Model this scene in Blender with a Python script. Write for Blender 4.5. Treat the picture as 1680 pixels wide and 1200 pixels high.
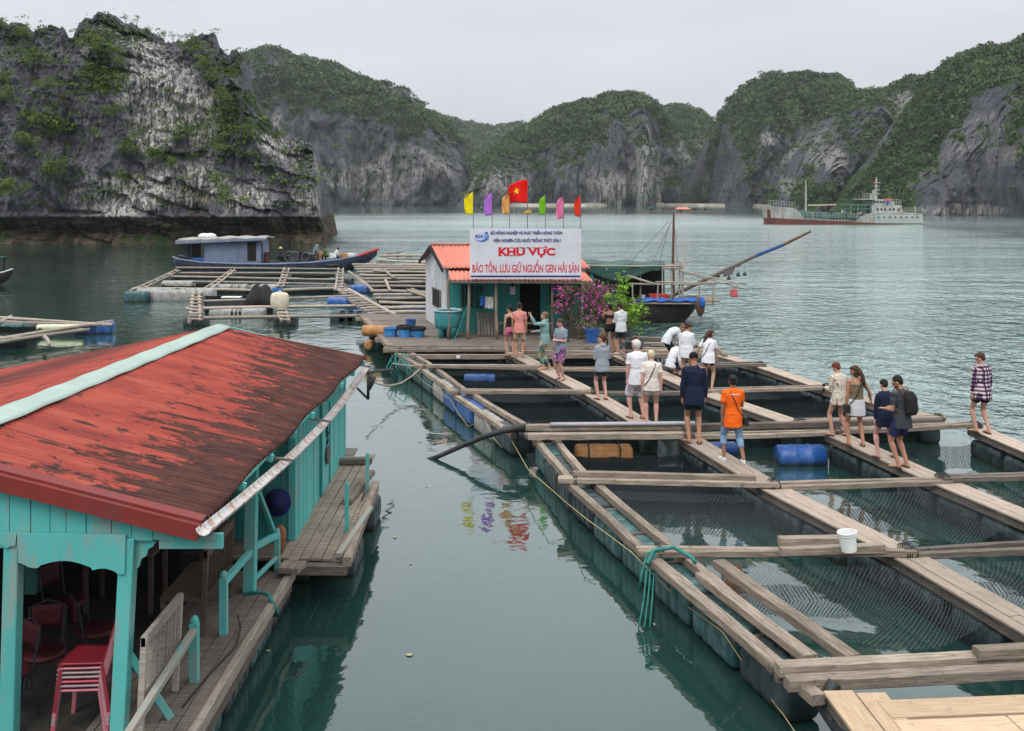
import bpy, bmesh, math, random
import numpy as np
from mathutils import Vector, Matrix
random.seed(7)
S = bpy.context.scene
for _o in list(bpy.data.objects):
    bpy.data.objects.remove(_o, do_unlink=True)
COL = S.collection
R = math.radians
# ------------------------------------------------------------------ camera
F, CX, CY, H = 1650.0, 840.0, 320.0, 5.75
cam = bpy.data.cameras.new('camera'); camo = bpy.data.objects.new('camera', cam); COL.objects.link(camo)
camo.location = (0, 0, H); camo.rotation_euler = (R(90), 0, 0)
cam.sensor_fit = 'HORIZONTAL'; cam.sensor_width = 36; cam.lens = 36*F/1680
cam.shift_y = -(600-CY)/1680; cam.clip_start = .1; cam.clip_end = 9000
S.camera = camo
# ------------------------------------------------------------------ sky
SUN_EL, SUN_AZ = R(52), R(200)
w = bpy.data.worlds.new('World'); S.world = w; w.use_nodes = True
nt = w.node_tree; N = nt.nodes; L = nt.links
bg = N['Background']
sky = N.new('ShaderNodeTexSky'); sky.sky_type = 'NISHITA'; sky.sun_disc = False
sky.sun_elevation = SUN_EL; sky.sun_rotation = SUN_AZ; sky.dust_density = 6; sky.air_density = 1.2
hs = N.new('ShaderNodeHueSaturation'); hs.inputs['Saturation'].default_value = .25; L.new(sky.outputs[0], hs.inputs['Color'])
geo = N.new('ShaderNodeTexCoord'); sx = N.new('ShaderNodeSeparateXYZ'); L.new(geo.outputs['Generated'], sx.inputs[0])
cr = N.new('ShaderNodeValToRGB'); L.new(sx.outputs['Z'], cr.inputs['Fac'])
e = cr.color_ramp.elements; e[0].position = 0; e[0].color = (5.35, 5.5, 5.95, 1); e[1].position = 1; e[1].color = (18.5, 18.8, 19.4, 1)
e2 = cr.color_ramp.elements.new(.22); e2.color = (6.35, 6.5, 7.0, 1)
e2 = cr.color_ramp.elements.new(.55); e2.color = (12.8, 13.0, 13.6, 1)
mp = N.new('ShaderNodeMapping'); mp.inputs['Scale'].default_value = (1.6, 1.6, 7); L.new(geo.outputs['Generated'], mp.inputs[0])
nz = N.new('ShaderNodeTexNoise'); nz.inputs['Scale'].default_value = 1.7; nz.inputs['Detail'].default_value = 5; L.new(mp.outputs[0], nz.inputs['Vector'])
mr = N.new('ShaderNodeMapRange'); mr.inputs['From Min'].default_value = .3; mr.inputs['From Max'].default_value = .7
mr.inputs['To Min'].default_value = .91; mr.inputs['To Max'].default_value = 1.07; L.new(nz.outputs['Fac'], mr.inputs[0])
vm = N.new('ShaderNodeVectorMath'); vm.operation = 'SCALE'; L.new(cr.outputs[0], vm.inputs[0]); L.new(mr.outputs[0], vm.inputs['Scale'])
mx = N.new('ShaderNodeMixRGB'); mx.inputs[0].default_value = .12; L.new(vm.outputs[0], mx.inputs[1]); L.new(hs.outputs[0], mx.inputs[2])
L.new(mx.outputs[0], bg.inputs[0]); bg.inputs[1].default_value = .105
# ------------------------------------------------------------------ sun (overcast)
sl = bpy.data.lights.new('sun', 'SUN'); so = bpy.data.objects.new('sun', sl); COL.objects.link(so)
sl.energy = .9; sl.angle = R(25); sl.color = (1, .97, .93)
sd = Vector((math.cos(SUN_EL)*math.sin(SUN_AZ), math.cos(SUN_EL)*math.cos(SUN_AZ), math.sin(SUN_EL)))
so.rotation_euler = sd.to_track_quat('Z', 'Y').to_euler(); so.location = (0, 0, 60)
S.view_settings.view_transform = 'Standard'; S.view_settings.look = 'None'
S.view_settings.exposure = .32; S.view_settings.gamma = 1
try:
    S.cycles.max_bounces = 6; S.cycles.transparent_max_bounces = 16; S.cycles.volume_bounces = 0
    S.cycles.caustics_reflective = False; S.cycles.caustics_refractive = False
    S.cycles.use_denoising = True
except Exception: pass

# ================================================================== helpers
def P(px, py, z=.6):
    "point on the level z seen at a pixel of the photograph"
    Y = F*(H-z)/(py-CY); return Vector(((px-CX)/F*Y, Y, z))
def D(px, py, Y):
    return Vector(((px-CX)/F*Y, Y, H-(py-CY)/F*Y))
WM = {}
def reg(o, M, parent):
    COL.objects.link(o)
    if parent is not None:
        o.parent = parent; o.matrix_parent_inverse = WM[parent.name].inverted()
    o.matrix_basis = M; WM[o.name] = M.copy(); return o
def tag(o, label=None, cat=None, group=None, kind=None):
    if label: o['label'] = label
    if cat: o['category'] = cat
    if group: o['group'] = group
    if kind: o['kind'] = kind
    return o
def root(name, loc, label, cat, group=None, rz=0):
    o = bpy.data.objects.new(name, None); o.empty_display_size = .1
    reg(o, Matrix.Translation(Vector(loc)) @ Matrix.Rotation(rz, 4, 'Z'), None)
    return tag(o, label, cat, group)
def children(o): return [c for c in bpy.data.objects if c.parent == o]
def copy_tree(o, M=None, parent=None, label=None):
    kids = KIDS(o)
    c = o.copy(); COL.objects.link(c)
    if parent is not None: c.parent = parent; c.matrix_parent_inverse = o.matrix_parent_inverse.copy()
    if M is not None: c.matrix_basis = M
    if label: c['label'] = label
    WM[c.name] = c.matrix_basis.copy()
    for k in kids: copy_tree(k, None, c)
    return c
def KIDS(o): return list(o.children)
def frame(p, q, up=Vector((0, 0, 1))):
    "matrix with local X along p->q"
    x = (q-p).normalized(); y = up.cross(x)
    if y.length < 1e-4: y = Vector((0, 1, 0)).cross(x)
    y.normalize(); z = x.cross(y)
    M = Matrix((x, y, z)).transposed().to_4x4(); M.translation = p; return M
def mesh_np(name, V, Fq, mat, parent=None, M=None, smooth=False, attrs=None):
    me = bpy.data.meshes.new(name); V = np.asarray(V, dtype=np.float32); Fq = np.asarray(Fq, dtype=np.int32)
    n, k = Fq.shape
    me.vertices.add(len(V)); me.vertices.foreach_set('co', V.ravel())
    me.loops.add(n*k); me.loops.foreach_set('vertex_index', Fq.ravel())
    me.polygons.add(n); me.polygons.foreach_set('loop_start', np.arange(0, n*k, k, dtype=np.int32))
    if smooth: me.polygons.foreach_set('use_smooth', np.ones(n, dtype=bool))
    for a, d in (attrs or {}).items():
        at = me.attributes.new(a, 'FLOAT', 'POINT'); at.data.foreach_set('value', np.asarray(d, dtype=np.float32))
    me.update(calc_edges=True); me.validate()
    me.materials.append(mat)
    o = bpy.data.objects.new(name, me); return reg(o, M or Matrix(), parent)

class MB:
    def __init__(s): s.v = []; s.f = []; s.m = []
    def add(s, vs, fs, mi=0):
        b = len(s.v); s.v += [tuple(x) for x in vs]; s.f += [tuple(i+b for i in f) for f in fs]; s.m += [mi]*len(fs); return s
    def box(s, c, size, rz=0, mi=0, M=None, taper=1):
        hx, hy, hz = size[0]/2, size[1]/2, size[2]/2; c = Vector(c); Rm = M if M is not None else Matrix.Rotation(rz, 3, 'Z')
        vs = []
        for z in (-1, 1):
            t = taper if z > 0 else 1
            for x, y in ((-1, -1), (1, -1), (1, 1), (-1, 1)): vs.append(c + Rm @ Vector((x*hx*t, y*hy*t, z*hz)))
        return s.add(vs, [(3, 2, 1, 0), (4, 5, 6, 7), (0, 1, 5, 4), (1, 2, 6, 5), (2, 3, 7, 6), (3, 0, 4, 7)], mi)
    def bar(s, p, q, w, h, mi=0, up=Vector((0, 0, 1))):
        p = Vector(p); q = Vector(q); M = frame(p, q, up).to_3x3(); return s.box((p+q)/2, ((q-p).length, w, h), 0, mi, M)
    def tube(s, pts, r, n=8, mi=0, cap=True, sq=1):
        pts = [Vector(p) for p in pts]; k = len(pts); rs = r if isinstance(r, (list, tuple)) else [r]*k
        vs = []; up = Vector((0, 0, 1)); prev = None
        for i, p in enumerate(pts):
            d = (pts[min(i+1, k-1)]-pts[max(i-1, 0)]); d = d.normalized() if d.length > 1e-9 else Vector((0, 0, 1))
            if prev is None:
                a = up.cross(d)
                if a.length < .05: a = Vector((1, 0, 0)).cross(d)
            else: a = prev - d*prev.dot(d)
            a.normalize(); prev = a; b = d.cross(a)
            for j in range(n):
                t = 2*math.pi*j/n; vs.append(p + a*math.cos(t)*rs[i] + b*math.sin(t)*rs[i]*sq)
        fs = [(i*n+j, i*n+(j+1) % n, (i+1)*n+(j+1) % n, (i+1)*n+j) for i in range(k-1) for j in range(n)]
        if cap: fs += [tuple(range(n-1, -1, -1)), tuple((k-1)*n+j for j in range(n))]
        return s.add(vs, fs, mi)
    def lathe(s, c, prof, n=20, mi=0, M=None):
        c = Vector(c); vs = []; k = len(prof); Mr = M or Matrix.Identity(3)
        for r, z in prof:
            for j in range(n):
                t = 2*math.pi*j/n; vs.append(c + Mr @ Vector((r*math.cos(t), r*math.sin(t), z)))
        fs = [(i*n+j, i*n+(j+1) % n, (i+1)*n+(j+1) % n, (i+1)*n+j) for i in range(k-1) for j in range(n)]
        fs += [tuple(range(n-1, -1, -1)), tuple((k-1)*n+j for j in range(n))]
        return s.add(vs, fs, mi)
    def ell(s, c, r, n=12, m=8, mi=0, M=None):
        prof = []; c = Vector(c); vs = []; Mr = M or Matrix.Identity(3)
        for i in range(m+1):
            a = math.pi*i/m - math.pi/2
            for j in range(n):
                t = 2*math.pi*j/n; ca = max(math.cos(a), .02)
                vs.append(c + Mr @ Vector((r[0]*ca*math.cos(t), r[1]*ca*math.sin(t), r[2]*math.sin(a))))
        fs = [(i*n+j, i*n+(j+1) % n, (i+1)*n+(j+1) % n, (i+1)*n+j) for i in range(m) for j in range(n)]
        fs += [tuple(range(n-1, -1, -1)), tuple(m*n+j for j in range(n))]
        return s.add(vs, fs, mi)
    def loft(s, rings, mi=0, cap=True):
        n = len(rings[0]); vs = [p for r in rings for p in r]; k = len(rings)
        fs = [(i*n+j, i*n+(j+1) % n, (i+1)*n+(j+1) % n, (i+1)*n+j) for i in range(k-1) for j in range(n)]
        if cap: fs += [tuple(range(n-1, -1, -1)), tuple((k-1)*n+j for j in range(n))]
        return s.add(vs, fs, mi)
    def prism(s, pts, ext, mi=0):
        "pts: outline of Vectors, ext: extrusion Vector"
        n = len(pts); a = [Vector(p) for p in pts]; b = [p+Vector(ext) for p in a]
        return s.add(a+b, [tuple(range(n-1, -1, -1)), tuple(range(n, 2*n))]+[(i, (i+1) % n, n+(i+1) % n, n+i) for i in range(n)], mi)
    def grid(s, fn, nu, nv, mi=0):
        vs = [fn(i/nu, j/nv) for j in range(nv+1) for i in range(nu+1)]
        return s.add(vs, [(j*(nu+1)+i, j*(nu+1)+i+1, (j+1)*(nu+1)+i+1, (j+1)*(nu+1)+i) for j in range(nv) for i in range(nu)], mi)
    def build(s, name, mats, parent=None, M=None, smooth=False, world=True, bevel=0, solid=0):
        "world=True: vertices given in world coordinates; object origin goes to the parent's origin"
        me = bpy.data.meshes.new(name)
        if M is None: M = WM[parent.name] if parent is not None else Matrix()
        if world and M != Matrix():
            I = M.inverted(); vs = [I @ Vector(v) for v in s.v]
        else: vs = s.v
        me.from_pydata([tuple(v) for v in vs], [], s.f)
        for m in (mats if isinstance(mats, (list, tuple)) else [mats]): me.materials.append(m)
        if any(s.m): me.polygons.foreach_set('material_index', s.m)
        bm = bmesh.new(); bm.from_mesh(me); bmesh.ops.recalc_face_normals(bm, faces=bm.faces)
        if bevel: bmesh.ops.bevel(bm, geom=bm.edges[:], offset=bevel, segments=2 if bevel > .02 else 1, affect='EDGES', clamp_overlap=True)
        bm.to_mesh(me); bm.free()
        if smooth: me.polygons.foreach_set('use_smooth', [True]*len(me.polygons))
        o = bpy.data.objects.new(name, me)
        if solid:
            md = o.modifiers.new('solid', 'SOLIDIFY'); md.thickness = solid; md.offset = 0
        return reg(o, M, parent)

def beam(name, p, q, w, h, mat, parent, rough=.006, seg=None):
    "squared or worn timber with its own origin and local X along its length"
    p = Vector(p); q = Vector(q); Ln = (q-p).length; M = frame(p, q)
    n = seg or max(3, int(Ln/.5)); rg = []
    rnd = random.Random(int(abs(p.x*91+p.y*57+q.x*13)*100)); ox = oy = 0
    for i in range(n+1):
        x = Ln*i/n; ox += rnd.uniform(-rough, rough)*.7; oy += rnd.uniform(-rough, rough)*.5
        a, b = w/2*(1+rnd.uniform(-.06, .06)), h/2*(1+rnd.uniform(-.06, .06)); c = min(a, b)*.16
        rg.append([Vector((x, ox+u, oy+v)) for u, v in ((-a+c, -b), (a-c, -b), (a, -b+c), (a, b-c), (a-c, b), (-a+c, b), (-a, b-c), (-a, -b+c))])
    return MB().loft(rg).build(name, mat, parent, M, world=False)
def pole(name, p, q, r, mat, parent, r2=None, wob=.012, sag=0):
    p = Vector(p); q = Vector(q); Ln = (q-p).length; M = frame(p, q); n = max(4, int(Ln/.4))
    rnd = random.Random(int(abs(p.x*71+p.y*37+q.x*17)*100)); r2 = r2 or r*.8; pts = []; rs = []
    ph = rnd.uniform(0, 6)
    for i in range(n+1):
        t = i/n; pts.append((Ln*t, math.sin(t*5+ph)*wob, math.cos(t*4+ph)*wob - sag*4*t*(1-t))); rs.append((r+(r2-r)*t)*(1+rnd.uniform(-.06, .06)))
    return MB().tube(pts, rs, 7).build(name, mat, parent, M, world=False, smooth=True)

# ------------------------------------------------------------------ noise
def vnoise(p, seed=0):
    p = np.asarray(p, dtype=np.float64); i = np.floor(p).astype(np.int64); f = p-i; u = f*f*f*(f*(f*6-15)+10)
    def h(dx, dy, dz):
        n = (i[:, 0]+dx)*374761393 + (i[:, 1]+dy)*668265263 + (i[:, 2]+dz)*1274126177 + seed*362437
        n = (n ^ (n >> 13)) & 0x7fffffff; n = (n*1103515245+12345) & 0x7fffffff; n = n ^ (n >> 16); n = (n*69069+1) & 0x7fffffff
        return ((n >> 7) & 0xffff)/65535.0
    x, y, z = u[:, 0], u[:, 1], u[:, 2]
    a = h(0, 0, 0)*(1-x)+h(1, 0, 0)*x; b = h(0, 1, 0)*(1-x)+h(1, 1, 0)*x
    c = h(0, 0, 1)*(1-x)+h(1, 0, 1)*x; d = h(0, 1, 1)*(1-x)+h(1, 1, 1)*x
    return ((a*(1-y)+b*y)*(1-z)+(c*(1-y)+d*y)*z)*2-1
def fbm(p, o=4, seed=0, ridged=False):
    s = 0; a = 1; t = 0; p = np.array(p, dtype=np.float64)
    for k in range(o):
        n = vnoise(p, seed+k*17); n = 1-2*np.abs(n) if ridged else n
        s = s+a*n; t += a; a *= .5; p = p*2.03+11.3
    return s/t

# ------------------------------------------------------------------ materials
class NT:
    def __init__(s, name, rough=.8, spec=.3, metal=0):
        s.m = bpy.data.materials.new(name); s.m.use_nodes = True; s.t = s.m.node_tree
        s.b = s.t.nodes['Principled BSDF']; s.b.inputs['Roughness'].default_value = rough
        s.b.inputs['Specular IOR Level'].default_value = spec; s.b.inputs['Metallic'].default_value = metal; s._c = {}
    def n(s, typ, **kw):
        x = s.t.nodes.new('ShaderNode'+typ)
        for k, v in kw.items():
            if hasattr(x, k): setattr(x, k, v)
        return x
    def set(s, x, i, v):
        if isinstance(v, bpy.types.NodeSocket): s.t.links.new(v, x.inputs[i])
        elif v is not None:
            if isinstance(v, (tuple, list)) and len(v) == 3 and x.inputs[i].type == 'RGBA': v = (*v, 1)
            x.inputs[i].default_value = v
        return x
    def co(s, kind='Object', scale=(1, 1, 1), rot=(0, 0, 0)):
        c = s._c.get(kind) or s.n('TexCoord'); s._c[kind] = c
        m = s.n('Mapping'); m.inputs['Scale'].default_value = scale; m.inputs['Rotation'].default_value = rot
        s.t.links.new(c.outputs[kind], m.inputs[0]); return m.outputs[0]
    def pos(s, scale=(1, 1, 1)):
        g = s.n('NewGeometry'); m = s.n('Mapping'); m.inputs['Scale'].default_value = scale; s.t.links.new(g.outputs['Position'], m.inputs[0]); return m.outputs[0]
    def noise(s, vec, scale, detail=4, rough=.55, dist=0):
        x = s.n('TexNoise'); s.set(x, 'Vector', vec); x.inputs['Scale'].default_value = scale; x.inputs['Detail'].default_value = detail
        x.inputs['Roughness'].default_value = rough; x.inputs['Distortion'].default_value = dist; return x.outputs['Fac']
    def ramp(s, fac, stops):
        x = s.n('ValToRGB'); s.set(x, 'Fac', fac); cr = x.color_ramp
        while len(cr.elements) < len(stops): cr.elements.new(.5)
        for el, (p, c) in zip(cr.elements, stops): el.position = p; el.color = (*c, 1) if len(c) == 3 else c
        return x.outputs[0]
    def rng(s, v, a, b, c=0, d=1):
        x = s.n('MapRange'); s.set(x, 0, v); s.set(x, 1, a); s.set(x, 2, b); s.set(x, 3, c); s.set(x, 4, d); return x.outputs[0]
    def mix(s, f, a, b, bt='MIX'):
        x = s.n('MixRGB', blend_type=bt); s.set(x, 0, f); s.set(x, 1, a); s.set(x, 2, b); return x.outputs[0]
    def math(s, op, a, b=None, c=None):
        x = s.n('Math', operation=op); s.set(x, 0, a); s.set(x, 1, b); s.set(x, 2, c); return x.outputs[0]
    def rand(s): return s.n('ObjectInfo').outputs['Random']
    def bump(s, h, strength=.4, dist=.02):
        x = s.n('Bump'); s.set(x, 'Height', h); s.set(x, 'Strength', strength); x.inputs['Distance'].default_value = dist
        s.t.links.new(x.outputs[0], s.b.inputs['Normal']); return x
    def col(s, c): s.set(s.b, 'Base Color', c); return s
    def rgh(s, c): s.set(s.b, 'Roughness', c); return s
def simple(name, c, rough=.7, var=.15, scale=6, spec=.3, bump=0, metal=0):
    m = NT(name, rough, spec, metal); v = m.noise(m.co(), scale, 5); hi = tuple(min(1, x*(1+var)) for x in c); lo = tuple(x*(1-var) for x in c)
    m.col(m.ramp(v, [(.3, lo), (.7, hi)]))
    if bump: m.bump(m.noise(m.co(), scale*6, 4), .4, bump)
    return m.m
def wood(name, dark, mid, light, sc=1, rough=.85, grime=(.05, .045, .04), gr=.5):
    m = NT(name, rough, .2); g = m.noise(m.co(scale=(.9*sc, 14*sc, 14*sc)), 3, 6, .65, .6); r = m.rand()
    base = m.ramp(g, [(.28, dark), (.5, mid), (.75, light)])
    v = m.noise(m.pos(), 1.3, 4); base = m.mix(m.rng(v, .45, .8, 0, gr), base, grime)
    tone = m.rng(r, 0, 1, .72, 1.2); x = m.n('VectorMath', operation='SCALE'); m.set(x, 0, base); m.set(x, 'Scale', tone)
    st = m.noise(m.pos((1, 1, 1)), 7, 5, .7); x2 = m.mix(m.rng(st, .60, .72, 0, .6), x.outputs[0], tuple(c*.35 for c in dark)); m.col(x2); m.bump(m.noise(m.co(scale=(2*sc, 40*sc, 40*sc)), 3, 5, .7), .8, .014); return m.m
M = {}
M['timber'] = wood('weathered_timber', (.105, .085, .066), (.295, .240, .188), (.50, .43, .35), gr=.42)
M['timber2'] = wood('old_dark_timber', (.06, .05, .042), (.155, .13, .11), (.28, .245, .205))
M['plank'] = wood('walkway_boards', (.26, .205, .16), (.40, .325, .26), (.52, .44, .36), gr=.28, grime=(.17, .14, .12))
M['plank_new'] = wood('fresh_boards', (.42, .29, .185), (.55, .40, .265), (.66, .51, .36), gr=.2, grime=(.30, .22, .15))
M['deck'] = wood('deck_boards', (.11, .09, .075), (.21, .175, .15), (.32, .28, .24), gr=.5)
M['bamboo'] = wood('bamboo_pole', (.17, .14, .11), (.35, .30, .25), (.54, .48, .40), gr=.3, grime=(.14, .12, .1))
# ================================================================== water
def water():
    m = NT('sea_water', .03, .5)
    g = m.n('NewGeometry'); sp = m.n('SeparateXYZ'); m.set(sp, 0, g.outputs['Position'])
    X, Y = sp.outputs[0], sp.outputs[1]
    d = m.math('ADD', X, m.math('MULTIPLY', Y, .32)); d = m.math('SUBTRACT', d, 18.3)
    right = m.rng(d, -1, 5); far = m.rng(Y, 38, 80); lf = m.rng(X, -22, -4, .12, 1)
    far = m.math('MULTIPLY', far, lf)
    open_ = m.math('MAXIMUM', right, far)
    patch = m.noise(m.pos((.012, .035, 1)), 1, 4, .6)
    patch = m.rng(patch, .36, .6, .25, 1.25)
    amp = m.math('ADD', m.math('MULTIPLY', open_, patch), .014)
    dist = m.math('MULTIPLY', m.rng(Y, 30, 500, 1, .55), m.math('MAXIMUM', m.rng(Y, 210, 330, 1, .03), 0))
    rc = m.math('MULTIPLY', m.rng(X, 45, 75, 0, .85), m.rng(Y, 95, 135)); dist = m.math('MULTIPLY', dist, m.math('SUBTRACT', 1.0, rc))
    warp = m.noise(m.pos((.35, .8, 1)), 1, 2)
    n1 = m.noise(m.pos((.95, .85, 1)), 1.25, 3, .5, .8)
    n2 = m.noise(m.pos((1.2, 1.2, 1)), 3.6, 3, .5, .3)
    n3 = m.noise(m.pos((.2, .24, 1)), 1, 2, .5)
    h = m.math('ADD', m.math('MULTIPLY', n1, 1.0), m.math('MULTIPLY', n2, .22)); h = m.math('ADD', h, m.math('MULTIPLY', n3, .8))
    h = m.math('MULTIPLY', h, m.math('MULTIPLY', amp, dist))
    m.bump(h, 1.0, .75)
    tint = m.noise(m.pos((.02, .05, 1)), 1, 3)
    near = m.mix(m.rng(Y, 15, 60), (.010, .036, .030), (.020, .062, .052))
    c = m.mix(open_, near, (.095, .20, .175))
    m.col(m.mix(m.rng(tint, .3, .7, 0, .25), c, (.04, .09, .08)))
    m.b.inputs['Specular IOR Level'].default_value = 0
    bp = [x for x in m.t.nodes if x.bl_idname == 'ShaderNodeBump'][0]
    gl = m.n('BsdfGlossy'); m.set(gl, 'Roughness', m.math('ADD', m.rng(open_, 0, 1, .015, .05), m.math('MULTIPLY', m.rng(Y, 90, 200, 0, .13), m.rng(Y, 210, 330, 1, .3)))); m.set(gl, 'Normal', bp.outputs[0]); m.set(gl, 'Color', (.93, .99, .97))
    dt = m.n('VectorMath', operation='DOT_PRODUCT'); m.set(dt, 0, bp.outputs[0]); m.set(dt, 1, g.outputs['Incoming'])
    ca = m.math('MAXIMUM', dt.outputs['Value'], .0); fr = m.math('POWER', m.math('SUBTRACT', 1.0, ca), m.rng(open_, 0, 1, 3.3, 1.8)); fr = m.math('MINIMUM', m.math('MULTIPLY', fr, m.rng(open_, 0, 1, 1.22, 1.0)), .97)
    ms = m.n('MixShader'); m.set(ms, 0, fr); m.t.links.new(m.b.outputs[0], ms.inputs[1]); m.t.links.new(gl.outputs[0], ms.inputs[2])
    m.t.links.new(ms.outputs[0], m.t.nodes['Material Output'].inputs['Surface'])
    return m.m
xs = [-2600, -300, -60, -20, 0, 20, 60, 300, 2600]; ys = [-60, 0, 20, 60, 200, 600, 1500, 4200]
V = [(x, y, 0) for y in ys for x in xs]; nX = len(xs)
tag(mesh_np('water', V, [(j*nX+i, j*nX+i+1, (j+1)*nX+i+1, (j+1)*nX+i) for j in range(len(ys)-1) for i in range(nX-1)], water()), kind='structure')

# ================================================================== karst hills
def rock_mat(name, base, light, streak, veg=True, sc=1.0, tide=0, white=(.46, .56)):
    m = NT(name, .95, .12)
    n = m.noise(m.pos((sc, sc, sc*.5)), .9, 8, .7)
    c = m.ramp(n, [(.25, tuple(x*.42 for x in base)), (.5, base), (.72, light)])
    st = m.noise(m.pos((sc*3.2, sc*3.2, sc*.26)), 1, 7, .76, .25)        # vertical run-off streaks
    zone = m.noise(m.pos((sc*.09, sc*.09, sc*.12)), 1, 3, .5)
    at = m.n('Attribute', attribute_name='pale'); pz = m.math('ADD', zone, m.math('MULTIPLY', at.outputs['Fac'], .42))
    dk = m.noise(m.pos((sc*3.2, sc*3.2, sc*.55)), 1, 6, .74, .5)
    c = m.mix(m.rng(dk, .52, .66, 0, .7), c, tuple(x*.38 for x in base))
    k = m.math('MULTIPLY', m.rng(st, .46, .52), m.rng(pz, white[0], white[1]))
    c = m.mix(k, c, streak)
    fine = m.noise(m.pos((sc*6, sc*6, sc*4)), 1, 6, .8); c = m.mix(m.rng(fine, .40, .62, .55, 0), c, tuple(x*.5 for x in base))
    och = m.noise(m.pos((sc*.35, sc*.35, sc*.22)), 1, 4, .6)
    c = m.mix(m.rng(och, .62, .72, 0, .55), c, (.24, .155, .095))
    if tide:
        sp = m.n('SeparateXYZ'); g = m.n('NewGeometry'); m.set(sp, 0, g.outputs['Position'])
        wob = m.math('ADD', sp.outputs[2], m.math('MULTIPLY', m.noise(m.pos((.3, .3, .3)), 1, 3), .9))
        c = m.mix(m.rng(wob, tide, tide+.5, 1, 0), c, m.ramp(m.noise(m.pos((.5, .5, 5)), 1, 5), [(.35, (.030, .026, .020)), (.55, (.12, .098, .070)), (.8, (.20, .165, .12))]))
    if veg:
        va = m.n('Attribute', attribute_name='veg')
        vn = m.noise(m.pos((sc*.7, sc*.7, sc*.7)), 1, 6, .7)
        gcol = m.ramp(m.noise(m.pos((sc*2.2,)*3), 1, 5, .7), [(.3, (.014, .026, .010)), (.55, (.034, .060, .020)), (.78, (.085, .12, .04))])
        f = m.rng(m.math('ADD', va.outputs['Fac'], m.math('MULTIPLY', m.math('SUBTRACT', vn, .5), 1.1)), .42, .60)
        c = m.mix(f, c, gcol)
    m.col(c)
    vc = m.n('TexVoronoi', feature='DISTANCE_TO_EDGE'); m.set(vc, 'Vector', m.mix(.25, m.pos((sc*.9, sc*.9, sc*.55)), m.noise(m.pos((sc*1.5,)*3), 1, 4))); ck = m.rng(vc.outputs['Distance'], .0, .07, 0, 1)
    hb = m.math('ADD', m.noise(m.pos((sc*2.5, sc*2.5, sc*.6)), 1, 8, .78), m.math('MULTIPLY', st, .8)); hb = m.math('ADD', hb, m.math('MULTIPLY', m.noise(m.pos((sc*5, sc*5, sc*3)), 1, 6, .8), .55)); hb = m.math('ADD', hb, m.math('MULTIPLY', ck, .22))
    m.bump(hb, .9, .17/sc); return m.m
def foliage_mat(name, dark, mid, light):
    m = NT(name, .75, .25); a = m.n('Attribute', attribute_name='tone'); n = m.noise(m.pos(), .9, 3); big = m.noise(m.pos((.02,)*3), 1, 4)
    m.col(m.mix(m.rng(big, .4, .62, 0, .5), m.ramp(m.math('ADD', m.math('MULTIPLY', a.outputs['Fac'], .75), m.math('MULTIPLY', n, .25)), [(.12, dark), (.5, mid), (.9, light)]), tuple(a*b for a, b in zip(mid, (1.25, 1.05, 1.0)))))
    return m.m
FOL = foliage_mat('hill_foliage', (.016, .034, .017), (.047, .084, .034), (.125, .172, .062))
FOLB = foliage_mat('bush_foliage', (.022, .045, .011), (.075, .130, .025), (.22, .28, .07))
rs = np.random.RandomState(5)
def clumps(C, Rr, k, q, flat=.7, seed=1, tone=None):
    "leaf-clump quads scattered in a dome round every centre"
    r = np.random.RandomState(seed); n = len(C)
    d = r.normal(size=(n, k, 3)); d /= np.linalg.norm(d, axis=2, keepdims=True); d[..., 2] = np.abs(d[..., 2])*1.0-.25
    rad = r.uniform(.35, 1, (n, k, 1))**.6
    c = C[:, None, :]+d*rad*np.asarray(Rr).reshape(-1, 1, 1)*np.array([1, 1, flat])
    a = r.normal(size=(n, k, 3)); a /= np.linalg.norm(a, axis=2, keepdims=True)
    b = np.cross(a, r.normal(size=(n, k, 3))); b /= np.linalg.norm(b, axis=2, keepdims=True)
    s = q*r.uniform(.5, 1.2, (n, k, 1))*(np.asarray(Rr).reshape(-1, 1, 1)); b = b*.65
    V = np.stack([c-a*s-b*s*.3, c+b*s, c+a*s+b*s*.2, c-b*s], axis=2).reshape(-1, 3)
    Fq = np.arange(len(V)).reshape(-1, 4)
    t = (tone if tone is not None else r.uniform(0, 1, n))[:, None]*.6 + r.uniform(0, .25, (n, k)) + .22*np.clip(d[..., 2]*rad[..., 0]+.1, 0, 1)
    return V, Fq, np.repeat(t.ravel(), 4)
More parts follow.
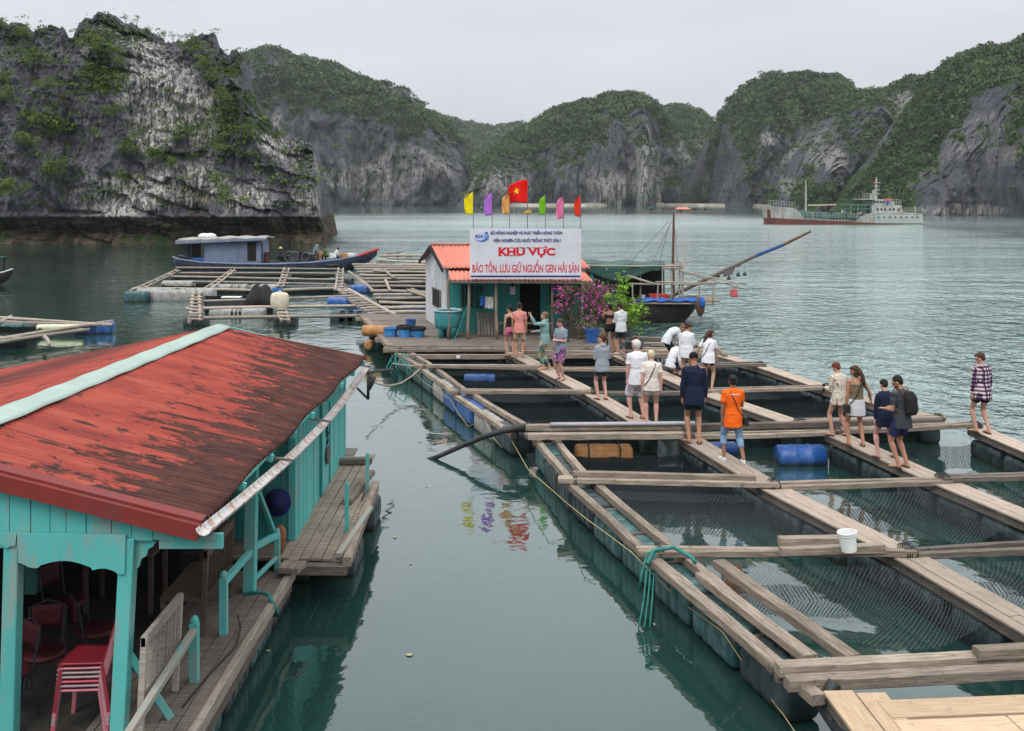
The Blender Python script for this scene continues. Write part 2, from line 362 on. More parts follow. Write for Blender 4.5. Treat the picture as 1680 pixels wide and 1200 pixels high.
def hill(name, outline, Yr, Dp, nu, nv, seed, mat, cliff=2.6, disp=6, sc=1/30, vegth=0., jag=0, lobes=.5, trees=0, tr=(2.5, 5), pale=(), notch=0, step=None, nzw=.55, xf=.4):
    ox = np.array([p[0] for p in outline], float); oy = np.array([p[1] for p in outline], float)
    px = np.linspace(ox[0], ox[-1], nu); py = np.interp(px, ox, oy)
    if jag:
        z0 = np.zeros(nu); j = fbm(np.stack([px*.09, z0+seed, z0], 1), 4, seed)*jag
        py = py+j*np.clip((CY-py)/60, 0, 1)
    X = (px-CX)/F; ratio = (CY-py)/F
    th = np.linspace(0, math.pi/2, 800); yy = np.cos(th)**(2/cliff); ss = np.sin(th)**(2/cliff)
    ln = np.concatenate([[0], np.cumsum(np.hypot(np.diff(yy)*Dp, np.diff(ss)*Yr*.12))]); ln /= ln[-1]
    t = np.linspace(0, 1, nv); yf = np.interp(t, ln, yy); sf = np.interp(t, ln, ss)
    yf = np.concatenate([yf, [-.2, -.5, -.8, -1]]); sf = np.concatenate([sf, [.93, .7, .35, 0]]); nvt = len(yf)
    lob = 1+lobes*fbm(np.stack([X*Yr*sc*2.2, np.zeros(nu)+seed, np.zeros(nu)], 1), 3, seed)
    Yg = Yr-Dp*yf[None, :]*lob[:, None]
    zt = H+ratio[:, None]*np.minimum(Yg, Yr)
    zb = -3.0
    Z = zb+(zt-zb)*sf[None, :]
    Xg = X[:, None]*np.where(Yg > Yr, Yr, Yr*(1-xf)+Yg*xf)
    Pn = np.stack([Xg, Yg, Z], 2).reshape(-1, 3)
    # displacement: vertical buttresses and grooves, crags
    g = fbm(Pn*np.array([sc*3, sc*3, sc*.55]), 5, seed, True)*.55+fbm(Pn*sc*2.2, 6, seed+3)*.75
    g2 = fbm(Pn*np.array([sc*11, sc*11, sc*2.5]), 4, seed+9, True)*.22
    if xf > .8:
        g2 = g2+fbm(Pn*np.array([2.2, 2.2, 1.1]), 4, seed+41, True)*.14+fbm(Pn*np.array([6., 6., 4.]), 3, seed+43)*.09
    if step is not None:   # tilted strata ledges
        q = (Pn[:, 2]+Pn[:, 0]*step[1]+fbm(Pn*sc*1.5, 3, seed+5)*2)/step[0]; saw = q-np.floor(q); g2 = g2-(saw**3)*step[2]*np.clip(fbm(Pn*sc*1.1, 2, seed+6)*2.4+.7, 0, 1)
    face = np.clip(np.repeat(yf[None, :], nu, 0).ravel(), 0, 1); up = np.repeat(sf[None, :], nu, 0).ravel()
    dv = (g+g2)*disp*np.repeat(np.clip((CY-py)/40, .1, 1), nvt)
    Pn[:, 1] -= dv*np.clip(face*1.3+.25, 0, 1); Pn[:, 2] += dv*.28*(1-face)*np.clip(up*1.2-.2, 0, 1)*np.where(np.repeat(yf[None, :], nu, 0).ravel() < 0, .0, 1)
    Pn[:, 0] += fbm(Pn*sc*3, 3, seed+21)*disp*.25*face
    if notch:
        zz = Pn[:, 2]; k = np.exp(-((zz-notch*.45)/(notch*.33))**2); Pn[:, 1] += k*2.2*face
        k2 = np.exp(-((zz-notch*1.08)/(notch*.1))**2); Pn[:, 1] -= k2*.7*face
    G = Pn.reshape(nu, nvt, 3); du = np.gradient(G, axis=0); dvv = np.gradient(G, axis=1)
    nn = np.cross(du, dvv); nn /= np.linalg.norm(nn, axis=2, keepdims=True)+1e-9
    nn = np.where((nn[..., 1:2] > 0) & (nn[..., 2:3] < 0), -nn, nn); nz_ = np.abs(nn[..., 2]).ravel()
    vegf = fbm(Pn*sc*1.3, 4, seed+31)*1.0+(nz_-.45)*nzw*2+(up-.5)*.55-vegth
    veg = np.clip(.5+vegf*1.3, 0, 1)
    pl = np.zeros(len(Pn)); rx = Pn[:, 0]/Pn[:, 1]*F+CX; ry = CY-(Pn[:, 2]-H)/Pn[:, 1]*F
    for (a, b, c, d, s) in pale:
        k = np.exp(-(((rx-a)/c)**2+((ry-b)/d)**2)); pl = np.maximum(pl, k*s); veg = veg*(1-k*min(s, 1))
    idx = np.arange(nu*nvt).reshape(nu, nvt)
    Fq = np.stack([idx[:-1, :-1], idx[1:, :-1], idx[1:, 1:], idx[:-1, 1:]], 2).reshape(-1, 4)
    o = mesh_np(name, Pn, Fq, mat, smooth=xf < .8, attrs={'veg': veg, 'pale': pl}); tag(o, kind='structure')
    if trees:
        trees = int(trees*2.8)
        frn = (np.repeat(yf[None, :], nu, 0).ravel() > -.1) & (Pn[:, 2] > (4.6 if xf > .8 else 2.5))
        pr = (np.clip(veg-.45, 0, 1)**1.2+.015)*frn*(np.where((xf > .8) & (up > .80), .015, 1))*(np.linalg.norm(np.cross(du, dvv), axis=2).ravel()); pr /= pr.sum()
        ii = np.random.RandomState(seed).choice(len(Pn), trees, p=pr/pr.sum())
        trees *= 1; rr = np.random.RandomState(seed+1).uniform(0, 1, trees)**2*(tr[1]*1.5-tr[0]*.6)+tr[0]*.6; rr *= .54
        C = Pn[ii]+np.random.RandomState(seed+2).normal(size=(trees, 3))*np.array([1.2, .5, .6])
        tone = np.clip(.45+fbm(C*sc*4, 3, seed+77)*1.1+np.random.RandomState(seed+3).uniform(-.45, .45, trees), 0, 1)
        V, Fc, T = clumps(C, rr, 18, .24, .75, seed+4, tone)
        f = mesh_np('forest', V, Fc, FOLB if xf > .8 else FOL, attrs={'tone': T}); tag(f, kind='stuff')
        f['label'] = 'dark green scrub and trees clinging to the karst slopes'; f['category'] = 'vegetation'
    return Pn, veg, o

far_rock = rock_mat('karst_rock_far', (.105, .109, .128), (.19, .196, .215), (.44, .42, .39), sc=.26, white=(.58,.74))
mid_rock = rock_mat('karst_rock_mid', (.095, .099, .117), (.175, .18, .198), (.42, .40, .37), sc=.36, white=(.58,.74))
# second cliff behind the left headland
hill('hills', [(350, 200), (375, 120), (405, 96), (430, 86), (465, 88), (500, 98), (540, 112), (580, 132), (598, 140), (604, 134), (616, 142), (640, 150), (670, 156), (690, 176), (710, 190), (735, 216), (752, 236), (765, 262), (772, 300), (777, 336)],
     640, 80, 420, 150, 11, far_rock, cliff=3.2, disp=13, sc=1/45, vegth=.33, jag=5, trees=3600, tr=(2.6, 5.5), pale=[(455, 215, 18, 60, .8), (600, 300, 120, 35, .5), (700, 290, 50, 40, .4)])
# low hazy ridge in the gap
hill('hills', [(640, 330), (690, 215), (720, 190), (740, 200), (770, 207), (800, 213), (815, 213), (840, 206), (870, 209), (920, 220), (990, 250), (1060, 330)],
     1250, 200, 200, 70, 12, far_rock, cliff=2.0, disp=14, sc=1/70, vegth=-.45, jag=3, trees=2600, tr=(6, 11))
# central hill with the pale cliff foot
hill('hills', [(762, 334), (778, 300), (795, 262), (830, 238), (868, 212), (900, 196), (930, 178), (960, 171), (985, 166), (1005, 160), (1040, 160), (1060, 172), (1075, 190), (1085, 215), (1092, 262), (1095, 338)],
     640, 110, 380, 140, 13, far_rock, cliff=2.7, disp=13, sc=1/50, vegth=.22, jag=6, trees=4200, tr=(2.6, 5.2), pale=[(1060, 290, 28, 55, 1.2), (1000, 310, 45, 40, .8), (820, 300, 45, 45, .5)])
hill('hills', [(1040, 300), (1060, 200), (1080, 182), (1110, 178), (1140, 190), (1170, 212), (1215, 260), (1260, 338)],
     840, 130, 240, 110, 14, far_rock, cliff=2.2, disp=12, sc=1/55, vegth=-.2, jag=3, trees=3400, tr=(3.4, 6.6))
hill('hills', [(1150, 345), (1165, 270), (1178, 205), (1200, 172), (1230, 146), (1250, 131), (1280, 127), (1330, 127), (1362, 134), (1384, 158), (1400, 172), (1450, 190), (1520, 260), (1560, 345)],
     600, 110, 380, 150, 15, far_rock, cliff=2.6, disp=14, sc=1/48, vegth=.17, jag=5, trees=4600, tr=(2.4, 5.0), pale=[(1262, 228, 16, 14, 1.0), (1300, 290, 60, 35, .35)])
hill('hills', [(1255, 350), (1275, 300), (1300, 250), (1340, 200), (1378, 166), (1400, 158), (1425, 156), (1441, 161), (1460, 147), (1490, 138), (1520, 134), (1545, 132), (1590, 150), (1640, 230), (1680, 350)],
     470, 85, 380, 150, 16, mid_rock, cliff=2.9, disp=11, sc=1/38, vegth=.26, jag=6, trees=4200, tr=(1.9, 4.0), pale=[(1370, 265, 22, 22, 1.0), (1290, 303, 16, 20, .9), (1485, 165, 40, 26, .7), (1350, 245, 60, 60, .4)])
hill('hills', [(1380, 352), (1430, 290), (1480, 210), (1522, 140), (1540, 126), (1562, 106), (1590, 92), (1612, 82), (1650, 80), (1668, 72), (1700, 62), (1800, 40), (1900, 80), (2000, 160), (2100, 352)],
     350, 75, 460, 170, 17, mid_rock, cliff=2.3, disp=9, sc=1/34, vegth=.08, jag=6, trees=6500, tr=(1.6, 3.4), pale=[(1650, 265, 40, 25, .5), (1600, 345, 90, 12, .9)])
# left headland
near_rock = rock_mat('karst_rock_near', (.150, .148, .172), (.27, .267, .295), (.80, .77, .70), sc=.75, tide=3.3, white=(.56, .72))
LC_OUT = [(-260, 40), (-120, 25), (-40, 40), (0, 48), (30, 46), (48, 52), (66, 64), (72, 52), (84, 48), (96, 46), (108, 50), (112, 64), (128, 62), (134, 50), (138, 38), (152, 34), (172, 30), (184, 28), (196, 32), (212, 42), (232, 52), (262, 62), (290, 73), (306, 78), (322, 66), (345, 62), (356, 66), (362, 90), (378, 99), (384, 88), (392, 88), (402, 100), (406, 132), (420, 168), (440, 196), (470, 228), (500, 240), (518, 247), (523, 262), (526, 292), (528, 330), (529, 362), (531, 399)]
LCP, LCV, lc = hill('cliff', LC_OUT, 134, 15, 900, 330, 23, near_rock, cliff=4.2, disp=2.6, sc=1/9, vegth=.34, jag=9, trees=1500, tr=(.45, 1.1), lobes=.12,
     pale=[(250, 160, 42, 75, 1.1), (300, 120, 50, 40, .4), (200, 320, 80, 32, 1.2), (300, 310, 70, 35, 1.0), (400, 330, 50, 22, .8), (150, 310, 18, 30, 1.1), (455, 240, 30, 14, .8), (330, 200, 45, 60, .6), (500, 330, 24, 20, .6)],
     xf=.9, notch=3.0, step=(2.6, .33, .5))
def on_cliff(px, py):
    rx = LCP[:, 0]/LCP[:, 1]*F+CX; ry = CY-(LCP[:, 2]-H)/LCP[:, 1]*F
    d = (rx-px)**2+(ry-py)**2+np.where(LCP[:, 1] > 134.5, 900, 0); c = LCP[np.argmin(d+LCP[:, 1]*.5)]; return c
def leafy(name, c, r, k, q, seed, label, cat='bush', group=None, trunk=0, flat=.75, tone=(.2, .9), mat=None, dens=26):
    rr = np.random.RandomState(seed)
    o = root(name, c, label, cat, group)
    sub = rr.normal(size=(k, 3)); sub /= np.linalg.norm(sub, axis=1, keepdims=True); sub *= rr.uniform(.2, .85, (k, 1))
    C = np.array(c)[None, :]+sub*np.array([r[0], r[1], r[2]])+np.array([0, 0, r[2]*(.7 if trunk else .35)+trunk])
    V, Fc, T = clumps(C, rr.uniform(.22, .42, k)*(r[0]*r[2])**.5, dens, q, flat, seed+1, rr.uniform(tone[0], tone[1], k))
    V = V-np.array(c)
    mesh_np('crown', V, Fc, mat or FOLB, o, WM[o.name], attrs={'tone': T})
    mb = MB(); b = Vector(c)
    mb.tube([b-Vector((0, 0, .3)), b+Vector((.05*r[0], r[1]*.5, (trunk+r[2]*.5)*.5)), b+Vector((-.05*r[0], r[1]*.5, trunk+r[2]*.5))], [.09*max(r)*.6+.01, .05*max(r)*.6+.008, .01], 6)
    for i in range(4):
        t = Vector(C[rr.randint(k)]); mb.tube([b+Vector((0, r[1]*.5, (trunk+r[2]*.6)*.5)), (b+t)/2+Vector((0, 0, .1)), t], [.03*max(r)+.006, .02*max(r)+.004, .006], 5)
    mb.build('trunk', M['timber2'], o)
    return o
BW = 120/F
bl = [(165, 62, 26, 14, 'large green bush crowning the left cliff beside its highest rock'), (200, 82, 14, 8, 'small bush below the highest rock of the left cliff'), (45, 52, 15, 8, 'pale bush on the skyline at the far left of the cliff'), (10, 38, 14, 9, 'bush at the top left corner of the cliff'),
      (70, 90, 30, 14, 'broad dark bush below the saddle of the left cliff'), (15, 120, 18, 10, 'bush on a ledge at the left edge of the cliff'), (90, 135, 22, 9, 'long green bush on the upper left cliff ledge'), (15, 150, 20, 10, 'lower bush at the left edge of the cliff'),
      (75, 190, 32, 15, 'large bright bush halfway up the left cliff'), (108, 205, 18, 12, 'dark bush beside the large bright one on the cliff'), (50, 225, 30, 8, 'wide low shrub below the large bright cliff bush'), (95, 265, 24, 17, 'dark bush low on the left part of the cliff'),
      (205, 100, 14, 7, 'small bush at the top of the pale streaks'), (190, 178, 20, 10, 'dark bush left of the white streaks'), (165, 212, 9, 7, 'little bush on the grey ledge in mid cliff'), (222, 230, 19, 16, 'dense bush at the foot of the white streaks'), (262, 248, 18, 13, 'dark round bush in the middle of the cliff'),
      (305, 210, 28, 15, 'large olive bush right of the white streaks'), (290, 262, 14, 9, 'yellowish shrub on the sloping ledge'), (322, 68, 22, 16, 'bright green bush on the right summit of the cliff'), (340, 100, 20, 12, 'bush under the right summit'), (355, 120, 18, 12, 'olive shrub on the brown slope'),
      (372, 150, 14, 14, 'shrub on the brown gully of the right cliff'), (455, 218, 20, 10, 'bright bush on the right shoulder of the cliff'), (408, 208, 10, 8, 'small dark bush near the right shoulder'), (472, 245, 8, 6, 'tiny bush on the edge of the right shoulder'), (360, 290, 12, 12, 'bush hanging in the lower crack of the cliff'),
      (378, 312, 14, 14, 'green bush just above the tide band'), (368, 240, 10, 7, 'small bush in the right half of the cliff'), (30, 300, 26, 14, 'greyish scrub at the lower left of the cliff'), (385, 118, 9, 9, 'bush beside the rock needle')]
for i, (x, y, rx, rz, lab) in enumerate(bl):
    c = on_cliff(x, y+rz*.5); s = 132/F
    leafy('bush', (c[0], c[1]-1.7, c[2]-rz*s*.5), (rx*s*1.25, rx*s*.8, rz*s*1.35), 44, .17, 100+i, lab, 'bush', 'bushes growing on the left cliff', tone=(.05, .75) if 'dark' in lab or 'olive' in lab else (.3, 1))
tl = [(205, 22), (222, 30), (247, 42), (268, 52), (283, 54), (292, 58), (5, 30), (318, 52)]
tn = ['leftmost', 'second', 'third', 'fourth', 'fifth', 'sixth', '', '']
for i, (x, y) in enumerate(tl):
    c = D(x, y+22, 130); lab = ('thin pale tree on the cliff skyline, %s from the highest rock' % tn[i]) if tn[i] else ('pale tree on the skyline at the left picture edge' if i == 6 else 'slim tree above the right summit bush')
    leafy('tree', (c.x, c.y, c.z), (.75, .6, .7), 9, .26, 300+i, lab, 'tree', 'thin trees on the cliff skyline', trunk=.9, tone=(.5, 1), dens=16)
# pale shore strips at the foot of the far hills
def shore(pts, mat, name='shore'):
    mb = MB()
    for a, b in zip(pts[:-1], pts[1:]):
        mb.prism([Vector((a[0], a[1], -.6)), Vector((b[0], b[1], -.6)), Vector((b[0], b[1]+9, -.6)), Vector((a[0], a[1]+9, -.6))], (0, 2.2, 1.8+random.random()*.5))
    tag(mb.build(name, mat), kind='structure')
sm = simple('shore_gravel', (.30, .27, .23), .95, .4, .15)
shore([((px-CX)/F*y, y) for px, y in ((770, 520), (860, 512), (960, 505), (1090, 530), (1200, 500), (1250, 470), (1330, 420), (1420, 380), (1500, 320), (1560, 282))], sm)
# ================================================================== materials for the farm
def plastic(name, c, wear=(.5, .5, .48), amt=.35, rough=.45):
    m = NT(name, rough, .4); n = m.noise(m.pos((1, 1, 1)), 5, 6, .7); n2 = m.noise(m.pos((9, 9, 1.2)), 1, 4)
    col = m.ramp(n, [(.3, tuple(x*.7 for x in c)), (.7, tuple(min(1, x*1.15) for x in c))])
    col = m.mix(m.rng(m.math('ADD', n, m.math('MULTIPLY', n2, .5)), .72, 1.0, 0, amt), col, wear)
    sp = m.n('SeparateXYZ'); g = m.n('NewGeometry'); m.set(sp, 0, g.outputs['Position'])
    low = m.math('ADD', sp.outputs[2], m.math('MULTIPLY', m.noise(m.pos(), 6, 4), .16))
    col = m.mix(m.rng(low, .10, .22, .9, 0), col, (.022, .026, .020)); m.col(col)
    m.bump(n, .25, .02); return m.m
M['teal_float'] = plastic('teal_float_plastic', (.022, .085, .085), (.22, .30, .29), .5)
M['blue_float'] = plastic('blue_drum_plastic', (.014, .085, .30), (.25, .36, .5), .25, .38)
M['blue_tub'] = plastic('light_blue_plastic', (.03, .20, .48), (.3, .45, .6), .2, .4)
M['orange_float'] = plastic('faded_orange_plastic', (.42, .19, .055), (.45, .33, .2), .5, .5)
M['dark_float'] = plastic('dark_float_plastic', (.020, .035, .038), (.10, .13, .12), .5, .5)
M['foam'] = simple('white_foam', (.29, .29, .275), .85, .35, 4, bump=.01)
M['rope_dark'] = simple('dark_rope', (.03, .032, .032), .9)
M['rope_green'] = simple('green_rope', (.035, .20, .17), .85, .3, 12, bump=.01)
M['rope_yellow'] = simple('yellow_rope', (.36, .29, .14), .85, .25, 12)
M['rope_grey'] = simple('pale_rope', (.36, .34, .30), .9)
M['rubber'] = simple('black_rubber', (.022, .024, .026), .5, .3, 8, spec=.4)
M['white_plastic'] = simple('white_plastic', (.72, .74, .72), .4, .08, 4)
def net_mat(name, c, cell, width, base, jitter=.0):
    m = NT(name, .9, .1); p = m.pos(); wv = m.noise(m.pos(), 1.5, 2)
    sp = m.n('SeparateXYZ'); m.set(sp, 0, p); X, Y, Z = sp.outputs
    a = m.math('ADD', m.math('ADD', X, Y), m.math('MULTIPLY', Z, .7)); b = m.math('SUBTRACT', m.math('SUBTRACT', X, Y), m.math('MULTIPLY', Z, -.7))
    a = m.math('ADD', a, m.math('MULTIPLY', wv, .12)); b = m.math('ADD', b, m.math('MULTIPLY', wv, .1))
    def ln(v):
        f = m.math('FRACT', m.math('DIVIDE', v, cell*1.41)); f = m.math('ABSOLUTE', m.math('SUBTRACT', f, .5)); return m.rng(f, width, width*1.6, 1, 0)
    k = m.math('MAXIMUM', ln(a), ln(b)); k = m.math('MAXIMUM', k, m.rng(m.noise(m.pos(), 2.2, 4), .35, .75, base*.75, base*1.1))
    m.set(m.b, 'Alpha', k); m.col(c); return m.m
M['net'] = net_mat('cover_net', (.10, .11, .115), .05, .026, .0)
M['net_dense'] = net_mat('dense_cage_net', (.010, .014, .015), .03, .2, .93)
M['net_thin'] = net_mat('thin_hanging_net', (.03, .04, .04), .04, .08, .25)
M['net_curtain'] = net_mat('hanging_cage_net', (.018, .026, .027), .04, .2, .80)

def drum(name, c, L_, r, ax, mat, parent, ribs=2, z=None, n=20, sq=1):
    "barrel float lying on its side, ax = horizontal direction"
    ax = Vector(ax).normalized(); prof = [(-L_/2, r*.55), (-L_/2+.01, r*.86), (-L_/2+.05, r)]
    for i in range(ribs):
        x = -L_/2+L_*(i+1)/(ribs+1); prof += [(x-.035, r), (x-.02, r*1.05), (x+.02, r*1.05), (x+.035, r)]
    prof += [(L_/2-.05, r), (L_/2-.01, r*.86), (L_/2, r*.55)]
    c = Vector(c); Mx = frame(c, c+ax); mb = MB()
    rg = [[Vector((x, rr*math.cos(2*math.pi*j/n), rr*sq*math.sin(2*math.pi*j/n))) for j in range(n)] for x, rr in prof]
    mb.loft(rg); return mb.build(name, mat, parent, Mx, world=False, smooth=True)
def blockfloat(c, L_, wdt, h, ax, mat, parent, name='float'):
    ax = Vector(ax).normalized(); c = Vector(c); Mx = frame(c-ax*L_/2, c+ax*L_/2); rg = []
    rr = min(wdt, h)*.28
    def ring(x, s):
        pts = []; a, b = wdt/2*s, h/2*s; r_ = rr*s
        for cx_, cy_, t0 in ((a-r_, b-r_, 0), (-a+r_, b-r_, 90), (-a+r_, -b+r_, 180), (a-r_, -b+r_, 270)):
            for k in range(4):
                t = R(t0+30*k); pts.append(Vector((x, cx_+r_*math.cos(t), cy_+r_*math.sin(t))))
        return pts
    xs = [(0, .82), (.03, .95), (.07, 1)]
    for k in range(1, 4):
        x = L_*k/4; xs += [(x-.045, 1), (x-.025, .955), (x+.025, .955), (x+.045, 1)]
    xs += [(L_-.07, 1), (L_-.03, .95), (L_, .82)]
    return MB().loft([ring(x, s) for x, s in xs]).build(name, mat, parent, Mx, world=False, smooth=True)
def rope(name, pts, r, mat, parent=None, sag=0, n=6, sub=6, M_=None):
    pts = [Vector(p) for p in pts]; out = []
    for a, b in zip(pts[:-1], pts[1:]):
        for i in range(sub):
            t = i/sub; p = a.lerp(b, t); p.z -= sag*4*t*(1-t); out.append(p)
    out.append(pts[-1]); return MB().tube(out, r, n).build(name, mat, parent, smooth=True)
def off(a, b, d):
    "shift the segment a-b sideways (to the right of travel) by d"
    v = (b-a); n_ = Vector((v.y, -v.x, 0)).normalized(); return a+n_*d, b+n_*d
def walkway(a, b, wdt, mat, parent, nb=3, under=True, ext=.0, z=0):
    v = (b-a).normalized(); a = a-v*ext; b = b+v*ext; Ln = (b-a).length; Mx = frame(a, b); bw = wdt/nb; mb = MB(); rnd = random.Random(int(a.x*100+a.y*10))
    for i in range(nb):
        y = -wdt/2+bw*(i+.5); x = 0
        cut = [0, Ln] if rnd.random() < .45 else [0, Ln*rnd.uniform(.35, .65), Ln]
        for c0, c1 in zip(cut[:-1], cut[1:]):
            e0, e1 = rnd.uniform(-.05, .03) if c0 == 0 else .006, rnd.uniform(-.03, .05) if c1 == Ln else -.006
            mb.box(((c0+e0+c1+e1)/2, y+rnd.uniform(-.004, .004), -.02+z+rnd.uniform(-.004, .004)), (c1+e1-c0-e0, bw-.011, .035))
    o = mb.build('walkway', mat, parent, Mx, world=False, bevel=.004)
    if under:
        for s in (-1, 1):
            p, q = off(a, b, s*(wdt/2-.08)); dz = Vector((0, 0, -.115)); beam('beam', p+dz, q+dz, .09, .14, M['timber2'], parent)
    return o
def floats_along(a, b, parent, kinds, n, drop=.38, wdt=.42, h=.46, side=0, shape='block'):
    v = b-a; Ln = v.length; u = v.normalized(); rnd = random.Random(int(a.x*37+a.y*91))
    for i in range(n):
        t = (i+.5)/n; c = a+v*t + Vector((u.y, -u.x, 0))*side; c.z -= drop+rnd.uniform(-.02, .03); L_ = Ln/n*rnd.uniform(.80, .93)
        k = kinds[i % len(kinds)]
        if shape == 'drum': drum('float', c, L_, h/2, u, M[k], parent)
        else: blockfloat(c, L_, wdt*rnd.uniform(.94, 1.05), h, u, M[k], parent)
def curtain(pts, parent, z0=.34, z1=-.02, mat='net_curtain', closed=True):
    mb = MB(); k = len(pts)
    for i in ((0, 1, 3) if mat == 'net_thin' else range(k)):
        a, b = pts[i], pts[(i+1) % k]
        def fn(u, v, a=a, b=b):
            p = a.lerp(b, u); s = math.sin(u*19+i)*.02*(1-v); return Vector((p.x+s, p.y+s, z0-(.04*math.sin(u*math.pi))-(z0-z1)*v - .03*abs(math.sin(u*math.pi*4))*(1-v)))
        mb.grid(fn, 16, 3)
    return mb.build('net', M[mat], parent, smooth=True)
def inset(q, d):
    c = sum(q, Vector())/len(q); return [p+(c-p).normalized()*d*1.35 for p in q]
def cover(q, parent, f0=0, f1=1, sag=.22, z=.50, mat='net'):
    "slack net over the cell; q = far-left, far-right, near-right, near-left; f from far to near"
    a, b, c, d = q
    def fn(u, v):
        t = f0+(f1-f0)*v; p = a.lerp(d, t).lerp(b.lerp(c, t), u)
        e = 1-(1-math.sin(u*math.pi)**.6)*1.0; end = 1 if f1 < .99 else math.sin(v*math.pi)**.6
        k = e*(end if f1 >= .99 else min(1, v*2.2)**.8); p.z = z-sag*k*(1+.2*math.sin(u*9+v*7))
        if f1 < .99: p.y += .10*math.sin(u*7)*v
        return p
    return MB().grid(fn, 26, 22).build('net', M[mat], parent, smooth=True)
def surface_net(q, parent, z=.02, mat='net_dense'):
    a, b, c, d = [Vector((p.x, p.y, z)) for p in q]
    return MB().grid(lambda u, v: a.lerp(d, v).lerp(b.lerp(c, v), u)+Vector((0, 0, .012*math.sin(u*8+v*5))), 8, 8).build('net', M[mat], parent, smooth=True)
def lashing(c, u, parent, r=.13, n=3, mat='rope_dark'):
    mb = MB(); u = Vector(u).normalized(); s = Vector((u.y, -u.x, 0)); rnd = random.Random(int(c.x*1000))
    for k in range(n):
        o_ = u*(k-1)*.03; pts = [c+o_*(1+.3*math.sin(t))+s*math.cos(t)*r*1.5+Vector((0, 0, -.07+math.sin(t)*r*.8)) for t in [2*math.pi*i/14 for i in range(15)]]
        mb.tube(pts, .009, 5)
    for k in range(2): mb.tube([c+u*.03*k, c+u*.02+s*(rnd.uniform(-.1, .1))+Vector((0, 0, -.15)), c+s*rnd.uniform(-.2, .2)+Vector((0, 0, -.42))], .008, 5)
    return mb.build('lashing', M[mat], parent, smooth=True)

def cage_raft(label, cols, rows_px, dense, covers, fl, name='cage_raft'):
    far_ = label.startswith('long')
    n = {k: [P(*p) for p in v] for k, v in rows_px.items()}; ks = list(rows_px); nr = len(rows_px[ks[0]])
    o = root(name, (n[ks[0]][0].x, n[ks[0]][0].y, 0), label, 'fish cage raft')
    for ci, k in enumerate(ks):
        for r in range(nr-1):
            a, b = n[k][r], n[k][r+1]
            if k == 'L':
                for d in (0, -.44):
                    p, q = off(a, b, d); dz = Vector((0, 0, -.07)); beam('beam', p+dz+(p-q).normalized()*.12, q+dz, .135, .12, M['timber'], o, .02)
                    m_ = p.lerp(q, .5)
                p, q = off(a, b, -.2); floats_along(p, q, o, fl[r], 3, .36, .46, .5)
                for t in (.02, .35, .68): 
                    p, q = off(a, b, -.2); c = p.lerp(q, t); beam('crosspiece', c+Vector((q-p).normalized().yxz)*0+(off(a, b, .06)[0]-off(a, b, -.2)[0])+Vector((0, 0, -.15)), c+(off(a, b, -.5)[0]-off(a, b, -.2)[0])+Vector((0, 0, -.15)), .08, .06, M['timber2'], o)
            elif k in cols:
                walkway(a, b, .50 if k != 'R' else .44, M['plank'], o, 3)
                floats_along(a, b, o, ['dark_float', 'dark_float', 'dark_float'], 3, .43, .40, .42)
    for r in range(nr):
        if r in rows_skip.get(label[:5], ()): continue
        for ci in range(len(ks)-1):
            a, b = n[ks[ci]][r], n[ks[ci+1]][r]; u = (b-a).normalized()
            for d, zz, ww in ((-.09, .0, .10), (.12, .012, .115)):
                p, q = off(a, b, d); dz = Vector((0, 0, .035+zz)); e = .22 if ci == 0 else .05
                beam('beam', p+dz-u*e+Vector((0, 0, -.05*(ci % 2))), q+dz+u*.1+Vector((0, 0, -.05*(ci % 2))), ww, .09, M['timber'] if (r+ci) % 3 else M['timber2'], o, .02)
            lashing(b+Vector((0, 0, .09)), u, o); lashing(a.lerp(b, .03)+Vector((0, 0, .1)), u, o, n=2)
    for ci in range(len(ks)-1):
        for r in range(nr-1):
            q = [n[ks[ci]][r], n[ks[ci+1]][r], n[ks[ci+1]][r+1], n[ks[ci]][r+1]]; q = inset(q, .34 if far_ else .22); curtain(q, o, mat='net_curtain' if far_ or (ci, r) in dense else 'net_thin', z0=.34 if far_ else .28)
            if (ci, r) in dense: surface_net(inset(q, .05), o)
            if (ci, r) in covers: cover(q, o, *covers[(ci, r)])
    return o, n
rows_skip = {}
far_raft, n1 = cage_raft('long fish cage raft in front of the shack, with six people on its board walkways', ('A', 'B', 'R'), {
    'L': [(652, 577), (692, 603), (748, 645), (842, 707)], 'A': [(838, 576), (893, 605), (972, 645), (1070, 703)],
    'B': [(1003, 577), (1068, 605), (1155, 643), (1310, 695)], 'R': [(1165, 578), (1248, 600), (1358, 637), (1540, 688)]},
    {(0, 0), (0, 1), (0, 2), (1, 0), (2, 1), (2, 2)}, {(2, 0): (0, 1, .2)}, [['teal_float', 'dark_float', 'teal_float'], ['teal_float', 'foam', 'blue_float'], ['blue_float', 'foam', 'dark_float']])
near_raft, n2 = cage_raft('nearest fish cage raft with cover nets, fronted by a thick double beam', ('A', 'B', 'R'), {
    'L': [(878, 718), (936, 790), (1070, 908), (1300, 1108)], 'A': [(1128, 716), (1266, 798), (1485, 908), (1795, 1085)],
    'B': [(1368, 710), (1545, 789), (1800, 893), (2230, 1060)], 'R': [(1600, 700), (1795, 782), (2110, 880), (2650, 1040)]},
    {(0, 0)}, {(0, 1): (0, 1, .25), (0, 2): (0, .62, .30), (1, 1): (0, .6, .28), (1, 2): (0, 1, .3), (2, 1): (0, 1, .25)},
    [['teal_float', 'dark_float', 'dark_float'], ['dark_float', 'teal_float', 'teal_float'], ['teal_float', 'teal_float', 'dark_float']])
